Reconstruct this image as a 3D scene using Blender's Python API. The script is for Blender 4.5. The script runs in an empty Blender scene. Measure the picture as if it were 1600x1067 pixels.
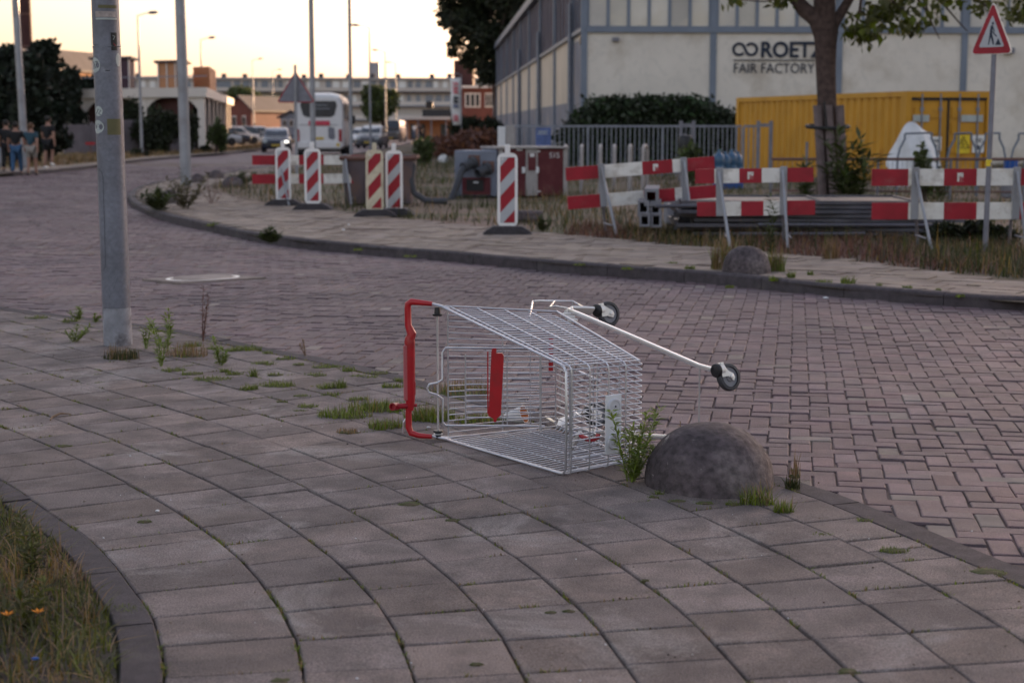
import bpy, math, random
import numpy as np
from mathutils import Vector, Matrix, Euler
R = math.radians
rng = np.random.default_rng(7)
random.seed(7)
sc = bpy.context.scene
COL = sc.collection

# ------------------------------------------------------------------ camera, sky, sun, exposure
F, CH = 2500.0, 1.5                       # focal length in photo pixels, eye height
PIT = math.atan(335.5 / F); SP, CP = math.sin(PIT), math.cos(PIT)
cam = bpy.data.objects.new('camera', bpy.data.cameras.new('camera')); COL.objects.link(cam)
cam.location = (0, 0, CH); cam.rotation_euler = (math.pi / 2 - PIT, 0, 0)
cam.data.sensor_width = 36; cam.data.lens = F / 1600 * 36
cam.data.clip_start = 0.1; cam.data.clip_end = 5000
cam.data.dof.use_dof = True; cam.data.dof.focus_distance = 7.3; cam.data.dof.aperture_fstop = 3.4
sc.camera = cam
SUN_EL, SUN_AZ = 6.0, 30.0                # degrees above the horizon, degrees right of straight ahead
w = bpy.data.worlds.new('World'); sc.world = w; w.use_nodes = True
wn, wl = w.node_tree.nodes, w.node_tree.links
bg = wn['Background']
sky = wn.new('ShaderNodeTexSky'); sky.sky_type = 'NISHITA'; sky.sun_disc = False
sky.sun_elevation = R(SUN_EL); sky.sun_rotation = R(SUN_AZ)
sky.air_density = 1.3; sky.dust_density = 2.5; sky.ozone_density = 2.2
tint = wn.new('ShaderNodeMix'); tint.data_type = 'RGBA'; tint.blend_type = 'MULTIPLY'; tint.inputs[0].default_value = 1
tint.inputs[7].default_value = (1.0, 0.875, 0.90, 1)
hsv = wn.new('ShaderNodeHueSaturation'); hsv.inputs['Saturation'].default_value = 0.62; wl.new(sky.outputs[0], hsv.inputs['Color'])
wl.new(hsv.outputs[0], tint.inputs[6]); wl.new(tint.outputs[2], bg.inputs[0]); bg.inputs[1].default_value = 0.12
sun = bpy.data.objects.new('sun', bpy.data.lights.new('sun', 'SUN')); COL.objects.link(sun)
sun.data.energy = 2.6; sun.data.angle = R(0.6); sun.data.color = (1.0, 0.62, 0.33)
sd = Vector((math.sin(R(SUN_AZ)) * math.cos(R(SUN_EL)), math.cos(R(SUN_AZ)) * math.cos(R(SUN_EL)), math.sin(R(SUN_EL))))
sun.rotation_euler = sd.to_track_quat('Z', 'Y').to_euler(); sun.location = (40, 60, 30)
sc.view_settings.view_transform = 'Standard'; sc.view_settings.look = 'None'
sc.view_settings.exposure = 2.32; sc.view_settings.gamma = 1.0

# ------------------------------------------------------------------ measuring helpers
def G(x, y, z=0.0):                       # where the sight line of photo point (x, y) meets height z
    v = (y - 533.5) / F; t = (CH - z) / (SP + v * CP)
    return np.array([t * (x - 800) / F, t * (CP - v * SP), z])
def D(x, y, Y):                           # ... and where it is Y metres ahead
    v = (y - 533.5) / F; t = Y / (CP - v * SP)
    return np.array([t * (x - 800) / F, Y, CH - t * (SP + v * CP)])
def A(*v): return np.array(v, float)
def nrm(v): v = np.asarray(v, float); return v / (np.linalg.norm(v) + 1e-12)

# ------------------------------------------------------------------ mesh builder
class MB:
    def __init__(s): s.V, s.F, s.M, s.n = [], [], [], 0
    def add(s, V, Fs, m=0):
        V = np.asarray(V, float); s.V.append(V)
        for f in Fs: s.F.append([i + s.n for i in f]); s.M.append(m)
        s.n += len(V); return s
    def addq(s, V, Q, m=0):               # arrays
        V = np.asarray(V, float); s.V.append(V); q = (np.asarray(Q) + s.n).tolist()
        s.F += q; s.M += [m] * len(q) if np.isscalar(m) else list(m); s.n += len(V); return s
    def box(s, c, size, rot=None, m=0, ch=0.0):
        x, y, z = np.asarray(size, float) / 2
        if ch:
            c_ = min(ch, x * .45, y * .45, z * .45); vs, ix = [], {}
            for sx in (-1, 1):
                for sy in (-1, 1):
                    for sz in (-1, 1):
                        for a in range(3):
                            p = [sx * x, sy * y, sz * z]
                            for k in range(3):
                                if k != a: p[k] -= (sx, sy, sz)[k] * c_
                            ix[(sx, sy, sz, a)] = len(vs); vs.append(p)
            fs = []
            for a in range(3):
                b, d = (a + 1) % 3, (a + 2) % 3
                for sg in (-1, 1):
                    f = []
                    for (u, v) in ((-1, -1), (1, -1), (1, 1), (-1, 1)):
                        k = [0, 0, 0]; k[a] = sg; k[b] = u; k[d] = v; f.append(ix[(*k, a)])
                    fs.append(f if sg > 0 else f[::-1])
                for u in (-1, 1):
                    for v in (-1, 1):
                        k1 = [0, 0, 0]; k1[a] = -1; k1[b] = u; k1[d] = v; k2 = list(k1); k2[a] = 1
                        f = [ix[(*k1, b)], ix[(*k2, b)], ix[(*k2, d)], ix[(*k1, d)]]
                        fs.append(f if u * v < 0 else f[::-1])
            for sx in (-1, 1):
                for sy in (-1, 1):
                    for sz in (-1, 1):
                        f = [ix[(sx, sy, sz, a)] for a in range(3)]; fs.append(f if sx * sy * sz > 0 else f[::-1])
            V = np.array(vs)
        else:
            V = np.array([[i * x, j * y, k * z] for i in (-1, 1) for j in (-1, 1) for k in (-1, 1)])
            fs = [[0, 1, 3, 2], [4, 6, 7, 5], [0, 4, 5, 1], [2, 3, 7, 6], [0, 2, 6, 4], [1, 5, 7, 3]]
        if rot is not None: V = V @ np.array(rot).T
        return s.add(V + np.asarray(c, float), fs, m)
    def tube(s, pts, r, n=8, m=0, closed=False, cap=True):
        P = np.asarray(pts, float); k = len(P)
        rr = np.full(k, r) if np.isscalar(r) else np.asarray(r, float)
        if closed: T = np.roll(P, -1, 0) - np.roll(P, 1, 0)
        else: T = np.gradient(P, axis=0)
        T /= np.linalg.norm(T, axis=1)[:, None] + 1e-12
        u = np.cross(T[0], (0, 0, 1)); u = np.cross(T[0], (1, 0, 0)) if np.linalg.norm(u) < .1 else u
        V = []; a = np.arange(n) * 2 * np.pi / n
        for i in range(k):
            u = u - T[i] * (u @ T[i]); u = nrm(u); b = np.cross(T[i], u)
            V.append(P[i] + rr[i] * (np.cos(a)[:, None] * u + np.sin(a)[:, None] * b))
        fs = []
        for i in range(k if closed else k - 1):
            i2 = (i + 1) % k
            for j in range(n): fs.append([i * n + j, i * n + (j + 1) % n, i2 * n + (j + 1) % n, i2 * n + j])
        if cap and not closed: fs += [list(range(n))[::-1], list(range((k - 1) * n, k * n))]
        return s.add(np.concatenate(V), fs, m)
    def cyl(s, a, b, r, r2=None, n=12, m=0): return s.tube([a, b], [r, r if r2 is None else r2], n, m)
    def lathe(s, c, axis, prof, n=24, m=0):   # prof: (radius, height along axis)
        ax = nrm(axis); u = np.cross(ax, (0, 0, 1)); u = np.cross(ax, (1, 0, 0)) if np.linalg.norm(u) < .1 else u
        u = nrm(u); b = np.cross(ax, u); a = np.arange(n) * 2 * np.pi / n; V = []
        for (r, h) in prof: V.append(np.asarray(c) + ax * h + r * (np.cos(a)[:, None] * u + np.sin(a)[:, None] * b))
        fs = [[i * n + j, i * n + (j + 1) % n, (i + 1) * n + (j + 1) % n, (i + 1) * n + j] for i in range(len(prof) - 1) for j in range(n)]
        fs += [list(range(n))[::-1], list(range((len(prof) - 1) * n, len(prof) * n))]
        return s.add(np.concatenate(V), fs, m)
    def prism(s, poly, d, m=0):           # 3-D planar polygon pushed along d
        P = np.asarray(poly, float); k = len(P); V = np.concatenate([P, P + np.asarray(d, float)])
        fs = [list(range(k))[::-1], list(range(k, 2 * k))] + [[i, (i + 1) % k, k + (i + 1) % k, k + i] for i in range(k)]
        return s.add(V, fs, m)
    def ell(s, c, rad, nu=12, nv=8, rot=None, m=0, jit=0.0):
        V = [[0, 0, -1]]
        for i in range(1, nv):
            t = -np.pi / 2 + np.pi * i / nv
            for j in range(nu): V.append([np.cos(t) * np.cos(2 * np.pi * j / nu), np.cos(t) * np.sin(2 * np.pi * j / nu), np.sin(t)])
        V.append([0, 0, 1]); V = np.array(V)
        if jit: V = V * (1 + jit * rng.normal(size=(len(V), 1)))
        V = V * np.asarray(rad, float)
        if rot is not None: V = V @ np.array(rot).T
        fs = [[0, 1 + (j + 1) % nu, 1 + j] for j in range(nu)]
        for i in range(nv - 2):
            for j in range(nu): fs.append([1 + i * nu + j, 1 + i * nu + (j + 1) % nu, 1 + (i + 1) * nu + (j + 1) % nu, 1 + (i + 1) * nu + j])
        e = len(V) - 1; fs += [[e, 1 + (nv - 2) * nu + j, 1 + (nv - 2) * nu + (j + 1) % nu] for j in range(nu)]
        return s.add(V + np.asarray(c, float), fs, m)
    def build(s, name, mats, parent=None, origin=None, smooth=False):
        V = np.concatenate(s.V)
        if origin is None: origin = A(0, 0, 0)
        me = bpy.data.meshes.new(name)
        me.from_pydata((V - np.asarray(origin)).tolist(), [], s.F)
        if not isinstance(mats, (list, tuple)): mats = [mats]
        for q in mats: me.materials.append(q)
        if len(mats) > 1: me.polygons.foreach_set('material_index', s.M)
        if smooth:
            me.polygons.foreach_set('use_smooth', [True] * len(me.polygons))
            try: me.set_sharp_from_angle(angle=R(smooth if smooth is not True else 40))
            except Exception: pass
        me.update()
        o = bpy.data.objects.new(name, me); COL.objects.link(o)
        if parent is not None: o.parent = parent
        return o
def rz(a): c, s_ = math.cos(a), math.sin(a); return np.array([[c, -s_, 0], [s_, c, 0], [0, 0, 1]])
def ry(a): c, s_ = math.cos(a), math.sin(a); return np.array([[c, 0, s_], [0, 1, 0], [-s_, 0, c]])
def rx(a): c, s_ = math.cos(a), math.sin(a); return np.array([[1, 0, 0], [0, c, -s_], [0, s_, c]])

def tag(o, label=None, cat=None, group=None, kind=None):
    if label: o['label'] = label
    if cat: o['category'] = cat
    if group: o['group'] = group
    if kind: o['kind'] = kind
    return o
def thing(name, label, cat, loc=(0, 0, 0), rot=0.0, group=None):
    o = bpy.data.objects.new(name, None); COL.objects.link(o); o.empty_display_size = .1
    o.location = tuple(float(q) for q in loc); o.rotation_euler = (0, 0, rot)
    return tag(o, label, cat, group)
def copy_tree(o, parent=None):
    c = o.copy(); COL.objects.link(c)
    if parent is not None: c.parent = parent
    for ch in [q for q in bpy.data.objects if q.parent == o]: copy_tree(ch, c)
    return c

# ------------------------------------------------------------------ materials
def mat(name, col, rough=.65, metal=0.0, var=.18, scale=6.0, bump=0.0, bscale=60.0, island=0.0, spec=.4, dirt=None, dscale=1.5, dlo=.5, dhi=.65, trans=0.0, dirt2=None, d2=(1., .55, .75), speck=0.0, sscale=220):
    m = bpy.data.materials.new(name); m.use_nodes = True
    n, l = m.node_tree.nodes, m.node_tree.links; b = n['Principled BSDF']
    b.inputs['Roughness'].default_value = rough; b.inputs['Metallic'].default_value = metal
    b.inputs['Specular IOR Level'].default_value = spec
    tc = n.new('ShaderNodeTexCoord'); tx = n.new('ShaderNodeTexNoise'); tx.inputs['Scale'].default_value = scale; tx.inputs['Detail'].default_value = 6
    l.new(tc.outputs['Object'], tx.inputs['Vector'])
    mx = n.new('ShaderNodeMix'); mx.data_type = 'RGBA'
    c0 = [max(0, q * (1 - var)) for q in col]; c1 = [min(1, q * (1 + var)) for q in col]
    mx.inputs[6].default_value = (*c0, 1); mx.inputs[7].default_value = (*c1, 1)
    rp = n.new('ShaderNodeMapRange'); rp.inputs[1].default_value = .3; rp.inputs[2].default_value = .7
    l.new(tx.outputs[0], rp.inputs[0]); l.new(rp.outputs[0], mx.inputs[0]); out = mx.outputs[2]
    if island:
        g = n.new('ShaderNodeNewGeometry'); hs = n.new('ShaderNodeHueSaturation')
        r1 = n.new('ShaderNodeMapRange'); r1.inputs[3].default_value = 1 - island; r1.inputs[4].default_value = 1 + island
        l.new(g.outputs['Random Per Island'], r1.inputs[0]); l.new(r1.outputs[0], hs.inputs['Value']); l.new(out, hs.inputs['Color'])
        wn_ = n.new('ShaderNodeTexWhiteNoise'); wn_.noise_dimensions = '1D'; l.new(g.outputs['Random Per Island'], wn_.inputs['W'])
        r2 = n.new('ShaderNodeMapRange'); r2.inputs[3].default_value = 1 - island * .8; r2.inputs[4].default_value = 1 + island * .8
        l.new(wn_.outputs[0], r2.inputs[0]); l.new(r2.outputs[0], hs.inputs['Saturation'])
        r3 = n.new('ShaderNodeMapRange'); r3.inputs[3].default_value = .5 - island * .04; r3.inputs[4].default_value = .5 + island * .04
        l.new(wn_.outputs[0], r3.inputs[0]); l.new(r3.outputs[0], hs.inputs['Hue']); out = hs.outputs[0]
    if dirt:
        t2 = n.new('ShaderNodeTexNoise'); t2.inputs['Scale'].default_value = dscale; t2.inputs['Detail'].default_value = 8; t2.inputs['Roughness'].default_value = .65
        l.new(tc.outputs['Object'], t2.inputs['Vector'])
        r4 = n.new('ShaderNodeMapRange'); r4.inputs[1].default_value = dlo; r4.inputs[2].default_value = dhi; l.new(t2.outputs[0], r4.inputs[0])
        m2 = n.new('ShaderNodeMix'); m2.data_type = 'RGBA'; m2.inputs[7].default_value = (*dirt, 1)
        l.new(r4.outputs[0], m2.inputs[0]); l.new(out, m2.inputs[6]); out = m2.outputs[2]
    if dirt2:
        t2 = n.new('ShaderNodeTexNoise'); t2.inputs['Scale'].default_value = d2[0]; t2.inputs['Detail'].default_value = 10; t2.inputs['Roughness'].default_value = .7; t2.inputs['Distortion'].default_value = .6
        mp = n.new('ShaderNodeMapping'); mp.inputs['Location'].default_value = (17, 5, 3); l.new(tc.outputs['Object'], mp.inputs[0]); l.new(mp.outputs[0], t2.inputs['Vector'])
        r4 = n.new('ShaderNodeMapRange'); r4.inputs[1].default_value = d2[1]; r4.inputs[2].default_value = d2[2]; l.new(t2.outputs[0], r4.inputs[0])
        m2 = n.new('ShaderNodeMix'); m2.data_type = 'RGBA'; m2.inputs[7].default_value = (*dirt2, 1); l.new(r4.outputs[0], m2.inputs[0]); l.new(out, m2.inputs[6]); out = m2.outputs[2]
    if speck:
        t5 = n.new('ShaderNodeTexNoise'); t5.inputs['Scale'].default_value = sscale; t5.inputs['Detail'].default_value = 3; l.new(tc.outputs['Object'], t5.inputs['Vector'])
        r5 = n.new('ShaderNodeMapRange'); r5.inputs[1].default_value = .32; r5.inputs[2].default_value = .68; r5.inputs[3].default_value = 1 - speck; r5.inputs[4].default_value = 1 + speck; l.new(t5.outputs[0], r5.inputs[0])
        h5 = n.new('ShaderNodeHueSaturation'); l.new(r5.outputs[0], h5.inputs['Value']); l.new(out, h5.inputs['Color']); out = h5.outputs[0]
    l.new(out, b.inputs['Base Color'])
    if bump:
        t3 = n.new('ShaderNodeTexNoise'); t3.inputs['Scale'].default_value = bscale; t3.inputs['Detail'].default_value = 8; t3.inputs['Roughness'].default_value = .7
        l.new(tc.outputs['Object'], t3.inputs['Vector']); bp = n.new('ShaderNodeBump'); bp.inputs['Strength'].default_value = bump; bp.inputs['Distance'].default_value = .01
        l.new(t3.outputs[0], bp.inputs['Height']); l.new(bp.outputs[0], b.inputs['Normal'])
    if trans:
        tr = n.new('ShaderNodeBsdfTranslucent'); ms = n.new('ShaderNodeMixShader'); ms.inputs[0].default_value = trans
        l.new(out, tr.inputs[0]); l.new(b.outputs[0], ms.inputs[1]); l.new(tr.outputs[0], ms.inputs[2]); l.new(ms.outputs[0], n['Material Output'].inputs[0])
    return m
def glow(name, col, s):
    m = bpy.data.materials.new(name); m.use_nodes = True; b = m.node_tree.nodes['Principled BSDF']
    b.inputs['Base Color'].default_value = (*col, 1); b.inputs['Emission Color'].default_value = (*col, 1); b.inputs['Emission Strength'].default_value = s; return m
M = {}
M['tile'] = mat('paving_slab', (.212, .171, .160), .85, var=.24, scale=6, bump=1.0, bscale=110, island=.22, dirt=(.10, .082, .080), dscale=2.6, dlo=.46, dhi=.70, dirt2=(.34, .305, .29), d2=(1.6, .55, .72), speck=.4, sscale=170)
M['tile2'] = mat('old_paving', (.25, .20, .165), .85, var=.18, scale=3, bump=.3, bscale=40, island=.14, dirt=(.14, .105, .09), dscale=1.1, dirt2=(.33, .275, .225), d2=(.8, .55, .72))
M['brick'] = mat('clinker', (.140, .094, .104), .68, var=.2, scale=7, bump=.8, bscale=140, island=.24, dirt=(.225, .165, .155), dscale=.9, dlo=.48, dhi=.76, spec=.45, dirt2=(.080, .056, .066), d2=(.5, .47, .66), speck=.34, sscale=260)
M['brickpale'] = mat('pale_clinker', (.21, .175, .155), .8, var=.2, scale=9, bump=.5, bscale=120, island=.2)
M['joint'] = mat('joint_sand', (.165, .12, .10), .95, var=.3, scale=5, bump=.5, bscale=200, dirt=(.075, .055, .055), dscale=1.3, dlo=.45, dhi=.62)
M['soil'] = mat('soil', (.085, .068, .058), .95, var=.4, scale=12, bump=1, bscale=60, dirt=(.07, .085, .025), dscale=2.2, dlo=.5, dhi=.6)
M['kerb'] = mat('kerb_concrete', (.072, .060, .067), .85, var=.25, scale=14, bump=.8, bscale=220, island=.12, dirt=(.12, .105, .10), dscale=4, dlo=.55, dhi=.8, speck=.3)
M['dirt'] = mat('dry_dirt', (.16, .11, .085), .95, var=.35, scale=1.2, bump=.8, bscale=10, dirt=(.085, .08, .04), dscale=.35, dlo=.42, dhi=.62)
M['dry'] = mat('dry_verge', (.24, .17, .1), .95, var=.3, scale=.8, bump=.6, bscale=6)
M['stone'] = mat('bollard_stone', (.075, .058, .063), .8, var=.5, scale=2.5, bump=1.0, bscale=30, dirt=(.155, .13, .125), dscale=2.4, dlo=.5, dhi=.74, dirt2=(.28, .25, .235), d2=(13, .64, .69), speck=.45, sscale=30)
M['steel'] = mat('galvanised', (.29, .30, .335), .42, .3, var=.14, scale=3, bump=.04, bscale=20, dirt=(.2, .195, .21), dscale=1.5)
M['polepaint'] = mat('pole_zinc', (.165, .175, .215), .45, .15, var=.16, scale=2.5, bump=.15, bscale=30, dirt=(.11, .106, .125), dscale=1.6, dlo=.48, dhi=.68, dirt2=(.225, .235, .27), d2=(5, .58, .7), speck=.12, sscale=40)
M['polebase'] = mat('pole_foot', (.27, .275, .31), .6, .1, var=.3, scale=9, dirt=(.12, .11, .12), dscale=7, bump=.3)
M['chrome'] = mat('zinc_wire', (.56, .56, .60), .32, .75, var=.12, scale=20)
M['zinc'] = mat('zinc_tube', (.70, .69, .70), .26, .7, var=.08, scale=12)
M['flat'] = mat('zinc_plate', (.76, .74, .72), .4, .4, var=.08, scale=12)
M['red'] = mat('red_plastic', (.40, .008, .016), .33, var=.12, scale=8, spec=.5, dirt=(.30, .015, .02), dscale=9)
M['redd'] = mat('dark_red_plastic', (.30, .008, .02), .4, var=.1, scale=8)
M['plate'] = mat('pale_plastic', (.66, .67, .70), .45, var=.05)
M['disc'] = mat('grey_disc', (.52, .52, .56), .4, var=.05)
M['rubber'] = mat('black_rubber', (.022, .022, .025), .6, var=.2)
M['tyre'] = mat('grey_rubber', (.045, .045, .052), .55, var=.25)
M['hub'] = mat('grey_hub', (.20, .20, .225), .5, var=.15)
M['black'] = mat('black_plastic', (.015, .015, .018), .45)
M['bred'] = mat('reflective_red', (.29, .006, .020), .45, var=.2, scale=5, dirt=(.26, .06, .065), dscale=4, dlo=.55, dhi=.8)
M['bwhite'] = mat('board_white', (.72, .70, .67), .5, var=.1, scale=5, dirt=(.36, .32, .28), dscale=4.5, dlo=.5, dhi=.72, dirt2=(.50, .44, .36), d2=(1.2, .5, .7))
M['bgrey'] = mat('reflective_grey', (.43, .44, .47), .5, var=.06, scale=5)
M['bcream'] = mat('aged_board', (.6, .53, .40), .55, var=.12, scale=6, dirt=(.42, .35, .25), dscale=5)
M['bframe'] = mat('beacon_frame', (.80, .78, .78), .5, var=.08, scale=6)
M['foot'] = mat('recycled_rubber', (.05, .045, .052), .85, var=.3, scale=20, bump=.4)
M['cream'] = mat('cream_panel', (.68, .625, .56), .7, var=.05, scale=.7, dirt=(.52, .46, .39), dscale=.5, dirt2=(.58, .54, .49), d2=(2.5, .5, .7))
M['blueframe'] = mat('blue_grey_steel', (.17, .20, .255), .55, .1, var=.12, scale=1)
M['pane'] = mat('wired_glass', (.46, .43, .39), .35, var=.2, scale=.45, dirt=(.60, .54, .45), dscale=.5, spec=.5, island=.3)
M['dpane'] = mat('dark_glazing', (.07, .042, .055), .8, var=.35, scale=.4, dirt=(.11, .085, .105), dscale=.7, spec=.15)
M['maroonw'] = mat('maroon_strip', (.12, .035, .045), .7)
M['greypanel'] = mat('grey_painted_panel', (.2, .2, .24), .75, var=.2, scale=.6, dirt=(.30, .26, .25), dscale=.5)
M['sidecream'] = mat('side_cream_panel', (.60, .50, .40), .7, var=.12, scale=.3)
M['navy'] = mat('navy_lettering', (.012, .022, .045), .6)
M['yellow'] = mat('container_yellow', (.55, .27, .022), .5, var=.1, scale=1.2, dirt=(.42, .18, .02), dscale=1.4, dlo=.58, dhi=.75)
M['signyel'] = mat('sign_yellow', (.75, .55, .03), .5)
M['lightgrey'] = mat('grey_bars', (.22, .235, .28), .5, .2)
M['midgrey'] = mat('grey_post', (.19, .19, .225), .55, .1)
M['maroon'] = mat('maroon_cabinet', (.095, .012, .02), .5, var=.15, scale=3, dirt=(.12, .03, .035), dscale=3)
M['cabgrey'] = mat('cabinet_grey', (.16, .18, .235), .55, var=.12, scale=3)
M['cabtrim'] = mat('cabinet_trim', (.33, .31, .31), .6, var=.15, scale=6)
M['rust'] = mat('rust_brown', (.16, .085, .07), .8, var=.3, scale=3, dirt=(.09, .07, .08), dscale=1.5)
M['skipblue'] = mat('skip_paint', (.105, .08, .09), .75, var=.25, scale=2, dirt=(.15, .09, .07), dscale=1.6)
M['hose'] = mat('grey_hose', (.05, .052, .062), .6)
M['panel'] = mat('steel_sheet', (.06, .062, .08), .45, .2, var=.3, scale=2)
M['paneledge'] = mat('steel_edge', (.10, .10, .12), .45, .3, var=.3, scale=2)
M['conc'] = mat('grey_block', (.2, .2, .225), .8, var=.2, scale=8, bump=.3)
M['bark'] = mat('bark', (.075, .05, .045), .95, var=.4, scale=10, bump=1, bscale=18)
M['stake'] = mat('weathered_wood', (.15, .115, .115), .9, var=.3, scale=5, bump=.5, bscale=15)
M['leaf'] = mat('leaf_green', (.085, .10, .022), .6, var=.3, scale=3, island=.45, trans=.35)
M['leafd'] = mat('leaf_dark', (.022, .028, .012), .65, var=.4, scale=1, island=.45, trans=.15)
M['conifer'] = mat('conifer_green', (.014, .021, .012), .75, var=.4, scale=1, island=.4)
M['ivy'] = mat('ivy_green', (.022, .034, .014), .6, var=.35, scale=1, island=.5)
M['leafm'] = mat('leaf_mid', (.07, .09, .03), .65, var=.3, scale=1, island=.4, trans=.2)
M['blade'] = mat('grass_blade', (.155, .19, .04), .7, var=.25, scale=3, island=.4, trans=.3)
M['weedleaf'] = mat('weed_leaf', (.20, .255, .06), .6, var=.25, scale=3, island=.35, trans=.3)
M['bladed'] = mat('verge_blade', (.058, .064, .02), .75, var=.3, scale=3, island=.5, trans=.2)
M['vergeb'] = mat('verge_grass_blade', (.105, .11, .032), .75, var=.3, scale=3, island=.5, trans=.25)
M['straw'] = mat('straw_blade', (.24, .155, .08), .8, var=.25, scale=3, island=.4, trans=.2)
M['redweed'] = mat('red_weed', (.16, .075, .055), .85, var=.3, scale=2, island=.4)
M['moss'] = mat('moss', (.062, .072, .02), .95, var=.4, scale=30, dirt=(.09, .07, .04), dscale=20, dlo=.45, dhi=.6)
M['whitewall'] = mat('white_wall', (.58, .53, .49), .75, var=.06, scale=.3)
M['flatwall'] = mat('flat_wall', (.52, .47, .43), .8, var=.08, scale=.1)
M['winblue'] = mat('far_window', (.17, .2, .25), .25, var=.3, scale=.2, spec=.6)
M['darkwin'] = mat('dark_window', (.03, .035, .045), .2, spec=.6)
M['roof'] = mat('dark_roof', (.05, .045, .055), .75, var=.2, scale=.6)
M['redbrick'] = mat('red_brick_wall', (.16, .06, .05), .85, var=.15, scale=1.5)
M['orange'] = mat('orange_wall', (.42, .2, .1), .8, var=.12, scale=.6)
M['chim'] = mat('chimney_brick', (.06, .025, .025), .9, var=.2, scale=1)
M['woodfence'] = mat('grey_timber', (.16, .14, .155), .85, var=.2, scale=1.5)
M['skin'] = mat('skin', (.30, .165, .12), .6, var=.08)
M['blk'] = mat('black_cloth', (.01, .01, .012), .85)
M['navyc'] = mat('teal_cloth', (.025, .06, .085), .85)
M['jean'] = mat('blue_jeans', (.035, .085, .17), .85)
M['khaki'] = mat('grey_shorts', (.24, .22, .20), .85)
M['hairb'] = mat('brown_hair', (.10, .05, .025), .7)
M['hairk'] = mat('dark_hair', (.015, .012, .01), .7)
M['white'] = mat('white_paint', (.76, .75, .74), .45, var=.04)
M['buswhite'] = mat('coach_white', (.70, .69, .70), .3, var=.04, spec=.5)
M['glass'] = mat('tinted_glass', (.035, .045, .06), .12, spec=.6, var=.2, scale=2)
M['carblue'] = mat('dark_car_paint', (.02, .028, .05), .25, spec=.6)
M['cargrey'] = mat('grey_car_paint', (.1, .105, .12), .3, spec=.6)
M['carlight'] = mat('silver_car_paint', (.45, .46, .5), .3, .2, spec=.6)
M['redlamp'] = mat('red_lens', (.30, .01, .02), .25)
M['bannerred'] = mat('banner_red', (.5, .03, .07), .5)
M['plateyel'] = mat('number_plate', (.55, .38, .05), .5)
M['headlamp'] = glow('headlamp_light', (1, .95, .85), .6)
M['pink'] = mat('flag_red', (.7, .12, .16), .6)
M['tarp'] = mat('white_tarp', (.62, .63, .65), .5, var=.1, scale=4)
M['bluep'] = mat('blue_plastic', (.02, .09, .36), .4)
M['blueb'] = mat('blue_bottle', (.05, .115, .21), .25)
M['bluesign'] = mat('blue_sign', (.08, .12, .29), .55)
M['iron'] = mat('cast_iron', (.42, .35, .31), .5, .2, var=.25, scale=6, bump=.4, bscale=30)
M['weedbrown'] = mat('brown_weed', (.10, .085, .04), .85, var=.3, scale=2, island=.45)
M['petal'] = mat('orange_petal', (.75, .25, .01), .6)
M['sticker'] = mat('pale_sticker', (.42, .46, .45), .5, var=.1)
M['stickol'] = mat('olive_sticker', (.12, .11, .05), .6)
M['cup'] = mat('paper_cup', (.66, .66, .66), .55)
M['cupin'] = mat('cup_orange', (.7, .30, .12), .55)
M['tie'] = mat('strap_black', (.02, .02, .022), .7)

# ------------------------------------------------------------------ setting: ground, road, pavements, kerbs
def pip(P, poly):
    P = np.asarray(P)[:, :2]; poly = np.asarray(poly)[:, :2]; ins = np.zeros(len(P), bool); n = len(poly)
    for i in range(n):
        a, b = poly[i], poly[(i + 1) % n]
        if a[1] == b[1]: continue
        c = ((a[1] > P[:, 1]) != (b[1] > P[:, 1])) & (P[:, 0] < (b[0] - a[0]) * (P[:, 1] - a[1]) / (b[1] - a[1]) + a[0]); ins ^= c
    return ins
def smooth_line(pts, step=.12):
    P = np.asarray(pts, float)[:, :2]
    for _ in range(2):
        Q = [P[0]]
        for a, b in zip(P[:-1], P[1:]): Q += [a * .75 + b * .25, a * .25 + b * .75]
        P = np.array(Q + [P[-1]])
    s = np.r_[0, np.cumsum(np.linalg.norm(np.diff(P, axis=0), axis=1))]; n = max(2, int(s[-1] / step)); t = np.linspace(0, s[-1], n)
    return np.c_[np.interp(t, s, P[:, 0]), np.interp(t, s, P[:, 1])]
def normals(P):
    T = np.gradient(P, axis=0); T /= np.linalg.norm(T, axis=1)[:, None]; return np.c_[-T[:, 1], T[:, 0]]
def sheet(name, poly, z, m, label=None):
    from mathutils.geometry import tessellate_polygon
    P = np.asarray(poly)[:, :2]; V = np.c_[P, np.full(len(P), z)]
    tri = tessellate_polygon([[Vector(v) for v in V]]); mb = MB()
    fs = []
    for t in tri:
        a, b, c = [P[i] for i in t]; cr = (b[0] - a[0]) * (c[1] - a[1]) - (b[1] - a[1]) * (c[0] - a[0])
        fs.append(list(t) if cr > 0 else list(t)[::-1])
    mb.add(V, fs); o = mb.build(name, m); o['kind'] = 'structure'; return o
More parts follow.
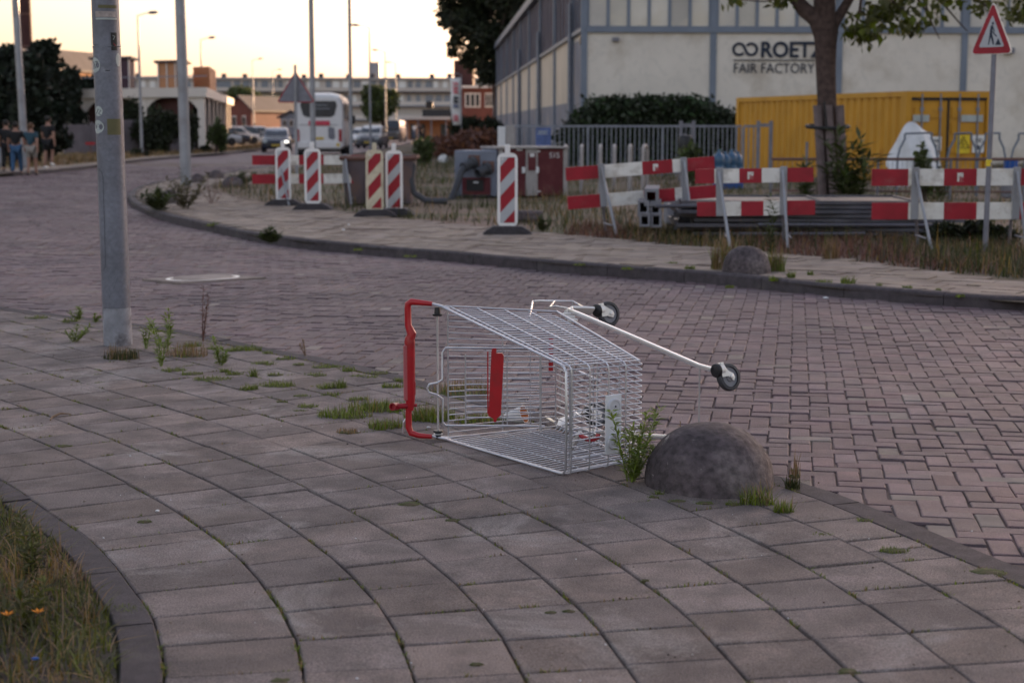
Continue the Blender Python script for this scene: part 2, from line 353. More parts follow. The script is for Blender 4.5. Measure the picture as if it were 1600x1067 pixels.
def kerb(name, line, wd, ztop, zbot, m, side=1, stone=1.0, gap=.008, b=.018):
    P = smooth_line(line, .1); N = normals(P) * side; s = np.r_[0, np.cumsum(np.linalg.norm(np.diff(P, axis=0), axis=1))]
    mb = MB(); L = s[-1]; k = 0.0
    while k < L - .05:
        t = np.linspace(k + gap / 2, min(k + stone, L) - gap / 2, 6)
        p = np.c_[np.interp(t, s, P[:, 0]), np.interp(t, s, P[:, 1])]; n = np.c_[np.interp(t, s, N[:, 0]), np.interp(t, s, N[:, 1])]
        dz = rng.normal() * .004; prof = [(0, zbot), (0, ztop - b), (b, ztop), (wd - b * .5, ztop), (wd, ztop - b * .5), (wd, zbot)]
        V = np.concatenate([np.c_[p + n * o_, np.full(6, z_ + dz)] for o_, z_ in prof]); q = len(prof)
        fs = [[j * 6 + i, (j + 1) * 6 + i, (j + 1) * 6 + i + 1, j * 6 + i + 1] if side > 0 else [j * 6 + i, j * 6 + i + 1, (j + 1) * 6 + i + 1, (j + 1) * 6 + i] for j in range(q - 1) for i in range(5)]
        fs += [[j * 6 for j in range(q)], [j * 6 + 5 for j in range(q)][::-1]]
        mb.add(V, fs); k += stone
    o = mb.build(name, m); o['kind'] = 'structure'; return o

ZR, ZF = -.03, .07                        # road level, far pavement level
Kin_px = [(0, 484), (87, 495), (153, 503), (210, 508), (324, 530), (407, 549), (525, 571), (630, 597), (760, 636), (960, 697), (1130, 733), (1252, 764), (1344, 806), (1458, 856), (1515, 880), (1600, 913)]
Kin = np.array([G(*q)[:2] for q in Kin_px])
Kin = np.r_[[Kin[0] + A(-14, 11.5), Kin[0] + A(-3, 2.8)], smooth_line(Kin, .4), [Kin[-1] + A(.28, -1.3), Kin[-1] + A(.45, -3.5)]]
Kl = smooth_line(Kin, .15); Kn = normals(Kl)
if Kn[len(Kn) // 2][0] < 0: Kn = -Kn      # towards the road
Ver_px = [(3, 749), (98, 814), (135, 838), (176, 879), (211, 928), (241, 964), (260, 1067)]
Ver = np.array([G(*q)[:2] for q in Ver_px]); Ver = np.r_[[Ver[0] + A(-6, 6.5), Ver[0] + A(-1.2, 1.6)], Ver, [Ver[-1] + A(.15, -.9), Ver[-1] + A(.15, -3)]]
sheet('ground', [(-1500, -30), (1500, -30), (1500, 1500), (-1500, 1500)], -.16, M['dirt'])
Isl_px = [(1600, 487), (1450, 476), (1300, 463), (1100, 441), (880, 424), (700, 408), (580, 398), (470, 387), (400, 377), (330, 362), (270, 348), (230, 337), (207, 325), (200, 314), (204, 305), (215, 298), (250, 288), (330, 279), (372, 271), (430, 262), (480, 254), (555, 243.5), (620, 231), (652, 222), (668, 214)]
Isl = np.array([G(x, y, ZR)[:2] for x, y in Isl_px]); Isl = np.r_[[Isl[0] + A(14, -3)], Isl, [A(-19, 520)]]
Left_px = [(0, 277), (60, 272), (105, 268), (148, 263), (230, 251), (330, 244), (400, 236.5), (440, 228), (480, 220), (560, 212)]
Lf = np.array([G(x, y, ZR)[:2] for x, y in Left_px]); Lf = np.r_[[Lf[0] + A(-22, -9)], Lf, [A(-42, 520)]]
isl_poly = np.r_[Isl, [(300, 520), (300, 5)]]
left_poly = np.r_[Lf, [(-300, 520), (-300, 20)]]
near_poly = np.r_[Kl, [(Kl[-1][0], -10), (-60, -10), (-60, Kl[0][1])]]
def und(x, y): return .013 * np.sin(x * .9 + 1) * np.sin(y * .7) + .006 * np.sin(x * 2.3 + y * 1.7)
mb = MB(); gx, gy = np.meshgrid(np.arange(-24, 24.1, .2), np.arange(2, 70, .2), indexing='ij'); nx_, ny_ = gx.shape; ii, jj = np.meshgrid(np.arange(nx_ - 1), np.arange(ny_ - 1), indexing='ij'); i0 = (ii * ny_ + jj).ravel()
mb.addq(np.c_[gx.ravel(), gy.ravel(), ZR - .0105 + und(gx.ravel(), gy.ravel())], np.c_[i0, i0 + ny_, i0 + ny_ + 1, i0 + 1]); road_ = mb.build('road', M['joint'], smooth=True); road_['kind'] = 'structure'
sheet('road_base', [(-80, -10), (80, -10), (80, 520), (-80, 520)], -.085, M['joint'])
sheet('island_ground', isl_poly, ZF - .03, M['dirt'])
sheet('verge_ground', left_poly, ZF - .01, M['dry'])
sheet('pavement_bed', near_poly, -.017, M['soil'])
kerb('far_kerb', Isl[:-1], .14, ZF + .012, -.09, M['kerb'], side=-1)
kerb('verge_kerb', Lf[:-1], .14, ZF + .012, -.09, M['kerb'], side=1)
kerb('near_kerb', Kl[::3], .15, -.003, -.09, M['kerb'], side=1 if (normals(Kl)[5] @ Kn[5]) > 0 else -1)
kerb('edging_kerb', Ver, .115, .006, -.09, M['kerb'], side=-1, stone=.62, b=.007)

MHc = np.array([G(x, y, ZR)[:2] for x, y in ((222, 440), (285, 446.5), (415, 437.5), (345, 431))]); MHo = MHc.mean(0) + (MHc - MHc.mean(0)) * 1.04
# bricks: herringbone setts of the carriageway, one mesh
def bricks():
    a = .1045; ang = -R(10); c, s_ = math.cos(ang), math.sin(ang)
    Rm = np.array([[c, -s_], [s_, c]]); n = 560
    I, J = np.meshgrid(np.arange(-n, n), np.arange(-20, 620), indexing='ij'); I, J = I.ravel(), J.ravel()
    hm = (I - J) % 4 == 0; vm = (I - J - 3) % 4 == 0
    C = np.r_[np.c_[I[hm] + 1., J[hm] + .5], np.c_[I[vm] + .5, J[vm] + 1.]] * a
    hz = np.r_[np.tile([[1., .5]], (hm.sum(), 1)), np.tile([[.5, 1.]], (vm.sum(), 1))] * a
    C = C @ Rm.T; k = (C[:, 1] > 3.2) & (C[:, 1] < 62) & (np.abs(C[:, 0]) < .41 * C[:, 1] + 1.6); C, hz = C[k], hz[k]
    k = ~pip(C, near_poly) & ~pip(C, np.r_[Isl + 0, [(300, 520), (300, 5)]]) & ~pip(C, left_poly); C, hz = C[k], hz[k]
    # keep clear of the near kerb
    d = np.min(np.linalg.norm(C[:, None, :] - Kl[None, ::2, :], axis=2), axis=1) if len(C) < 90000 else np.full(len(C), 9.)
    k = d > .19; C, hz, d = C[k], hz[k], d[k]; N = len(C)
    k = ~pip(C, MHo)  ; C, hz, d = C[k], hz[k], d[k]; N = len(C)
    near = C[:, 1] < 19
    z = ZR + und(C[:, 0], C[:, 1]) + rng.normal(size=N) * .0026
    gap = .0015 + .0018 * rng.random(N); rot = ang + rng.normal(size=N) * .012; off = rng.normal(size=(N, 2)) * .0018
    tx, ty = rng.normal(size=N) * .009, rng.normal(size=N) * .009
    def ring(sub, inset, dz):
        out = []
        for sx, sy in ((-1, -1), (1, -1), (1, 1), (-1, 1)):
            lx = sx * (hz[sub, 0] - gap[sub] - inset); ly = sy * (hz[sub, 1] - gap[sub] - inset)
            cc, ss = np.cos(rot[sub]), np.sin(rot[sub])
            out.append(np.c_[C[sub, 0] + off[sub, 0] + lx * cc - ly * ss, C[sub, 1] + off[sub, 1] + lx * ss + ly * cc, z[sub] + dz + lx * tx[sub] + ly * ty[sub]])
        return np.stack(out, 1)
    pale = rng.random(N) < np.where(d < .55, .16, .012)
    mb = MB()
    sub = np.where(near)[0]; V = np.concatenate([ring(sub, .007, 0), ring(sub, .0025, -.0025), ring(sub, 0, -.009), ring(sub, 0, -.045)], 1); n_ = len(sub)
    base = (np.arange(n_) * 16)[:, None]; q = [[0, 1, 2, 3]]
    for r_ in range(3):
        for j in range(4): q.append([r_ * 4 + j, r_ * 4 + 4 + j, r_ * 4 + 4 + (j + 1) % 4, r_ * 4 + (j + 1) % 4])
    Q = (base[:, None, :] + np.array(q)[None]).reshape(-1, 4)
    mb.addq(V.reshape(-1, 3), Q, np.repeat(pale[sub].astype(int), 13))
    sub = np.where(~near)[0]; V = np.concatenate([ring(sub, .003, 0), ring(sub, 0, -.02)], 1); n_ = len(sub)
    q = [[0, 1, 2, 3]] + [[j, 4 + j, 4 + (j + 1) % 4, (j + 1) % 4] for j in range(4)]
    Q = ((np.arange(n_) * 8)[:, None, None] + np.array(q)[None]).reshape(-1, 4)
    mb.addq(V.reshape(-1, 3), Q, np.repeat(pale[sub].astype(int), 5))
    o = mb.build('road_paving', [M['brick'], M['brickpale']]); o['kind'] = 'structure'
bricks()
far_road = sheet('far_road', [(-70, 60), (40, 60), (40, 520), (-70, 520)], ZR - .012, M['brick'])

# slabs of the near pavement follow the bend in courses
mp_ = np.array([G(*q)[:2] for q in [(0, 591), (127, 628), (267, 678), (376, 720), (477, 759), (540, 788), (645, 859), (700, 905), (760, 966), (805, 1020)]])
pf = np.polyfit(mp_[:, 1], mp_[:, 0], 3); yy = np.linspace(9.6, 4.3, 60); mline = np.c_[np.polyval(pf, yy), yy]
t0 = nrm(mline[0] - mline[3]); t1 = nrm(mline[-1] - mline[-4])
tail = [mline[-1]]; hd = math.atan2(t1[1], t1[0])
for i in range(30): hd -= .006; tail.append(tail[-1] + .09 * A(math.cos(hd), math.sin(hd)))
mline = np.r_[[mline[0] + t0 * q for q in np.arange(9, 0, -.1)], mline, tail[1:]]
mline = smooth_line(mline, .05); mN = normals(mline)
if mN[len(mN) // 2][0] < 0: mN = -mN
VL = smooth_line(Ver, .1)
def clip(poly, a, n):                     # keep the side where (p-a).n <= 0
    out = []
    for i in range(len(poly)):
        p, q = poly[i], poly[(i + 1) % len(poly)]; dp, dq = (p - a) @ n, (q - a) @ n
        if dp <= 0: out.append(p)
        if dp * dq < 0: out.append(p + (q - p) * dp / (dp - dq))
    return out
JOINTS = []
def slabs():
    mb = MB(); T = .3; g = .0034
    VN = normals(VL); VN = VN if VN[len(VN) // 2][0] < 0 else -VN
    vo = [((VL[i] - mline[j]) @ mN[j]) for i in range(0, len(VL), 4) for j in [int(np.argmin(np.linalg.norm(mline - VL[i], axis=1)))] if 3.5 < VL[i][1] < 7]
    cf = int(round(np.median(vo) / T + .12))
    for c in range(-8, 20):
        if c < cf: continue
        o0, o1 = (c * T + g if c > cf else c * T - .28), (c + 1) * T - g; mid = mline + mN * (c + .5) * T
        s = np.r_[0, np.cumsum(np.linalg.norm(np.diff(mid, axis=0), axis=1))]; k = (rng.random() * .1) + (.15 if c % 2 else 0)
        L0, L1 = mline + mN * o0, mline + mN * o1
        at = lambda P, t: np.array([np.interp(t, s, P[:, 0]), np.interp(t, s, P[:, 1])])
        while k < s[-1] - .4:
            ln = T if rng.random() > .07 else T * .5
            a0, a1 = k + g * (.6 + rng.random() * .9), k + ln - g; k += ln
            poly = [at(L0, a0), at(L0, a1), at(L1, a1), at(L1, a0)]; cen = sum(poly) / 4
            if abs(cen[0]) > .45 * cen[1] + 1.6 or cen[1] < 2.6 or cen[1] > 17: continue
            for P, N, mg in ((Kl, Kn, .006), (VL, VN, .003)):
                i = int(np.argmin(np.linalg.norm(P - cen, axis=1)))
                poly = clip(poly, P[i] - N[i] * mg, N[i])
                if len(poly) < 3: break
            if len(poly) < 3: continue
            P = np.array(poly); cc = P.mean(0)
            ar = .5 * abs(np.sum(P[:, 0] * np.roll(P[:, 1], -1) - np.roll(P[:, 0], -1) * P[:, 1]))
            if ar < .004: continue
            JOINTS.append((P[1 % len(P)], P[2 % len(P)])); JOINTS.append((P[0], P[1])); 
            ca = math.cos(r0 := rng.normal() * .006); sa = math.sin(r0); P = (P - cc) @ np.array([[ca, sa], [-sa, ca]]) + cc + rng.normal(size=2) * .0015
            tx, ty, dz = rng.normal() * .006, rng.normal() * .006, rng.normal() * .0015
            n = len(P); ring = lambda f_, z: np.c_[cc + (P - cc) * f_, z + dz + (P - cc) @ A(tx, ty)]
            V = np.concatenate([ring(1 - .045, 0), ring(1 - .012, -.003), ring(1, -.010), ring(1, -.04)])
            sg = np.sum(P[:, 0] * np.roll(P[:, 1], -1) - np.roll(P[:, 0], -1) * P[:, 1]) > 0
            fs = [list(range(n))]
            for r_ in range(3): fs += [[r_ * n + j, r_ * n + n + j, r_ * n + n + (j + 1) % n, r_ * n + (j + 1) % n] for j in range(n)]
            mb.add(V, fs if sg else [f[::-1] for f in fs])
    o = mb.build('pavement', M['tile']); o['kind'] = 'structure'
slabs()

# far pavement strip along the island kerb, of the same slabs
pav_in_px = [(1600, 437), (1450, 418), (1280, 398), (1100, 384), (900, 366), (760, 353), (640, 341), (530, 327), (450, 320), (400, 312), (350, 300), (330, 293), (372, 280), (430, 270), (480, 261), (555, 250)]
pin = np.array([G(x, y, ZF)[:2] for x, y in pav_in_px]); pin = np.r_[[pin[0] + A(14, -2.5)], pin]
strip_poly = np.r_[Isl[:22], pin[::-1]]
def far_slabs():
    mb = MB(); ang = R(-32); c, s_ = math.cos(ang), math.sin(ang)
    for i in range(-140, 140):
        for j in range(-20, 190):
            p = A(i * .3 + (.15 if j % 2 else 0), j * .3 + 3); q = A(p[0] * c - p[1] * s_, p[0] * s_ + p[1] * c)
            if q[1] < 9 or q[1] > 70 or abs(q[0]) > .42 * q[1] + 2: continue
            P = [A(u, v) * .1465 for u, v in ((-1, -1), (1, -1), (1, 1), (-1, 1))]; P = np.array([q + A(e[0] * c - e[1] * s_, e[0] * s_ + e[1] * c) for e in P])
            if not pip(P, strip_poly).all(): continue
            dz = rng.normal() * .004; tx, ty = rng.normal(size=2) * .012
            top = np.c_[P, ZF + dz + (P - q) @ A(tx, ty)]; bot = np.c_[P, np.full(4, ZF - .035)]
            mb.add(np.r_[top, bot], [[0, 1, 2, 3]] + [[k, k + 4, 4 + (k + 1) % 4, (k + 1) % 4] for k in range(4)])
    o = mb.build('far_pavement', M['tile2']); o['kind'] = 'structure'
far_slabs()
sheet('far_pavement_bed', strip_poly, ZF - .022, M['dirt'])
lp_px = [(0, 265), (105, 258), (148, 254), (230, 245.5), (330, 239), (400, 233), (440, 226), (480, 219)]
lpi = np.array([G(x, y, ZF)[:2] for x, y in lp_px]); lpi = np.r_[[lpi[0] + A(-22, -9)], lpi]
sheet('verge_pavement', np.r_[Lf[:10] + A(-.12, .05), lpi[::-1]], ZF - .004, M['tile2'])

# ------------------------------------------------------------------ foliage and blade makers
def leaf_arrays(P, size, fold=.25, up=0.0):
    n = len(P); d = rng.normal(size=(n, 3)); d[:, 2] -= up; d /= np.linalg.norm(d, axis=1)[:, None]
    u = np.cross(d, rng.normal(size=(n, 3))); u /= np.linalg.norm(u, axis=1)[:, None]; nn = np.cross(d, u)
    s = (size * (.6 + .8 * rng.random(n)))[:, None]
    V = np.stack([P, P + d * s * .5 + u * s * .3 + nn * s * fold * .3, P + d * s, P + d * s * .5 - u * s * .3 + nn * s * fold * .3], 1)
    return V.reshape(-1, 3), np.arange(4 * n).reshape(-1, 4)
def blob_points(blobs, n, shell=.55):     # blobs: (cx, cy, cz, rx, ry, rz)
    B = np.asarray(blobs, float); wt = (B[:, 3] * B[:, 4] * B[:, 5]) ** (2 / 3); k = rng.choice(len(B), n, p=wt / wt.sum())
    d = rng.normal(size=(n, 3)); d /= np.linalg.norm(d, axis=1)[:, None]
    r = shell + (1.08 - shell) * rng.random(n) ** .6; return B[k, :3] + d * r[:, None] * B[k, 3:]
def blades(P, h, wd=.006, lean=.5, seg=3):
    n = len(P); h = h * (.45 + .9 * rng.random(n)); az = rng.random(n) * 2 * np.pi; ln = lean * rng.random(n) ** 1.2
    dx = np.c_[np.cos(az), np.sin(az), np.zeros(n)]; fa = az + np.pi / 2 + rng.normal(size=n) * .5; sd_ = np.c_[np.cos(fa), np.sin(fa), np.zeros(n)]
    rows = []
    for i in range(seg + 1):
        t = i / seg; c = P + dx * (ln * h * t ** 1.8)[:, None]; c = c + np.c_[np.zeros(n), np.zeros(n), h * t * (1 - .25 * ln * t)]
        w_ = wd * (1 - t) ** .7 * .5 + .0004
        rows += [c - sd_ * w_, c + sd_ * w_]
    V = np.stack(rows, 1); q = [[2 * i, 2 * i + 1, 2 * i + 3, 2 * i + 2] for i in range(seg)]; k = 2 * (seg + 1)
    Q = ((np.arange(n) * k)[:, None, None] + np.array(q)[None]).reshape(-1, 4); return V.reshape(-1, 3), Q
def tree(name, label, loc, trunk, blobs, n, size, lm, cat='tree', group=None, shell=.5, fold=.3):
    t = thing(name, label, cat, loc, 0, group); o = A(*loc)
    mb = MB(); h = trunk[1]; r = trunk[0]
    mb.tube([(0, 0, -.3), (.03 * h, 0, h * .35), (-.02 * h, .02 * h, h * .7), (0, 0, h)], [r * 1.25, r, r * .8, r * .5], 9)
    for b in blobs[:10]:
        e = A(*b[:3]); a = A(0, 0, min(h * .95, max(h * .45, e[2] - 1.0))); mid = (a + e) / 2 + A(0, 0, .15); mb.tube([a, mid, e], [r * .5, r * .32, r * .1], 6)
    mb.build('trunk', M['bark'], t, smooth=True)
    V, Q = leaf_arrays(blob_points(blobs, n, shell), size, fold); mb = MB(); mb.addq(V, Q); mb.build('crown', lm, t); return t

# ------------------------------------------------------------------ the overturned shopping trolley
Cr = G(690, 684, .01); Lh = A(.57198, -.82026, 0); Dh = A(.82026, .57198, 0)
def Cc(L, d, z): return Cr * A(1, 1, 0) + Lh * L + Dh * d + A(0, 0, z)
trolley = thing('shopping_trolley', 'overturned silver wire shopping trolley with a red handle lying on the slab pavement', 'shopping trolley', Cr * A(1, 1, 0))
O = Cr * A(1, 1, 0)
def wires(name, lines, m, parent=trolley, r=.0027, n=6):
    mb = MB()
    for l in lines:
        rr = r
        if isinstance(l, tuple): l, rr = l
        mb.tube([Cc(*p) for p in l], rr * 1.12, n)
    return mb.build(name, m, parent, O, smooth=True)
def zu(L, d): return .65 - .17 * L - .055 * d * (1 - .5 * L)      # height of the upper side panel
def zl(L, d): return .008 + .030 * d                                # ... of the lower one
def Lr(d): return .02 + .25 * d                                      # rear edge of the sides
DB = lambda L: .57 - .15 * L                                         # depth of the basket
def Lf_(d): return 1.0 + .0 * d
ln = []
for i in range(27):                                                 # side wires run from rim to floor
    L = .03 + i * .0365
    for zf in (zu, zl):
        d1 = DB(L); d0 = -.005
        if L < Lr(d1): d1 = max(.03, (L - .02) / .25)
        ln.append([(L, d0, zf(L, 0)), (L, d1 * .97, zf(L, d1))] + ([(L, d1 + .012, zf(L, d1) + (-.02 if zf is zu else .02))] if L > .18 else []))
for dd in (.035, .17, .31, .44):                                    # long wires round three sides
    for_L = np.linspace(Lr(dd), 1.0, 8)
    k = min(1, dd / .42)
    up = [(L, dd * (1 - .26 * L), zu(L, dd) + .004) for L in for_L]; lo = [(L, dd * (1 - .26 * L), zl(L, dd) - .004) for L in for_L]
    de = dd * .74
    up[-1] = (.985, de, zu(1, de) + .004); lo[-1] = (.985, de, zl(1, de) - .004)
    ln.append((up + [(1.002, de, zu(1, de) - .008), (1.006, de, zu(1, de) - .03), (1.006, de, .25), (1.006, de, zl(1, de) + .03), (1.002, de, zl(1, de) + .004)] + lo[::-1], .0030))
NF = 18
for i in range(NF):                                                 # front wires turn down into the floor
    f_ = (i + .5) / NF; z0 = zl(1, 0) + (zu(1, 0) - zl(1, 0)) * f_; z1 = zl(1, .42) + (zu(1, .42) - zl(1, .42)) * f_
    zb = zl(.17, .56) + (zu(.17, .56) - zl(.17, .56)) * f_
    ln.append([(1.0, -.004, z0), (1.0, .42, z1), (.985, .432, z1), (.6, .494, (z1 + zb) / 2), (.17, .565, zb)])
for L in (.34, .56, .8):                                            # cross wires of the floor
    d1 = DB(L) + .004; ln.append(([(L, d1, zl(L, d1)), (L, d1, zu(L, d1))], .003))
basket = wires('basket', ln, M['chrome'])
rim = [(0, 0, zu(0, 0)), (.5, 0, zu(.5, 0)), (.96, 0, zu(.96, 0)), (.985, 0, zu(1, 0) - .004), (1.0, 0, zu(1, 0) - .02), (1.004, 0, .24), (1.0, 0, .03), (.985, 0, .012), (.96, 0, .009), (.5, 0, .009), (0, 0, .009)]
wires('rim', [(rim, .0052), ([(.995, .022, .02), (1.0, .022, .24), (.995, .022, zu(1, 0) - .015)], .0042),
              ([(.155, .575, zu(.15, .57) + .006), (.02, .01, .652)], .004), ([(.155, .575, .028), (.02, .01, .012)], .004),
              ([(.155, .575, zu(.15, .57) + .006), (.6, .49, zu(.6, .49) + .004), (.98, .425, zu(1, .42))], .0042), ([(.155, .575, .03), (.6, .49, .024), (.98, .425, .022)], .0042)], M['chrome'], basket)
# rear gate, hinged on a bar across the back
ln = []
NG = 21
for i in range(NG):
    f_ = (i + .7) / (NG + .4); z0 = .02 + .61 * f_; z1 = .04 + .53 * f_; ln.append([(.03, .02, z0), (.165, .56, z1)])
ln += [([(.03, .02, .02), (.03, .02, .635)], .0036), ([(.165, .562, .04), (.165, .562, .575)], .0036), ([(.10, .29, .03), (.10, .29, .6)], .003), ([(.135, .43, .035), (.135, .43, .585)], .003)]
gate = wires('rear_gate', ln, M['chrome'])
mb = MB(); mb.tube([Cc(-.012, -.012, .025), Cc(-.012, -.012, .63)], .0055, 8); mb.build('hinge_bar', M['zinc'], gate, O, smooth=True)
for z_, sg in ((.615, 1), (.035, -1)):
    mb = MB(); c = Cc(-.012, -.012, z_); mb.lathe(c - A(0, 0, .012 * sg), (0, 0, sg), [(.022, 0), (.024, .004), (.024, .010), (.016, .012), (.013, .04), (.009, .042)], 14)
    mb.build('hinge_cap', M['black'], gate, O, smooth=True)
for z_ in (.605, .028): mb = MB(); mb.lathe(Cc(-.012, -.012, z_), (0, 0, 1), [(.0225, 0), (.0225, .003)], 14); mb.build('washer', M['plate'], gate, O)
# child seat panel folded inside the gate
sx = lambda t: (.02 + .30 * t, -.005 + .40 * t)
ln = [([(*sx(.0), .09), (*sx(.0), .205), (*sx(-.06), .225), (*sx(-.13), .235), (*sx(-.15), .255), (*sx(-.13), .275), (*sx(-.05), .283), (*sx(0), .30), (*sx(0), .43), (*sx(.03), .452), (*sx(.5), .452), (*sx(1.0), .452)], .0042),
      ([(*sx(0), .09), (*sx(.03), .075), (*sx(.5), .075), (*sx(.98), .075)], .0042), ([(*sx(.22), .42), (*sx(.22), .08)], .0038), ([(*sx(.94), .415), (*sx(.94), .05)], .0055), ([(*sx(.62), .44), (*sx(.62), .08)], .003), ([(*sx(1.25), .43), (*sx(1.25), .05)], .0042), ([(*sx(1.25), .05), (*sx(1.3), .03), (*sx(1.42), .03), (*sx(1.48), .05), (*sx(1.48), .43)], .0042)]
for i in range(12): z_ = .115 + i * .027; ln.append([(*sx(.22), z_), (*sx(.94), z_)])
seat = wires('child_seat', ln, M['chrome'])
mb = MB(); a_, b_ = Cc(*sx(.455), 0), Cc(*sx(.575), 0); off = nrm(np.cross(b_ - a_, (0, 0, 1)))
pl = [(a_, .125), (a_ * .6 + b_ * .4, .112), (a_ * .55 + b_ * .45, .095), (a_ * .35 + b_ * .65, .095), (a_ * .3 + b_ * .7, .112), (b_, .128), (b_, .415), (a_ * .15 + b_ * .85, .428), (a_ * .6 + b_ * .4, .428), (a_ * .62 + b_ * .38, .452), (a_ * .9 + b_ * .1, .452), (a_, .44)]
mb.prism([p_ + A(0, 0, z_) + nrm(b_ - a_) * (z_ - .28) * .05 + off * .010 for p_, z_ in pl], -off * .020)
mb.box(a_ - nrm(b_ - a_) * .010 + A(0, 0, .285), (.006, .012, .30), rot=np.c_[nrm(b_ - a_), off, A(0, 0, 1)])
mb.build('seat_flap', M['red'], seat, O)
mb = MB(); c = Cc(.10, .58, .385); mb.box(c, (.022, .012, .17)); mb.build('red_strip', M['red'], gate, O)
# handle
mb = MB(); hL, hd_ = -.105, -.10
up = [Cc(-.03, -.03, .660), Cc(-.07, -.07, .665), Cc(hL, hd_, .668), Cc(hL - .012, hd_ - .012, .655), Cc(hL - .013, hd_ - .013, .635)]
mb.tube(up, [.011, .0135, .0165, .017, .016], 12)
lo = [Cc(-.03, -.035, .016), Cc(-.075, -.08, .018), Cc(hL - .002, hd_ - .006, .028), Cc(hL - .012, hd_ - .014, .055), Cc(hL - .012, hd_ - .014, .12), Cc(hL - .012, hd_ - .013, .15)]
mb.tube(lo, [.011, .013, .0165, .0165, .0155, .016], 12)
mb.tube([Cc(hL - .013, hd_ - .013, .64), Cc(hL - .012, hd_ - .012, .555), Cc(hL - .0, hd_ - .0, .515), Cc(hL - .006, hd_ - .006, .485)], [.016, .0165, .0225, .023], 12)
ex = nrm(A(1, 0, 0)); ey = A(0, 1, 0)
def hring(c, a, b, k=14): return [c + A(math.cos(t) * a, math.sin(t) * b, 0) for t in np.arange(k) * 2 * math.pi / k]
prof = [(.50, .021, .020, 0), (.475, .026, .024, 0), (.46, .025, .024, 0), (.20, .024, .024, 0), (.18, .022, .022, 0), (.14, .016, .016, 0)]
V = np.concatenate([hring(Cc(hL - .006, hd_ - .008, z_), a, b) for z_, a, b, _ in prof]); k = 14
mb.add(V, [[i * k + (j + 1) % k, i * k + j, (i + 1) * k + j, (i + 1) * k + (j + 1) % k] for i in range(5) for j in range(k)] + [list(range(k)), list(range(5 * k, 6 * k))[::-1]])
handle = mb.build('handle', M['red'], trolley, O, smooth=35)
mb = MB(); c = Cc(hL - .008, hd_ - .010, .325); mb.box(c + A(-.0165, -.0125, 0), (.020, .022, .27), rot=rz(.4), ch=.006); mb.build('grip_plate', mat('faded_red_plate', (.40, .10, .11), .35, var=.1), handle, O)
mb = MB(); c = Cc(hL - .01, hd_ - .012, .163)
mb.cyl(c + A(.01, 0, 0), c + A(-.055, -.02, .0), .0135, n=12); d_ = nrm(A(-.45, -.89, 0.12)); q_ = c + A(-.068, -.022, -.001)
mb.lathe(q_ - d_ * .022, d_, [(.0145, .03), (.0145, .0), (.0185, 0), (.0185, .044), (.0145, .044), (.0145, .014)], 18)
mb.cyl(c, c + A(.038, .0, .002), .0085, n=10)
lock = mb.build('coin_lock', M['redd'], handle, O, smooth=35)
mb = MB(); mb.box(c + A(.022, .0, .085), (.02, .02, .07), ch=.004); mb.build('lock_slot', M['redd'], handle, O)
mb = MB(); q_ = Cc(hL - .03, hd_ - .025, .08); mb.tube([q_ + A(.006, 0, .02), q_ + A(-.006, 0, .0), q_ + A(-.010, 0, -.055)], [.003, .005, .0035], 6); mb.build('lock_chain', M['zinc'], lock, O)
wires('handle_arm', [([(-.035, -.032, .661), (.0, 0, .652), (.06, .01, .642)], .0058), ([(-.03, -.028, .656), (.03, .02, .642)], .0042)], M['chrome'])
wires('handle_arm', [([(-.035, -.036, .018), (.02, 0, .010), (.06, .01, .009)], .0058), ([(-.03, -.034, .016), (.02, .03, .012)], .0042)], M['chrome'])
# side frame: the upper rail sags from the rear corner of the basket to the front castor; its twin lies on the ground
def flatbar(name, pts, wd, th, m, parent, side):
    mb = MB(); P = np.array([Cc(*p) for p in pts]); T = np.gradient(P, axis=0); V = []
    for p_, t_ in zip(P, T):
        s_ = nrm(np.asarray(side) - nrm(t_) * (np.asarray(side) @ nrm(t_))); n_ = nrm(np.cross(t_, s_))
        for a, b in ((-1, -1), (-.6, -1.25), (.6, -1.25), (1, -1), (1, 1), (.6, 1.25), (-.6, 1.25), (-1, 1)): V.append(p_ + s_ * a * wd / 2 + n_ * b * th / 2)
    k = 8; mb.add(V, [[i * k + j, i * k + (j + 1) % k, (i + 1) * k + (j + 1) % k, (i + 1) * k + j] for i in range(len(P) - 1) for j in range(k)] + [list(range(k))[::-1], list(range((len(P) - 1) * k, len(P) * k))])
    return mb.build(name, m, parent, O, smooth=30)
vz = A(0, 0, 1)
flatbar('side_rail', [(1.035, .80, .405), (.98, .775, .415), (.6, .70, .51), (.26, .64, .590), (.19, .632, .603), (.165, .64, .605)], .022, .012, M['zinc'], trolley, vz)
flatbar('side_rail', [(1.03, .78, .085), (.98, .765, .08), (.6, .65, .045), (.2, .57, .03)], .024, .012, M['zinc'], trolley, vz)
flatbar('rear_leg', [(.175, .632, .604), (.15, .66, .607), (.16, .74, .598), (.165, .79, .592)], .046, .012, M['flat'], trolley, A(1, 0, .4))
flatbar('rear_leg', [(.2, .57, .035), (.15, .62, .06), (.15, .70, .075), (.15, .75, .075)], .046, .012, M['flat'], trolley, A(1, 0, .4))
mb = MB()
for p in ((.19, .615, .588), (.23, .60, .577), (.27, .585, .568)): mb.box(Cc(*p), (.05, .018, .016), rot=rz(.4), ch=.003)
mb.build('bracket', M['flat'], trolley, O)
wires('front_stay', [([(.985, .775, .41), (.985, .775, .085)], .004)], M['zinc'])
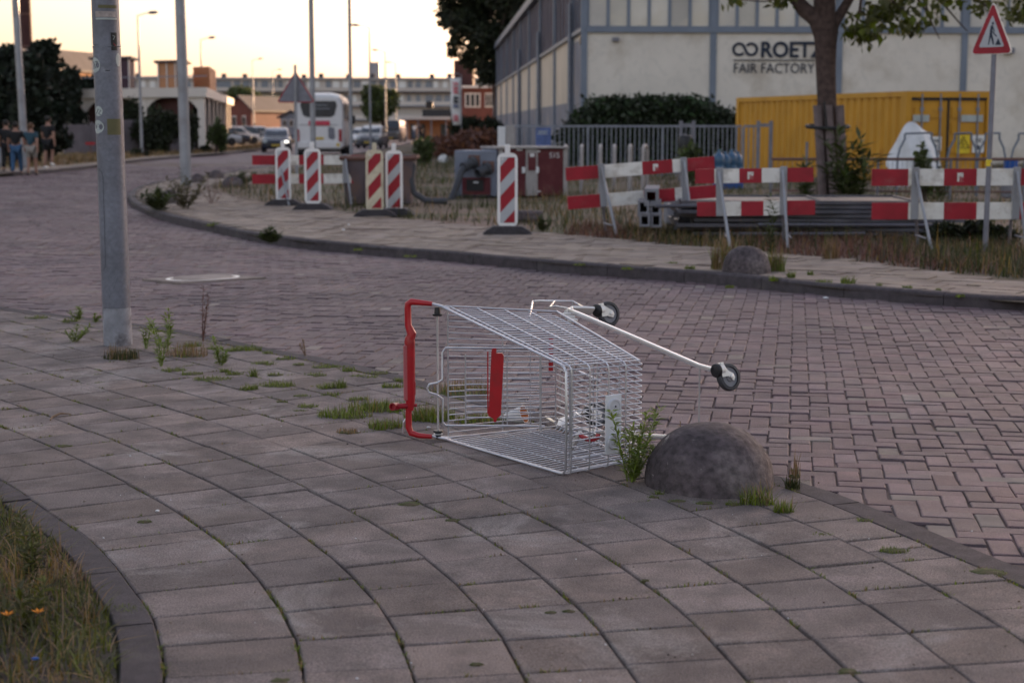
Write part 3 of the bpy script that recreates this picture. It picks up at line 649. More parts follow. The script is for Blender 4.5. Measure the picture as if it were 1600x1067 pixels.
wires('bottom_frame', [([(-.07, .57, .55), (-.10, .60, .585), (-.32, .77, .597), (-.30, .80, .60), (-.2, .94, .598), (-.17, .95, .585), (.0, .86, .59), (.14, .75, .60)], .0045),
                       ([(-.25, .86, .598), (-.1, .72, .59), (-.05, .72, .6), (.12, .68, .605)], .004), ([(-.2, .94, .598), (-.2, .94, .56)], .004),
                       ([(.15, .66, .08), (.15, .66, .56)], .005), ([(-.05, .75, .07), (-.05, .75, .55)], .003)], M['zinc'])
wires('bottom_rack', [[(-.08, .70, .33), (.05, .66, .34)], [(-.02, .72, .2), (.14, .64, .24)], [(.0, .72, .27), (.08, .7, .31)], [(.2, .68, .3), (.35, .7, .27)], [(.3, .66, .22), (.5, .66, .26)], ([(.25, .66, .1), (.45, .62, .36)], .003), ([(.15, .68, .1), (.3, .62, .09)], .004), ([(.06, .58, .06), (.25, .5, .07)], .006)], M['zinc'], r=.0045)
def castor(piv, drop, axle):
    p_ = Cc(*piv); c = Cc(piv[0] + drop[0], piv[1] + drop[1], piv[2] + drop[2]); ax = nrm(Lh * axle[0] + Dh * axle[1] + A(0, 0, axle[2]))
    mb = MB(); mb.lathe(c - ax * .016, ax, [(.047, 0), (.060, .002), (.064, .008), (.0645, .016), (.064, .024), (.060, .030), (.047, .032), (.047, .0)], 36); t_ = mb.build('wheel', M['tyre'], trolley, O, smooth=35)
    mb = MB(); mb.lathe(c - ax * .012, ax, [(.02, -.003), (.024, .004), (.046, .005), (.0475, .012), (.046, .019), (.024, .020), (.02, .027)], 28); mb.build('rim', M['hub'], t_, O, smooth=35)
    d_ = nrm(c - p_); e = nrm(np.cross(ax, Dh))
    mb = MB()
    for s_ in (-1, 1):
        q = ax * (s_ * .021); lst = [p_ + e * .034 + Dh * .010, p_ - e * .034 + Dh * .010, p_ - e * .032 + Dh * .045, c - e * .020 + Dh * .010, c - e * .004 + Dh * .020, c + e * .014 + Dh * .012, c + e * .026 - Dh * .012]
        mb.prism([v + q for v in lst], ax * .003 * s_)
        mb.lathe(c + q, ax * s_, [(.010, .003), (.010, .007), (.006, .010)], 10)
    mb.lathe(p_ + Dh * .006, Dh, [(.026, 0), (.030, .004), (.030, .024), (.026, .03)], 18)
    V0 = [p_ + e * .030 + Dh * .012, p_ - e * .030 + Dh * .012, p_ - e * .027 + Dh * .034, p_ + e * .034 + Dh * .030]
    mb.prism([v - ax * .021 for v in V0], ax * .042)
    f_ = mb.build('fork', M['flat'], t_, O, smooth=25)
    mb = MB(); mb.lathe(p_ - Dh * .012, Dh, [(.024, 0), (.031, .003), (.033, .010), (.033, .017), (.029, .022)], 20); mb.build('stem_ring', M['black'], f_, O, smooth=True)
castor((1.055, .815, .400), (.012, .062, -.034), (.93, 0, .25)); castor((.175, .81, .592), (.01, .064, -.020), (.93, 0, .2))
castor((.15, .77, .075), (.01, .055, -.012), (.9, -.2, .2)); castor((1.05, .80, .085), (.01, .06, -.02), (.95, 0, .1))
# front plate with two discs, and a red hook
mb = MB(); e0, e1 = Cc(1.013, .205, 0), Cc(1.013, .30, 0); fr_ = np.c_[Dh, Lh, A(0, 0, 1)]
mb.box(Cc(1.013, .25, .205), (.088, .006, .262), rot=fr_, ch=.002); pl_ = mb.build('front_plate', M['plate'], trolley, O)
for z_ in (.285, .130): mb = MB(); mb.lathe(Cc(1.016, .252, z_), Lh, [(.037, 0), (.037, .005), (.034, .010), (.026, .0105), (.024, .008), (.008, .008), (.007, .011)], 24); mb.build('disc', M['disc'], pl_, O, smooth=30)
for z_ in (.287, .132): mb = MB(); mb.ell(Cc(1.0262, .252, z_), (.005, .005, .005), 8, 6); mb.build('screw', M['black'], pl_, O)
wires('hook', [([(.93, .13, .160), (.95, .135, .150), (.97, .15, .142), (.98, .17, .142), (.985, .185, .15), (.985, .19, .165)], .009)], M['red'])
wires('hook_arm', [([(.75, .22, .06), (.86, .17, .13), (.93, .13, .165)], .012)], M['flat'])
# paper cup on the ground behind it
q = G(806, 664, -.02); cup = thing('paper_cup', 'white paper cup with an orange inside lying behind the trolley wires', 'cup', q)
mb = MB(); ax = nrm(A(.75, -.35, .28)); mb.lathe(A(0, 0, .045) - ax * .055, ax, [(.03, 0), (.032, .004), (.045, .1), (.047, .102), (.0465, .106), (.044, .106), (.044, .103), (.030, .012), (.001, .012)], 24); mb.build('cup_wall', M['cup'], cup, smooth=30)
mb = MB(); mb.lathe(A(0, 0, .045) - ax * .055, ax, [(.0288, .013), (.0432, .104), (.043, .104), (.0285, .0135)], 24); mb.build('cup_lining', M['cupin'], cup, smooth=True)

# ------------------------------------------------------------------ bollard stones
def dome(label, px, pyb, wpx, hpx, z, seed, group='rounded stone bollards by the kerbs'):
    b = G(px, pyb, z); Rr = wpx / 2 / F * b[1] / 1.0; b = b + A(0, Rr * .75, 0); hh = hpx / F * b[1] * 1.02
    mb = MB(); prof = [(Rr * 1.0, -.06), (Rr * 1.0, .0)] + [(Rr * math.cos(t) ** .9, hh * math.sin(t) ** .98) for t in np.linspace(.06, 1.50, 16)] + [(.004, hh)]
    mb.lathe((0, 0, 0), (0, 0, 1), prof, 40)
    V = np.concatenate(mb.V); r_ = np.random.default_rng(seed); ph = r_.random((6, 3)) * 6
    f_ = 1 + .028 * np.sin(V @ A(8, 4, 5) + ph[0, 0]) + .010 * np.sin(V @ A(31, -23, 27) + ph[3, 0]) * np.sin(V @ A(-19, 33, 15) + ph[4, 0]) + .010 * np.sin(V @ A(-5, 11, 6) + ph[1, 0]) + .008 * np.sin(V @ A(14, -13, 17) + ph[2, 0]); mb.V = [V * f_[:, None]]
    o = mb.build('stone_bollard', M['stone'], smooth=True); o.location = tuple(b); tag(o, label, 'bollard', group); return o
dome('large dark domed stone bollard beside the front of the overturned trolley', 1121, 772, 212, 97, 0, 1)
dome('domed stone bollard with tall straw grass beside it on the far kerb', 1171, 428, 78, 40, ZF, 2)
dome('small dark stone bollard beside the foot of the slim grey pole', 263, 318, 34, 20, ZF, 3)
dome('small stone bollard left of the row beyond the slim grey pole', 307, 286, 22, 14, ZF, 4)
dome('dark stone bollard farthest along the kerb of the traffic island', 336, 279, 25, 13, ZF, 5)
dome('weedy stone bollard lying right of the pair on the traffic island', 362, 291, 34, 15, ZF, 6)

# ------------------------------------------------------------------ poles and lamps
def pole(name, label, cat, base, top_z, r0, r1, m, group=None, lean=(0, 0)):
    t = thing(name, label, cat, base, 0, group); mb = MB(); mb.tube([(0, 0, -.1), (lean[0] * .5, lean[1] * .5, top_z / 2), (lean[0], lean[1], top_z)], [r0, (r0 + r1) / 2, r1], 24)
    mb.build('pole', m, t, smooth=True); return t
b = G(180, 541, 0); bz = b + A(0, .09, 0)
big = thing('street_pole', 'thick weathered grey pole with stickers standing on the slab pavement', 'pole', bz)
mb = MB(); mb.tube([(0, 0, -.1), (-.004, 0, .26)], [.098, .0965], 32); mb.build('pole_foot', M['polebase'], big, smooth=True)
mb = MB(); mb.tube([(-.004, 0, .262), (-.012, 0, 2.03)], [.0955, .0925], 32); mb.build('pole', M['polepaint'], big, smooth=True)
mb = MB(); mb.tube([(-.012, 0, 2.03), (-.013, 0, 2.045)], [.0945, .0945], 32); mb.build('collar', M['polepaint'], big, smooth=True)
mb = MB(); mb.tube([(-.013, 0, 2.045), (-.025, 0, 6.5)], [.0915, .08], 32); mb.build('upper_pole', M['polepaint'], big, smooth=True)
def on_pole(a, z, zc=None): r_ = .0965 - (.0035 * min(z, 2) / 2) + .0012; cx = -.006 - .003 * z; return A(cx + r_ * math.sin(a), -r_ * math.cos(a), z)
def pole_patch(name, a0, a1, z0, z1, m, parent=big, elliptic=False, k=10, lab=None):
    mb = MB(); V = []; fs = []
    if elliptic:
        ac, ar, zc, zr = (a0 + a1) / 2, (a1 - a0) / 2, (z0 + z1) / 2, (z1 - z0) / 2; V = [on_pole(ac, zc)] + [on_pole(ac + ar * math.cos(t), zc + zr * math.sin(t)) for t in np.arange(24) * math.pi / 12]
        fs = [[0, 1 + i, 1 + (i + 1) % 24] for i in range(24)]
    else:
        for i in range(k + 1): a = a0 + (a1 - a0) * i / k; V += [on_pole(a, z0), on_pole(a, z1)]
        fs = [[2 * i, 2 * i + 2, 2 * i + 3, 2 * i + 1] for i in range(k)]
    mb.add(V, fs); return mb.build(name, m, parent)
zpx = lambda y: D(180, y, bz[1] - .09)[2]
def patch_px(name, x0, x1, y0, y1, m, **kw):
    cx = lambda y: 167 + (179 - 167) * y / 540; r_ = 21.8; yc = (y0 + y1) / 2
    an = lambda x: math.asin(max(-.98, min(.98, (x - cx(yc)) / r_))); return pole_patch(name, an(x0), an(x1), zpx(y1), zpx(y0), m, **kw)
st = patch_px('sticker', 147, 163, 90, 114, M['sticker'], elliptic=True); st['label'] = 'oval pale sticker with dark scrawl'
patch_px('sticker', 153, 166, 166, 182, M['sticker'], elliptic=True); patch_px('sticker', 150, 168, 188, 209, M['sticker'], elliptic=True)
patch_px('sticker', 173, 191, 186, 211, M['stickol']); patch_px('sticker', 180, 187.3, 51, 79, M['black']); patch_px('sticker', 186.0, 190.5, 83, 104, M['sticker'], elliptic=True)
patch_px('paper_remnant', 156, 186, 18, 27, mat('paper_rest', (.36, .31, .29), .85, var=.3, scale=30)); patch_px('paper_remnant', 157, 187, 28, 31, M['sticker'])
patch_px('tape_mark', 161, 187, 8, 13, M['stickol']); patch_px('tape_mark', 171, 178, 110, 111.4, M['black'])
def pole_line(pts, m, name, r=.0009):
    mb = MB(); cx = lambda y: 167 + 12 * y / 540; mb.tube([on_pole(math.asin(max(-.98, min(.98, (x - cx(y)) / 21.8))), zpx(y)) for x, y in pts], r, 5); return mb.build(name, m, big)
pole_line([(152, 265), (158, 265), (163, 269), (165, 276), (167, 400), (167, 416), (163, 423), (156, 424)], M['black'], 'hatch_seam', .0011)
pole_line([(149, 96), (153, 100), (151, 108)], M['navy'], 'scrawl', .002); pole_line([(154, 97), (158, 96), (154, 107), (160, 105)], M['navy'], 'scrawl', .002)
pole_line([(155, 178), (158, 171), (163, 173), (159, 178), (163, 180)], M['navy'], 'scrawl', .0022); pole_line([(154, 200), (157, 194), (163, 196), (161, 203), (156, 203)], M['cabgrey'], 'scrawl', .0012)
pole_line([(182, 56), (185, 57), (183, 62)], M['sticker'], 'scrawl', .0018); pole_line([(183, 68), (186, 72)], M['bred'], 'scrawl', .0025); pole_line([(172, 466), (182, 445), (186, 432)], M['black'], 'scrawl', .0007)

pole('slim_pole', 'slim pale grey pole rising from weeds at the tip of the traffic island', 'pole', G(291, 290, ZF), 11, .135, .10, M['steel'], lean=(-.08, 0))
pole('tram_pole', 'tall grey pole in front of the white coach', 'pole', G(490, 262, ZF), 13, .10, .075, M['steel'])
pole('tram_pole', 'thin tall grey pole at the right side of the white coach', 'pole', G(549, 254, ZF), 14, .075, .06, M['steel'])
pole('tall_pole', 'tall grey pole in front of the dark conifers behind the walkers', 'pole', G(40, 262, ZF) + A(0, 0, 0), 14, .13, .1, M['steel'], lean=(-.3, 0))
def lamp(label, base, top_z, arm, m=M['steel'], r=.07, group='street lamps along the road', L=1.0, head=.62):
    t = thing('street_lamp', label, 'street lamp', base, 0, group); mb = MB(); mb.tube([(0, 0, -.1), (0, 0, top_z * .4), (0, 0, top_z)], [r * 1.15, r, r * .62], 12); mb.build('lamp_post', m, t, smooth=True)
    mb = MB(); mb.tube([(0, 0, top_z - .05), (arm * .3, 0, top_z + .03), (arm * L, 0, top_z + .12)], r * .35, 8); mb.build('lamp_arm', m, t, smooth=True)
    s_ = 1 if arm > 0 else -1; mb = MB(); mb.ell((arm * L + s_ * head * .45, 0, top_z + .13), (head * .55, .17, .09), 14, 8, rot=ry(-.06 * s_)); mb.build('lamp_head', M['midgrey'], t, smooth=True); return t
def lamp_px(label, xb, yb, ytop, arm_px, Y=None, r=.07, z=ZF):
    b = G(xb, yb, z) if Y is None else np.r_[D(xb, yb, Y)[:2], z]; s_ = b[1] / F; lamp(label, b, CH + (198 - ytop) * s_ * .995 - z, arm_px * s_ * .55, r=r, head=abs(arm_px) * s_ * .5)
lamp_px('street lamp nearest on the grass verge before the white arcade', 222, 243, 28, 30)
lamp_px('street lamp at the lit corner of the white arcade', 318, 233, 65, 22)
lamp_px('street lamp behind the gabled houses, left of the coach', 397, 224, 96, 16, Y=170)
lamp_px('small far street lamp just above the sign triangle by the coach', 428, 215, 112, 14, Y=230, r=.06)
lamp_px('street lamp with its arm to the left beside the round green tree', 579, 218, 46, -28, Y=105)
lamp_px('street lamp in front of the round green tree, second of the right row', 603, 214, 83, -20, Y=140)
lamp_px('far street lamp at the right edge of the round green tree', 619, 212, 101, -14, Y=175)

# ------------------------------------------------------------------ beacons
def beacon(label, px, ybase, wpx, ytop, ybot, face, rot=0.0, frame=None):
    b = G(px, ybase, ZF); s_ = 1 / F * b[1]; t = thing('traffic_beacon', label, 'traffic beacon', b + A(0, .12, 0), rot, 'red striped traffic beacons')
    wd = wpx * s_ * 1.02; zt = CH + (198 - ytop) * s_ - ZF; zb = CH + (198 - ybot) * s_ - ZF; h = zt - zb; r_ = wd * .28
    def outl(w_, z0, z1, r_):
        P = []
        for cx, cz, a0 in ((w_ / 2 - r_, z1 - r_, 0), (-w_ / 2 + r_, z1 - r_, 90), (-w_ / 2 + r_, z0 + r_, 180), (w_ / 2 - r_, z0 + r_, 270)):
            for a in (0, 30, 60, 90): P.append((cx + r_ * math.cos(R(a0 + a)), cz + r_ * math.sin(R(a0 + a))))
        return P
    mb = MB(); mb.prism([(x, .018, z) for x, z in outl(wd, zb, zt, r_)], (0, -.036, 0)); mb.box((0, 0, zt + .05), (wd * .26, .034, .13), ch=.01); mb.prism([(-wd * .3, .012, zb + .01), (wd * .3, .012, zb + .01), (wd * .1, .012, zb - .07), (-wd * .1, .012, zb - .07)], (0, -.024, 0)); mb.box((0, 0, zb - .1), (wd * .17, .024, .12))
    fr = mb.build('frame', frame or M['bframe'], t, smooth=30)
    iw, z0, z1 = wd * .72, zb + h * .055, zt - h * .055; mb = MB(); P = [(-iw / 2, z0), (iw / 2, z0), (iw / 2, z1), (-iw / 2, z1)]
    mb.add([(x, -.0205, z) for x, z in P], [[0, 1, 2, 3]], 0)
    ih = z1 - z0; sl = iw * 1.12; per = ih * .452
    for i in range(-1, 4):                # red bands rise to the right
        c0 = z0 + ih * .07 - per * .62 + i * per; q = [np.array(v) for v in ((-iw / 2, c0 - sl * .35), (iw / 2, c0 - sl * .35 + sl), (iw / 2, c0 - sl * .35 + sl + per * .55), (-iw / 2, c0 - sl * .35 + per * .55))]
        q = clip(q, A(0, z1 - .004), A(0, 1)); q = clip(q, A(0, z0 + .004), A(0, -1)) if len(q) > 2 else q
        if len(q) > 2: mb.add([(x, -.0230, z) for x, z in q], [list(range(len(q)))], 1)
    mb.box((-iw * .36, -.024, z1 - iw * .12), (iw * .13, .002, iw * .13), m=2)
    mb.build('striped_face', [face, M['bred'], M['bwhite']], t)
    mb = MB(); fw = wd * 2.45
    mb.prism([(-fw / 2, -.2, 0), (fw / 2, -.2, 0), (fw / 2 - .05, -.2, .05), (fw * .28, -.2, .105), (-fw * .28, -.2, .105), (-fw / 2 + .05, -.2, .05)], (0, .4, 0))
    for sx in (-1, 1): mb.box((sx * fw * .3, -.205, .04), (.05, .02, .05))
    mb.build('rubber_foot', M['foot'], t); return t
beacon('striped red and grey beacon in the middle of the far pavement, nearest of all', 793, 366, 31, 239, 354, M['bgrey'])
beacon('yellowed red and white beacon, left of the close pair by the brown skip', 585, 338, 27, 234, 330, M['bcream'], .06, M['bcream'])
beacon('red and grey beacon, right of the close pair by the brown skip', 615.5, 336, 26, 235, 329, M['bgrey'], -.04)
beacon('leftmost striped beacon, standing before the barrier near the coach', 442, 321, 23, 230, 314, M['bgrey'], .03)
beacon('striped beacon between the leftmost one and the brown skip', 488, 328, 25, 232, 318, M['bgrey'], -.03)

# ------------------------------------------------------------------ red and white barriers
def barrier(label, P0, P1, P2, feet_z, reds, logo, legs, hgt, rot_extra=0.0, lean=0.30):
    # P0, P1: ends of the top plank (centres); P2: drop vector to the lower plank; reds: red spans (0..1) of both planks
    o = (P0 + P1) / 2 * A(1, 1, 0) + A(0, 0, feet_z); t = thing('road_barrier', label, 'barrier', o, 0, 'red and white plank barriers'); u = nrm(P1 - P0); L = np.linalg.norm(P1 - P0); n = nrm(np.cross(u, (0, 0, 1))); v = nrm(np.cross(n, u))
    if n[1] > 0: n = -n
    v = A(*v) if v[2] > 0 else -v
    fr = np.c_[u, n, v]
    for base, rl in ((P0, reds[0]), (P0 + P2, reds[1])):
        mb = MB(); cuts = sorted({0.0, 1.0, *[q for s_ in rl for q in s_]})
        for a, b in zip(cuts[:-1], cuts[1:]):
            isr = any(s_[0] - 1e-6 <= a and b <= s_[1] + 1e-6 for s_ in rl); mb.box(base + u * L * (a + b) / 2, (L * (b - a) - .0005, .034, hgt), rot=fr, m=1 if isr else 0)
        pk = mb.build('plank', [M['bwhite'], M['bred']], t, o)
        if logo is not None and base is P0:
            mb = MB(); c = base + u * L * logo + n * .0185; mb.box(c, (.07, .003, hgt * .52), rot=fr); lg = mb.build('emblem_plate', M['bwhite'], pk, o)
            mb = MB(); mb.prism([c + n * .0022 + u * a + v * b for a, b in ((-.012, -.05), (.012, -.05), (.006, .012), (-.006, .012))], n * .002); mb.box(c + n * .003 + u * .024 - v * .025, (.018, .002, .05), rot=fr); mb.build('emblem', M['bred'], pk, o)
    for f_ in legs:
        c = P0 + u * L * f_; zt = c[2] + hgt * .55
        mb = MB(); mb.box((c + c + P2) / 2 + n * .03 + v * .01, (.085, .03, abs(P2[2]) + hgt * 1.1), rot=fr, ch=.004); mb.box((c + c + P2) / 2 - n * .035, (.075, .03, abs(P2[2]) + hgt * 1.1), rot=fr, ch=.004); up_ = mb.build('upright', M['steel'], t, o)
        for sg, nm in ((1, 'front'), (-1, 'back')):
            top = c + n * (.055 * sg) + v * hgt * .3; ft = c * A(1, 1, 0) + n * (lean * sg + .05 * sg) + A(0, 0, feet_z) + u * .14 * (1 if f_ < .5 else .4)
            mb = MB(); mb.tube([top, ft + A(0, 0, .012)], .019, 8); mb.cyl(ft, ft + A(0, 0, .02), .024, n=8); mb.build('leg', M['steel'] if sg > 0 else M['midgrey'], t, o, smooth=True)
        mb = MB(); z1 = feet_z + .12; mb.tube([c * A(1, 1, 0) + n * lean * .9 + A(0, 0, z1) + u * .1, c * A(1, 1, 0) - n * lean * .9 + A(0, 0, z1) + u * .1], .012, 6); mb.build('brace', M['midgrey'], t, o)
    return t
Yb = 21.5
barrier('tilted red and white barrier resting against the grey hollow blocks', D(884, 272.5, Yb), D(1116, 254.5, Yb + .3), D(890, 318, Yb) - D(887, 273, Yb), ZF, ([(0, .235), (.51, .715), (.79, 1)], [(0, .22), (.51, .72), (.8, 1)]), .60, (.235, .79), .175)
Yb = 19.4
barrier('shorter red and white barrier in front of the stacked steel sheets', D(1086, 276, Yb), D(1271, 273, Yb - .15), D(1090, 327, Yb) - D(1087, 276, Yb), ZF, ([(0, .165), (.375, .565), (.76, 1)], [(0, .165), (.375, .565), (.76, 1)]), .47, (.20, .74), .172, lean=.34)
Yb = 19.2
barrier('red and white barrier beside the roadworks sign, cut by the picture edge', D(1362, 277.5, Yb), D(1655, 276.5, Yb - .1), D(1362, 330, Yb) - D(1362, 277.5, Yb), ZF, ([(0, .195), (.385, .56), (.755, 1)], [(0, .195), (.385, .56), (.755, 1)]), .472, (.23, .77), .20, lean=.34)
Yb = 29.5
barrier('red and white barrier behind the two left beacons near the coach', D(394, 250.5, Yb), D(562, 250.0, Yb + .5), D(394, 280, Yb) - D(394, 250.5, Yb), ZF, ([(0, .25), (.43, .66), (.92, 1)], [(0, .25), (.43, .66), (.92, 1)]), None, (.24, .86), .175)

# ------------------------------------------------------------------ warehouse
def text_mesh(s, size, name, m, parent, mtx, ext=.01, bold=0.0):
    cu = bpy.data.curves.new(name, 'FONT'); cu.body = s; cu.size = size; cu.extrude = ext; cu.resolution_u = 3; cu.offset = bold
    o = bpy.data.objects.new(name, cu); COL.objects.link(o); dg = bpy.context.evaluated_depsgraph_get(); dg.update()
    me = bpy.data.meshes.new_from_object(o.evaluated_get(dg)); bpy.data.objects.remove(o); bpy.data.curves.remove(cu)
    me.materials.clear(); me.materials.append(m); me.transform(mtx); q = bpy.data.objects.new(name, me); COL.objects.link(q); q.parent = parent; return q
WY = 62.0; W0 = D(915, 198, WY) * A(1, 1, 0); wa = R(2.79); U = A(math.cos(wa), math.sin(wa), 0); Wd = A(-math.sin(wa), math.cos(wa), 0); Z3 = A(0, 0, 1)
WH, WS = 8.6, 5.17; LEN, DEP = 46.0, 93.0
wh = thing('warehouse', 'long cream panelled warehouse with blue grey steel frame and a lettered front wall', 'warehouse', W0)
fr = np.c_[U, Wd, Z3]
def wbox(mb, u0, u1, d0, d1, z0, z1, m=0): mb.box(W0 + U * (u0 + u1) / 2 + Wd * (d0 + d1) / 2 + Z3 * (z0 + z1) / 2, (u1 - u0, d1 - d0, z1 - z0), rot=fr, m=m)
mb = MB(); wbox(mb, .0, LEN, 0.02, DEP, -.2, WS); wf = mb.build('wall', M['cream'], wh, W0); wf['label'] = 'cream front wall'
mb = MB(); wbox(mb, .1, LEN, .15, DEP - .1, WS + .002, WH); mb.build('upper_wall', M['dpane'], wh, W0)
mb = MB(); wbox(mb, -.25, LEN + .3, -.12, DEP + .3, WH + .003, WH + .35); wbox(mb, 2, LEN - 2, 8, DEP - 4, WH + .35, WH + 1.2); mb.build('roof', M['blueframe'], wh, W0)
posts = [-.08 + .0] + [(1112 - 915) / F * WY + i * 4.88 for i in range(9)]
for p in posts:
    mb = MB(); wbox(mb, p - .12, p + .12, -.06, .06, -.2, WH); mb.build('column', M['blueframe'], wh, W0)
mb = MB(); wbox(mb, 0, LEN, -.09, .02, WS - .12, WS + .12); mb.build('sill_beam', M['blueframe'], wh, W0)
for i in range(9):                        # glazed bays of the front
    a, b = posts[i] + .13, posts[i + 1] - .13; mb = MB(); [wbox(mb, a + (b - a) * k / 6 + .04, a + (b - a) * (k + 1) / 6 - .04, .01 + .012 * rng.random(), .09, WS + .13, WH - .05) for k in range(6)]; wn_ = mb.build('window', M['pane'], wh, W0)
    n_ = 6
    for k in range(n_ + 1): mb = MB(); x = a + (b - a) * k / n_; wbox(mb, max(a, x - .06), min(b, x + .06), -.04, .028, WS + .13, WH - .05); mb.build('mullion', M['blueframe'], wn_, W0)
mb = MB(); wbox(mb, -.22, .0, -.02, .45, 4.6, 4.9); mb.build('junction_box', M['black'], wh, W0)
mb = MB(); wbox(mb, 1.0, 1.25, -.16, -.0, 4.72, 4.86); mb.build('wall_lamp', M['midgrey'], wh, W0)
mb = MB(); wbox(mb, posts[3] + 1.5, posts[3] + 1.9, -.25, -.0, 4.3, 4.5); mb.build('wall_lamp', M['midgrey'], wh, W0)
# left side: dark glazing above, pale panels with a grey painted dado below
lp = [0, 5.4, 15, 25.5, 35.5, 45.3, 54.7, 65, 75.5, 85, 93]
mb = MB(); wbox(mb, -.03, .0, .02, .95, -.2, 4.6); mb.build('side_panel', M['maroonw'], wh, W0)
for i, (a, b) in enumerate(zip(lp[:-1], lp[1:])):
    a0 = a + (1.0 if i == 0 else .15)
    mb = MB(); wbox(mb, -.03, .0, a0, b - .15, -.2 if i == 0 else 2.5, 4.9 if i == 0 else WS - .05); mb.build('side_panel', M['greypanel'] if i == 0 else M['sidecream'], wh, W0)
    if i:
        mb = MB(); wbox(mb, -.03, .0, a0, b - .15, -.2, 2.497); mb.build('painted_dado', M['greypanel'], wh, W0)
    mb = MB(); wbox(mb, .0, .08, a0, b - .15, WS + .1, WH - .2); w_ = mb.build('side_window', M['dpane'], wh, W0)
    for k in range(1, 5): mb = MB(); d_ = a + (b - a) * k / 5; wbox(mb, -.05, -.002, d_ - .05, d_ + .05, WS + .1, WH - .2); mb.build('mullion', M['blueframe'], w_, W0)
    mb = MB(); wbox(mb, -.14, .02, b - .13, b + .13, -.2, WH); mb.build('column', M['blueframe'], wh, W0)
    if i in (0, 2, 4): mb = MB(); mb.tube([W0 + U * -.22 + Wd * (b - .5) + Z3 * z for z in (-.1, 4.3, 6.5)], .08, 8); mb.build('downpipe', M['lightgrey'], wh, W0)
mb = MB(); wbox(mb, -.16, .0, 0, DEP, WS - .05, WS + .1); mb.build('sill_beam', M['blueframe'], wh, W0)
mb = MB(); wbox(mb, -.3, -.02, -.1, DEP, WH - .16, WH); mb.build('gutter', M['blueframe'], wh, W0)
wm = Matrix(((U[0], 0, -Wd[0], 0), (U[1], 0, -Wd[1], 0), (0, 1, 0, 0), (0, 0, 0, 1)))
def wpos(px, py): p = D(px, py, WY); t = (p[0] - W0[0]) / U[0]; return t, p[2]
def wtext(s, px, py, hpx, name, wpx, bold=0.0):
    t, z = wpos(px, py); h = hpx / F * WY; size = h / .69; o = text_mesh(s, size, name, M['navy'], wh, Matrix.Identity(4), bold=bold)
    xs = [v.co.x for v in o.data.vertices]; k = (wpx / F * WY) / (max(xs) - min(xs)); o.data.transform(Matrix.Translation((-min(xs), 0, 0))); o.data.transform(Matrix.Diagonal((k, 1, 1, 1)))
    p = U * t - Wd * .03 + Z3 * z; o.data.transform(Matrix.Translation(p) @ wm)
wtext('ROETZ', 1191, 89, 23, 'lettering', 99, .022); wtext('FAIR FACTORY', 1148, 114, 15, 'lettering', 126, -.002)
mb = MB(); t, z = wpos(1147, 94); wbox(mb, t, t + 128 / F * WY, -.04, -.005, z - .02, z + .02); mb.build('lettering_rule', M['navy'], wh, W0)
mb = MB(); t, z = wpos(1166, 77); k = WY / F; P = []
for a in np.linspace(R(38), R(322), 18): P.append(W0 + U * (t - 9.5 * k + 8.7 * k * math.cos(a)) + Z3 * (z + 8.7 * k * math.sin(a)) - Wd * .02)
Q = []
for a in np.linspace(R(218), R(502), 18): Q.append(W0 + U * (t + 9.5 * k + 8.7 * k * math.cos(a)) + Z3 * (z + 8.7 * k * math.sin(a)) - Wd * .02)
def ribbon(mb, P, w_, m=0):
    P = np.array(P); T = np.gradient(P, axis=0); V = []
    for p_, t_ in zip(P, T): s_ = nrm(np.cross(t_, Wd)); V += [p_ - s_ * w_ / 2, p_ + s_ * w_ / 2]
    n_ = len(P); mb.add(V, [[2 * i, 2 * i + 1, 2 * i + 3, 2 * i + 2] for i in range(n_ - 1)], m)
P = np.array(P); Q = np.array(Q); loop = np.r_[Q, P[0:0]]
ribbon(mb, np.r_[P[::-1], [ (P[0] + Q[-1]) / 2 * 0 + W0 + U * t + Z3 * z - Wd * .02 ], Q], 4.2 * k)
mb.build('loop_emblem', M['navy'], wh, W0)

# ivy on the foot of the warehouse
iv = thing('ivy', 'dark ivy heap climbing the lower front wall of the warehouse', 'ivy', D(1015, 198, 60.5) * A(1, 1, 0)); io = A(*iv.location); bl = []
for x in range(885, 1165, 13):
    ytop = np.interp(x, [880, 900, 925, 960, 1090, 1120, 1165], [200, 176, 147, 146, 146, 160, 186]); p = D(x, ytop, 60.8); zt = p[2]
    for zz in np.arange(.2, zt, .5): bl.append((p[0] - io[0], rng.normal() * .15, min(zz, zt - .55), .6, .5, .45))
V, Q = leaf_arrays(blob_points(bl, 15000, .4), .20); mb = MB(); mb.addq(V, Q); mb.build('foliage', M['ivy'], iv)
mb = MB()
for x in (900, 950, 1010, 1070, 1120): p = D(x, 198, 60.9) - io; mb.tube([(p[0], p[1], 0), (p[0] + .2, p[1], 1), (p[0] - .1, p[1], 2)], .04, 5)
mb.build('vine_stem', M['bark'], iv)

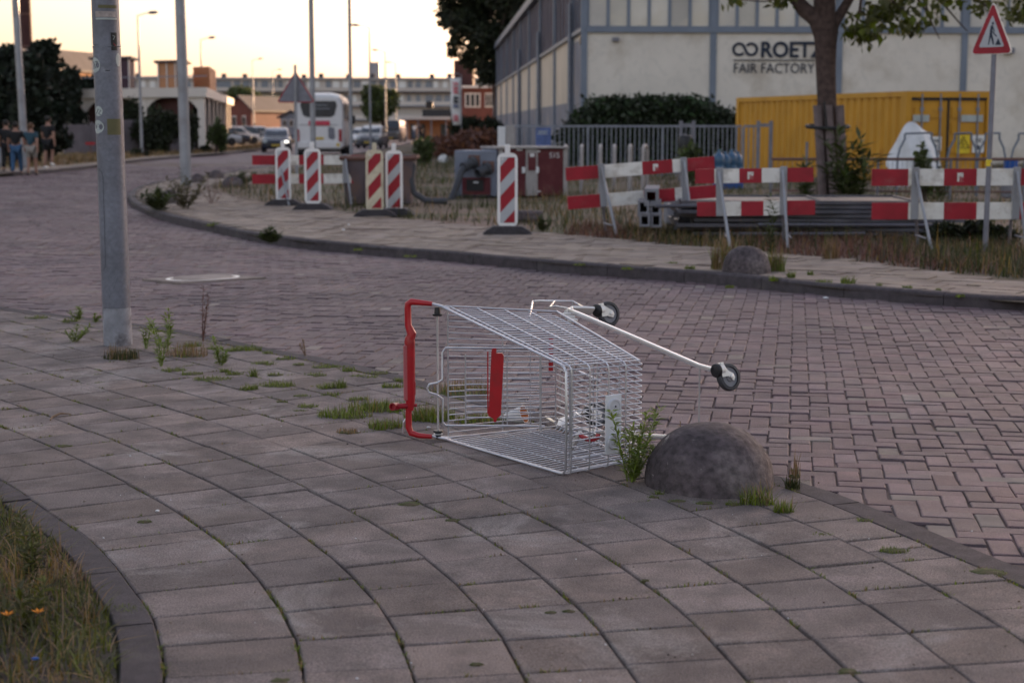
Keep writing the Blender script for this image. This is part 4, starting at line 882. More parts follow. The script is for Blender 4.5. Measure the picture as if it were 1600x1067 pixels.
# ------------------------------------------------------------------ yellow container with what stands round it
c0 = D(1415, 198, 42) * A(1, 1, 0); cth = R(8.5); cu_ = A(math.cos(cth), math.sin(cth), 0); cd = A(-math.sin(R(17)), math.cos(R(17)), 0); CL, CW, CHt = 10.4, 2.36, 2.41
ct = thing('shipping_container', 'yellow corrugated shipping container with a door end beside the warehouse', 'container', c0)
def cpt(u, d, z): return c0 + cu_ * u + cd * d + Z3 * z
mb = MB(); P = []; n_ = 26
for i in range(n_):
    for f_, o_ in ((0, 0), (.30, 0), (.42, .06), (.78, .06), (.9, 0)): P.append((.25 + (CL - .5) * (i + f_) / n_, o_))
V = [cpt(.03 + o_, d, z) for d, o_ in P for z in (.15, CHt - .12)]; mb.add(V, [[2 * i, 2 * i + 1, 2 * i + 3, 2 * i + 2] for i in range(len(P) - 1)]); sw = mb.build('corrugated_side', M['yellow'], ct, c0)
mb = MB()
def cbox(mb, u0, u1, d0, d1, z0, z1, m=0):
    V = [cpt(u, d, z) for u in (u0, u1) for d in (d0, d1) for z in (z0, z1)]; mb.add(V, [[0, 1, 3, 2], [4, 6, 7, 5], [0, 4, 5, 1], [2, 3, 7, 6], [0, 2, 6, 4], [1, 5, 7, 3]], m)
cbox(mb, .12, CW - .1, .12, CL - .05, .1, CHt - .05); mb.build('shell', M['yellow'], ct, c0)
mb = MB()
for u0, u1, d0, d1, z0, z1 in ((0, .14, 0, .2, 0, CHt), (CW - .14, CW, 0, .2, 0, CHt), (0, .14, CL - .2, CL, 0, CHt), (0, .1, .2, CL - .2, CHt - .14, CHt), (0, .1, .2, CL - .2, 0, .16), (.14, CW - .14, .0, .14, CHt - .16, CHt), (.14, CW - .14, 0, .14, 0, .16), (CW - .1, CW, .2, CL, CHt - .14, CHt)): cbox(mb, u0, u1, d0, d1, z0, z1)
mb.build('frame', M['yellow'], ct, c0)
for k in (0, 1):
    u0 = .15 + k * (CW - .3) / 2; u1 = u0 + (CW - .3) / 2 - .015; mb = MB(); cbox(mb, u0, u1, .06, .11, .17, CHt - .17)
    for z0, z1 in ((.3, .62), (.8, 1.12), (1.3, 1.58), (1.72, 2.0)): cbox(mb, u0 + .1, u1 - .1, .03, .059, z0, z1)
    dr = mb.build('door', M['yellow'], ct, c0)
    for f_ in (.28, .78):
        u = u0 + (u1 - u0) * f_; mb = MB(); mb.cyl(cpt(u, .0, .12), cpt(u, .0, CHt - .06), .024, n=8); cbox(mb, u - .04, u + .04, -.02, .05, 1.9, 2.0); mb.build('lock_rod', M['lightgrey'], dr, c0)
    mb = MB(); cbox(mb, u0 + (.06 if k == 0 else .35), u0 + (.5 if k == 0 else .95), .018, .028, 1.62, 1.80); mb.build('name_strip', M['sticker'], dr, c0)
mb = MB(); cbox(mb, .14, CW - .14, .02, .058, CHt - .235, CHt - .17); cbox(mb, CW / 2 - .022, CW / 2 + .022, .02, .058, .2, CHt - .24); mb.build('door_seal', M['black'], ct, c0)
for u, z, wd_, h_, m_ in ((.70, .88, .30, .36, 'white'), (1.42, .80, .36, .48, 'signyel'), (1.86, .82, .32, .46, 'white')):
    mb = MB(); cbox(mb, u, u + wd_, .005, .016, z, z + h_); sg = mb.build('notice', M[m_], ct, c0)
    mb = MB()
    if m_ == 'signyel':
        ap = [cpt(u + wd_ / 2, .0, z + h_ * .92), cpt(u + wd_ * .06, .0, z + h_ * .3), cpt(u + wd_ * .94, .0, z + h_ * .3)]
        mb.tube(ap, .016, 5, closed=True); mb.tube([cpt(u + wd_ * .5, 0, z + h_ * .72), cpt(u + wd_ * .4, 0, z + h_ * .54), cpt(u + wd_ * .56, 0, z + h_ * .54), cpt(u + wd_ * .46, 0, z + h_ * .37)], .012, 5); mb.build('warning_triangle', M['black'], sg, c0)
    else:
        for k_, (a, b) in enumerate(((.72, .78), (.6, .66))): cbox(mb, u + wd_ * .2, u + wd_ * .8, -.002, .004, z + h_ * a, z + h_ * b)
        cbox(mb, u + wd_ * .35, u + wd_ * .6, -.002, .004, z + h_ * .16, z + h_ * .42); mb.build('notice_print', M['navy'], sg, c0)
tp = thing('tarp', 'crumpled white tarp draped in a peak against the yellow container', 'tarp', D(1420, 198, 40.3) * A(1, 1, 0)); to = A(*tp.location)
mb = MB(); k = 40.3 / F; out = [(-42, 20), (-30, 0), (-12, 45), (-2, 82), (5, 87), (12, 74), (28, 66), (40, 52), (52, 24), (56, 0)]
V = []; nn_ = 9
prof = [(-40, -2), (-33, 18), (-24, 42), (-14, 66), (-4, 84), (4, 87), (12, 76), (22, 70), (32, 62), (40, 46), (48, 22), (54, -2)]
rows = 7
for j in range(rows):
    f_ = j / (rows - 1)
    for i, (x, h) in enumerate(prof):
        y = -.75 * (1 - f_) ** .8 + .12 * math.sin(i * 1.9 + j); hh = (-50 + (h + 50) * f_ ** .8); V.append((x * k * (.98 - .06 * f_) + .06 * rng.normal(), y, (198 - 198) + 1.5 + (hh - 76) * k * 1.0 + (0)))
V = np.array(V); V[:, 2] = 0 + (V[:, 2] - V[:, 2].min()) * (1.66 / (V[:, 2].max() - V[:, 2].min())); n_ = len(prof)
mb.add(V, [[j * n_ + i, j * n_ + i + 1, (j + 1) * n_ + i + 1, (j + 1) * n_ + i] for j in range(rows - 1) for i in range(n_ - 1)]); o = mb.build('sheet', M['tarp'], tp, smooth=50); sm = o.modifiers.new('s', 'SOLIDIFY'); sm.thickness = .02; o.modifiers.new('d', 'SUBSURF').render_levels = 1

# bars fence in front of the warehouse, gate posts, low fence and cycle stands
FY = 45.0
def bar_fence(label, x0, x1, ytop, Y, step=.135):
    a, b = D(x0, ytop, Y), D(x1, ytop, Y + (x1 - x0) * .003); L = np.linalg.norm((b - a)[:2]); u = (b - a) / L; o = a * A(1, 1, 0); t = thing('bar_fence', label, 'fence', o); zt = a[2]
    mb = MB(); mb.box((a + b) / 2, (L, .06, .06), rot=np.c_[u, np.cross(Z3, u), Z3]); mb.build('top_rail', M['lightgrey'], t, o)
    mb = MB(); mb.box((a + b) / 2 * A(1, 1, 0) + Z3 * .2, (L, .05, .05), rot=np.c_[u, np.cross(Z3, u), Z3]); mb.build('bottom_rail', M['lightgrey'], t, o)
    n_ = int(L / step)
    for i in range(n_ + 1):
        p = a + u * L * i / n_
        mb = MB(); mb.tube([p * A(1, 1, 0) + Z3 * .1, p * A(1, 1, 0) + Z3 * (zt - .03)], .018 if i % 16 else .04, 6); mb.build('bar' if i % 16 else 'post', M['lightgrey'], t, o)
    return t
bar_fence('grey steel bar fence in front of the ivy and warehouse', 800, 1158, 197.5, FY)
bar_fence('short grey steel bar fence before the left end of the yellow container', 1162, 1186, 197.5, FY - 1)
for x, lb in ((1074, 'grey steel gate frame in the bar fence above the black bin'), (1195, 'grey steel gate frame standing before the yellow container')):
    a = D(x, 189, FY - 1.6); t = thing('gate_frame', lb, 'gate post', a * A(1, 1, 0)); w_ = .17
    for s_ in (-1, 1): mb = MB(); mb.box((s_ * w_, 0, a[2] / 2), (.09, .09, a[2])); mb.build('post', M['midgrey'], t)
    mb = MB(); mb.box((0, 0, a[2] - .12), (w_ * 2 - .09, .07, .09)); mb.build('crossbar', M['midgrey'], t)
t = thing('litter_bin', 'small black bin hanging in front of the grey bar fence', 'bin', D(1071, 198, FY - 2.2) * A(1, 1, 0)); mb = MB(); mb.lathe((0, 0, .78), (0, 0, 1), [(.15, 0), (.18, .1), (.19, .42), (.15, .48), (.05, .5)], 14); mb.build('bin_body', M['black'], t, smooth=40); mb = MB(); mb.cyl((0, .16, -.1), (0, .16, 1.3), .03); mb.build('bin_post', M['midgrey'], t)
bs = D(849, 216, FY - .5); t = thing('blue_notice', 'blue rectangular notice panel fixed in front of the bar fence', 'sign', bs * A(1, 1, 0)); mb = MB(); mb.box((0, 0, bs[2]), (.42, .03, .56), ch=.005); p_ = mb.build('panel', M['bluesign'], t)
for z_, w_ in ((.19, .3), (.15, .24), (.11, .28)): mb = MB(); mb.box((-.02, -.018, bs[2] + z_), (w_, .004, .016)); mb.build('notice_print', M['sticker'], p_)
for s_ in (-1, 1): mb = MB(); mb.cyl((s_ * .18, .04, 0), (s_ * .18, .04, bs[2] + .2), .02); mb.build('notice_post', M['midgrey'], t)
bs = D(790, 212, FY - 4); t = thing('white_cabinet', 'pale grey narrow cabinet standing at the left end of the bar fence', 'cabinet', bs * A(1, 1, 0)); mb = MB(); mb.box((-.10, 0, .75), (.20, .3, 1.5), ch=.01); mb.build('door_panel', M['plate'], t); mb = MB(); mb.box((.12, 0, .77), (.21, .32, 1.55), ch=.01); mb.build('side_casing', M['cabtrim'], t)
for x, lb in ((909, 'leftmost white cycle stand before the grey bar fence'), (938, 'second white cycle stand from the maroon cabinet'), (960, 'third white cycle stand from the maroon cabinet'), (985, 'white cycle stand with a visible hoop above the tilted barrier'), (1008, 'rightmost white cycle stand above the tilted barrier'), (884, 'short white cycle stand close to the maroon cabinet')):
    p = D(x, 228, 36); t = thing('cycle_stand', lb, 'cycle stand', p * A(1, 1, 0), R(87 - max(0, x - 970) * .28), 'white cycle stands'); h_ = p[2]; mb = MB()
    mb.tube([(-.3, 0, -.1), (-.3, 0, h_ - .15), (-.26, 0, h_ - .04), (-.15, 0, h_), (.15, 0, h_), (.26, 0, h_ - .04), (.3, 0, h_ - .15), (.3, 0, -.1)], .040, 8); mb.build('hoop', M['cabtrim'], t, smooth=True)
a, b = D(1205, 249, 33), D(1660, 249, 32); t = thing('low_fence', 'low dark rail fence with wire mesh before the container', 'fence', a * A(1, 1, 0)); o = a * A(1, 1, 0)
mb = MB(); mb.tube([a, b], .03, 8); mb.build('rail', M['rust'], t, o); mb = MB(); mb.tube([a * A(1, 1, 0) + Z3 * .2, b * A(1, 1, 0) + Z3 * .2], .02, 8); mb.build('rail', M['rust'], t, o)
for i in range(9): p = a + (b - a) * i / 8; mb = MB(); mb.cyl(p * A(1, 1, 0), p * A(1, 1, 0) + Z3 * (p[2] + (.35 if i == 1 else .0)), .028); mb.build('post', M['midgrey'], t, o)
mb = MB()
for i in range(60): p = a + (b - a) * (i + .5) / 60; mb.tube([p * A(1, 1, 0) + Z3 * .2, p], .004, 4)
mb.build('mesh_wire', M['midgrey'], t, o)
for x0, x1, lb in ((1414, 1456, 'bent grey tube rack in front of the white tarp'), (1492, 1518, 'bent grey tube rack before the yellow warning notice'), (1540, 1562, 'bent grey tube rack just right of the roadworks sign post'), (1592, 1640, 'bent grey tube rack above the blue bin at the picture edge')):
    a, b = D(x0, 209, 34), D(x1, 208, 34); o = (a + b) / 2 * A(1, 1, 0); t = thing('tube_rack', lb, 'rack', o, 0, 'bent tube racks'); a, b = a - o, b - o; w_ = (b - a)[0]; zt = a[2]
    mb = MB(); mb.tube([a, b], .02, 8); mb.build('top_bar', M['blueframe'], t)
    for s_, e in ((-1, a), (1, b)):
        mb = MB(); mb.tube([e, e + A(0, 0, -.12), e + A(s_ * .10, 0, -.32), e + A(s_ * .14, 0, -.52), e + A(s_ * .14, 0, -zt)], .024, 8); mb.build('leg', M['blueframe'], t, smooth=True)
    mb = MB(); mb.tube([a + A(-.14, 0, -.55), b + A(.14, 0, -.55)], .015, 6); mb.build('cross_bar', M['blueframe'], t)
p = G(1582, 262, ZF); p = D(1582, 198, 33.4) * A(1, 1, 0); t = thing('blue_crate', 'blue plastic bin under the bent rack at the picture edge', 'bin', p); mb = MB(); mb.lathe((0, 0, .35), (0, 0, 1), [(.12, 0), (.15, .45), (.165, .46), (.165, .5), (.14, .5), (.11, .05)], 18); mb.build('bin_body', M['bluep'], t, smooth=40); mb = MB(); mb.box((0, 0, .2), (.3, .3, .3)); mb.build('bin_plinth', M['conc'], t)
for i, (x, y) in enumerate(((1124, 247), (1134, 243), (1144, 246), (1153, 247))):
    p = D(x, 198, 38 + i * .15) * A(1, 1, 0); t = thing('water_bottle', 'large pale blue water bottle in the cluster left of the yellow container', 'bottle', p, 0, 'blue water bottles'); mb = MB(); hb = D(x, 234 + (i % 2) * 3, 38)[2]
    mb.lathe((0, 0, hb - .55), (0, 0, 1), [(.13, 0), (.14, .03), (.14, .16), (.13, .18), (.14, .2), (.14, .36), (.11, .43), (.05, .48), (.04, .55)], 16); mb.build('bottle_body', M['blueb'], t, smooth=40); mb = MB(); mb.box((0, 0, (hb - .55) / 2), (.26, .26, hb - .55)); mb.build('bottle_crate', M['bluep'], t)

# ------------------------------------------------------------------ cabinets, skip, steel stack
q = D(779, 198, 33) * A(1, 1, 0) + A(0, 0, ZF); pg = thing('pump_cabinet', 'maroon and grey pump cabinet with two hose sockets in the long grass', 'pump cabinet', q, R(20)); zt = D(779, 232.5, 33)[2] - ZF
LW, GW = 1.50, .9
mb = MB(); mb.box((LW / 2 + .02, .55, zt / 2), (LW, 1.1, zt), ch=.02); mb.build('cabinet_body', M['maroon'], pg)
for x, w_ in ((.05, .10), (LW * .48, .26), (LW - .03, .09)): mb = MB(); mb.box((x, -.012, zt / 2), (w_, .03, zt - .02), ch=.004); mb.build('corner_trim', M['cabtrim'], pg)
mb = MB(); mb.box((LW / 2, .5, zt + .02), (LW + .06, 1.16, .04)); mb.build('lid', M['cabtrim'], pg)
mb = MB(); mb.box((LW * .48, -.031, zt * .72), (.17, .012, zt * .36)); mb.build('control_panel', M['maroon'], pg)
mb = MB(); mb.box((LW * .48, -.041, zt * .86), (.1, .008, .07)); mb.build('gauge_plate', M['plate'], pg)
for x in (.36, .56): mb = MB(); mb.box((LW * x, -.02, zt * .55), (.07, .04, .13), ch=.01); mb.build('latch', M['plate'], pg)
for x, z_ in ((.30, .97), (.56, .94), (.57, .1)): mb = MB(); mb.box((LW * x, -.012, zt * z_), (.12, .02, .03)); mb.build('hinge_plate', M['plate'], pg)
text_mesh('S15', .16, 'lettering', M['plate'], pg, Matrix.Translation((LW * .74, -.008, zt * .80)) @ Matrix.Rotation(R(90), 4, 'X'), .002)
mb = MB(); mb.box((.015, .0 + .6, zt / 2), (.03, .9, zt)); mb.build('inner_wall', M['cabgrey'], pg)
gr = rz(R(-32)); gp = lambda x, y, z: gr @ A(x, y, 0) + A(-.02, -.02, z)
mb = MB(); mb.box(gp(-GW / 2 - .02, .5, zt / 2 - .02), (GW, 1.0, zt - .04), rot=gr, ch=.02); mb.build('side_cabinet', M['cabgrey'], pg)
mb = MB(); mb.box(gp(-GW / 2, -.02, zt * .22), (GW * .66, .05, zt * .36), rot=gr); mb.build('louvre_panel', M['maroon'], pg); mb = MB(); mb.box(gp(-GW / 2 - .02, -.05, zt * .24), (GW * .4, .03, zt * .24), rot=gr); mb.build('vent', M['black'], pg); mb = MB(); mb.box(gp(-GW / 2, -.07, zt * .30), (.1, .01, .03), rot=gr); mb.build('vent_label', M['plate'], pg)
for x, z_ in ((-.50, .72), (-.20, .60)):
    mb = MB(); mb.box(gp(x, -.012, zt * z_ + .03), (.24, .02, .22), rot=gr); mb.build('socket_plate', M['rust'], pg)
    c = gp(x, -.02, zt * z_); mb = MB(); d_ = gr @ A(-.55, -.75, -.35); d_ = nrm(d_); mb.lathe(c, d_, [(.13, 0), (.13, .06), (.09, .08), (.09, .24), (.105, .25), (.105, .31), (.08, .31), (.07, .1)], 18); mb.build('hose_socket', M['hose'], pg, smooth=40)
h0 = gp(-.50, -.02, zt * .72) + nrm(gr @ A(-.55, -.75, -.35)) * .28; mb = MB(); mb.tube([h0, h0 + A(-.12, -.12, -.12), h0 + A(-.28, -.25, -.45), h0 + A(-.42, -.3, -.75), h0 + A(-.6, -.3, -.86)], .07, 12); mb.build('hose', M['hose'], pg, smooth=True)
q = D(594, 198, 30.5) * A(1, 1, 0) + A(0, 0, ZF); sk = thing('skip_tub', 'rusty brown tapered metal tub behind the close pair of beacons', 'skip', q); zt = D(594, 246, 30.5)[2] - ZF; w0, w1 = .58, .66
def frustum(w0, w1, d0, d1, z0, z1): return [(-w0, -d0, z0), (w0, -d0, z0), (w0, d0, z0), (-w0, d0, z0), (-w1, -d1, z1), (w1, -d1, z1), (w1, d1, z1), (-w1, d1, z1)]
mb = MB(); V = frustum(w0, w1, .5, .6, 0, zt) + frustum(w0 - .03, w1 - .03, .47, .57, .05, zt); mb.add(V, [[0, 1, 5, 4], [1, 2, 6, 5], [2, 3, 7, 6], [3, 0, 4, 7], [3, 2, 1, 0], [8, 12, 13, 9], [9, 13, 14, 10], [10, 14, 15, 11], [11, 15, 12, 8], [8, 9, 10, 11], [4, 5, 13, 12], [5, 6, 14, 13], [6, 7, 15, 14], [7, 4, 12, 15]]); mb.build('tub_body', M['skipblue'], sk)
mb = MB(); R4 = [(-w1 - .03, -.63, zt), (w1 + .03, -.63, zt), (w1 + .03, .63, zt), (-w1 - .03, .63, zt)]; mb.tube(R4, .045, 4, closed=True); mb.build('tub_rim', M['rust'], sk)
for x in (-.22, .2): mb = MB(); mb.box((x, -.57, zt * .48), (.05, .05, zt * .9), rot=rx(-.1)); mb.build('tub_rib', M['skipblue'], sk)
hq = D(640, 198, 30) * A(1, 1, 0) + A(0, 0, ZF); hz_ = thing('drain_hose', 'thick dark hose curving down from the brown tub into the grass', 'hose', hq); mb = MB(); mb.tube([(-.25, .2, .85), (0, .05, .86), (.06, 0, .7), (.02, 0, .45), (.08, 0, .2), (.3, -.05, .06), (.7, -.1, .05)], .06, 12); mb.build('hose_tube', M['hose'], hz_, smooth=True); mb = MB(); mb.tube([(-.28, .2, .85), (-.18, .16, .86)], .075, 12); mb.build('hose_coupling', M['black'], hz_)
# hollow blocks
def block(label, px, py, Y, w_, h_, d_):
    c = D(px, py, Y); t = thing('hollow_block', label, 'block', c + A(0, d_ / 2, -h_ / 2), R(-6), 'grey hollow blocks'); th = w_ * .2; V = []; mb = MB()
    o_ = [(-w_ / 2, 0), (w_ / 2, 0), (w_ / 2, h_), (-w_ / 2, h_)]; i_ = [(-w_ / 2 + th, th), (w_ / 2 - th, th), (w_ / 2 - th, h_ - th), (-w_ / 2 + th, h_ - th)]
    for y in (-d_ / 2, d_ / 2): V += [(x, y, z) for x, z in o_] + [(x, y, z) for x, z in i_]
    fs = [[j, (j + 1) % 4, 4 + (j + 1) % 4, 4 + j] for j in range(4)] + [[8 + j, 12 + j, 12 + (j + 1) % 4, 8 + (j + 1) % 4] for j in range(4)] + [[j, 8 + j, 8 + (j + 1) % 4, (j + 1) % 4] for j in range(4)] + [[4 + j, 4 + (j + 1) % 4, 12 + (j + 1) % 4, 12 + j] for j in range(4)]
    mb.add(V, fs); mb.build('block_shell', M['conc'], t); mb = MB(); mb.add([(x, d_ / 2 - .02, z) for x, z in i_], [[0, 1, 2, 3]]); mb.build('hole_shade', M['black'], t)  # black sheet near the far end puts the hole's shade into colour
BY = 21.0
block('grey hollow block lying on top of the block pile by the tilted barrier', 1027, 309, BY, .185, .22, 1.5)
block('grey hollow block at the lower left of the block pile', 1009, 326, BY, .15, .21, .6); block('grey hollow block at the middle of the block pile', 1028, 326, BY + .02, .14, .2, .6)
block('grey hollow block at the bottom left corner of the block pile', 1011, 343, BY - .02, .14, .19, .6); block('grey hollow block at the bottom right of the block pile', 1029, 344, BY, .14, .19, .6)
q = G(1052, 352, ZF) + A(.12, .35, 0); t = thing('concrete_footing', 'dark grey solid footing beside the hollow block pile', 'footing', q); mb = MB(); mb.box((0, 0, .22), (.42, .5, .44), ch=.02); mb.build('footing_body', M['conc'], t); mb = MB(); mb.lathe((-.02, -.246, .14), (0, -1, 0), [(.09, 0), (.09, .01), (.03, .011)], 16); mb.build('socket', M['black'], t)
q = G(812, 345, ZF) + A(.1, .1, 0); t = thing('kerb_stone', 'loose grey kerb stone on the ground right of the nearest beacon', 'kerb stone', q, R(8)); mb = MB(); mb.box((0, 0, .07), (.5, .3, .16), ch=.03); mb.build('stone_body', M['stone'], t)
# flat stack of steel fence panels
S0 = D(1245, 330, 21.8) * A(1, 1, 0)
def sheet_panel(label, cx, cy, z, L, W_, rot, frame=True):
    t = thing('steel_sheet', label, 'steel sheet', (cx, cy, z), rot, 'flat stack of grey steel panels'); mb = MB(); mb.box((0, 0, .012), (L - .06, W_ - .06, .012)); mb.build('panel_sheet', M['panel'], t)
    mb = MB()
    for s_ in (-1, 1): mb.box((0, s_ * (W_ / 2 - .02), .022), (L, .04, .045)); mb.box((s_ * (L / 2 - .02), 0, .022), (.04, W_ - .085, .044))
    mb.box((L * .1, 0, .024), (.035, W_ - .09, .03)); mb.build('panel_frame', M['paneledge'], t)
names = ['bottom steel panel of the flat stack behind the middle barrier', 'second steel panel from the bottom of the flat stack', 'third steel panel from the bottom of the flat stack', 'fourth steel panel of the flat stack, sticking out to the right', 'fifth steel panel of the flat stack behind the middle barrier', 'sixth steel panel of the flat stack, slightly turned', 'seventh steel panel of the flat stack, near its top', 'top steel panel of the flat stack behind the middle barrier']
for i, nm in enumerate(names):
    sheet_panel(nm, S0[0] + [.3, .1, -.05, .35, .0, -.1, .1, -.06][i], S0[1] + [.0, .1, -.05, .05, .1, .0, .1, .05][i], ZF + .02 + i * .058, [3.5, 3.4, 3.3, 3.5, 3.2, 3.2, 3.1, 3.1][i], 1.9, R([2, -3, 4, 1, -2, 5, -1, 3][i] - 6))
for i, (x, y, z, L, a, lb) in enumerate(((1320, 352, .14, 2.2, -3, 'loose grey steel tube lying low in front of the panel stack'), (1250, 366, .05, 1.6, 4, 'loose dark steel tube on the ground before the panel stack'), (1090, 322, .40, 1.1, 8, 'short pale steel tube poking from the left of the panel stack'))):
    p = D(x, y, 20.4); t = thing('steel_tube', lb, 'steel tube', p, R(a)); mb = MB(); mb.tube([(-L / 2, 0, 0), (L / 2, 0, 0)], .025, 10); mb.tube([(L / 2, 0, 0), (L / 2 + .04, 0, 0)], .028, 10); mb.build('tube_body', M['paneledge'], t, smooth=True)

# ------------------------------------------------------------------ roadworks sign and the sign seen from behind
q = G(1537, 390, ZF); sg = thing('roadworks_sign', 'red triangular roadworks sign on a thin grey post beside the right barrier', 'road sign', q, R(-38)); s_ = q[1] / F; zt = CH + (198 - 88) * s_ - ZF; hz2 = 81 * s_; wz = 53 * s_ / math.cos(R(38))
mb = MB(); mb.tube([(0, .04, -.1), (.02, .04, zt + .35)], .031, 12); mb.build('post', M['midgrey'], sg, smooth=True)
def tri(w_, h_, zb, y, r_=.05):
    c = [A(-w_ / 2, y, zb), A(w_ / 2, y, zb), A(0, y, zb + h_)]; P = []
    for i in range(3):
        a, b, d_ = c[i], c[i - 1], c[(i + 1) % 3]; u1, u2 = nrm(b - a), nrm(d_ - a); P += [a + u1 * r_, a + (u1 + u2) * r_ * .30, a + u2 * r_]
    return P
mb = MB(); mb.prism(tri(wz, hz2, zt, 0), (0, .02, 0)); sp = mb.build('sign_plate', M['bwhite'], sg)
mb = MB(); mb.prism(tri(wz * .96, hz2 * .96, zt + hz2 * .013, -.004), (0, .0035, 0)); mb.build('red_border', M['bred'], sp)
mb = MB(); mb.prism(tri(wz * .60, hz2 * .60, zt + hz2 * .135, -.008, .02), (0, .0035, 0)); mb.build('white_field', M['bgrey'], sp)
mb = MB(); e = lambda x, z: A(x * wz, -.0115, zt + z * hz2)
for P in ([(.0, .60), (.035, .60), (.045, .56), (.01, .55), (-.01, .57)], [(-.03, .53), (.02, .545), (.0, .40), (-.05, .39)], [(-.05, .39), (.0, .40), (-.06, .18), (-.09, .18), (-.075, .20)], [(.0, .40), (-.02, .33), (.03, .18), (.06, .18), (.045, .26)], [(.02, .53), (.07, .42), (.055, .41), (.005, .49)], [(.085, .17), (.225, .17), (.155, .30)]): mb.prism([e(*p) for p in P], (0, .003, 0))
mb.tube([e(-.04, .46), e(.12, .33)], .006, 5); mb.build('worker_symbol', M['navy'], sp)
mb = MB(); mb.tube([(.004, .04, zt * .43), (.006, .04, zt * .465)], .034, 12); mb.build('yellow_band', M['signyel'], sg)
q = D(463, 198, 46) * A(1, 1, 0) + A(0, 0, ZF); s_ = 46 / F; sb = thing('triangle_sign', 'grey back of a triangular sign with red edge before the white coach', 'road sign', q); zb = CH + (198 - 160) * s_ - ZF
mb = MB(); mb.tube([(0, -.04, -.1), (0, -.04, CH + (198 - 104) * s_ - ZF)], .04, 10); mb.build('post', M['steel'], sb)
mb = MB(); mb.prism(tri(54 * s_, 44 * s_, zb, 0), (0, .02, 0)); mb.build('sign_back', M['midgrey'], sb); mb = MB(); P = tri(56 * s_, 46 * s_, zb - .01, .012); mb.tube(P, .02, 6, closed=True); mb.build('red_edge', M['bred'], sb)

# ------------------------------------------------------------------ the street tree with its stakes
tb = D(1293, 198, 31) * A(1, 1, 0) + A(0, 0, ZF); tt = thing('staked_tree', 'leafy street tree tied to wooden stakes in front of the yellow container', 'tree', tb); zp = lambda y: D(1293, y, 31)[2] - ZF; xp = lambda x: (x - 1293) / F * 31
mb = MB(); mb.tube([(xp(1298), 0, -.2), (xp(1296), 0, zp(250)), (xp(1291), 0, zp(160)), (xp(1288), 0, zp(110)), (xp(1287), 0, zp(70)), (xp(1286), 0, zp(45))], [.24, .22, .185, .19, .21, .25], 16)
mb.tube([(xp(1285), 0, zp(60)), (xp(1272), 0, zp(30)), (xp(1254), .1, zp(15)), (xp(1240), .2, zp(-5)), (xp(1200), .3, zp(-40))], [.19, .17, .15, .12, .05], 12)
mb.tube([(xp(1288), 0, zp(55)), (xp(1284), 0, zp(20)), (xp(1280), -.1, zp(-30)), (xp(1276), 0, zp(-160))], [.23, .21, .2, .08], 12)
mb.tube([(xp(1292), 0, zp(52)), (xp(1304), 0, zp(30)), (xp(1318), 0, zp(5)), (xp(1345), 0, zp(-40))], [.12, .10, .09, .04], 10)
for pts in ([(1240, 0), (1215, -4), (1195, 2), (1140, -2)], [(1275, -90), (1400, -70), (1440, 10), (1452, 30)], [(1340, -30), (1335, 20), (1338, 50), (1343, 70)], [(1300, -60), (1420, -20), (1470, 5), (1492, 35), (1505, 50)], [(1400, -40), (1440, 20), (1447, 38), (1460, 62)], [(1440, -30), (1520, 0), (1540, 20), (1565, 32)], [(1330, -20), (1385, 0), (1420, 25), (1430, 42)], [(1300, -60), (1480, -60), (1600, -30), (1660, 10)]): mb.tube([(xp(x), rng.normal() * .15, zp(y)) for x, y in pts], list(np.linspace(.035, .008, len(pts))), 6)
mb.build('trunk', M['bark'], tt, smooth=True)
P = []
for cx, cy, sx_, sy_, n_ in ((1352, 52, 24, 9, 42), (1330, 42, 14, 8, 30), (1372, 20, 22, 12, 70), (1422, 38, 14, 10, 36), (1400, 8, 30, 9, 36), (1462, 8, 30, 7, 24), (1530, 5, 28, 8, 26), (1585, 18, 14, 10, 36), (1590, 2, 20, 6, 20), (1225, -2, 20, 5, 30), (1140, -4, 10, 4, 14), (1345, -60, 60, 20, 160), (1480, -65, 90, 20, 240), (1600, -55, 50, 18, 120), (1190, -70, 70, 20, 150), (1280, -180, 130, 60, 1800), (1450, -190, 130, 60, 1800)):
    for _ in range(n_): P.append((xp(cx + rng.normal() * sx_ * .55), rng.normal() * .5 * (1 if cy > -20 else 3), zp(cy + rng.normal() * sy_ * .55)))
P = np.array(P); P = np.concatenate([P, P + rng.normal(size=P.shape) * .10]); V, Q = leaf_arrays(P, .18, .3, up=.7); mb = MB(); mb.addq(V, Q); mb.build('crown', M['leaf'], tt)
for xt, xb_, dy in ((1272, 1286, -.30), (1287, 1302, -.36), (1306, 1319, -.30)):
    mb = MB(); mb.tube([(xp(xb_), dy - .02, -.2), (xp(xt), dy, zp(165))], .085, 9); mb.build('stake', M['stake'], tt, smooth=40)
mb = MB(); P = [A(xp(1292) + .40 * math.cos(a), -.07 + .40 * math.sin(a) * .95, zp(198) + .03 * math.sin(a)) for a in np.arange(24) * math.pi / 12]; mb.tube(P, .035, 6, closed=True); mb.tube([(xp(1281), -.40, zp(160)), (xp(1285), -.42, zp(198))], .022, 6); mb.build('strap', M['tie'], tt)

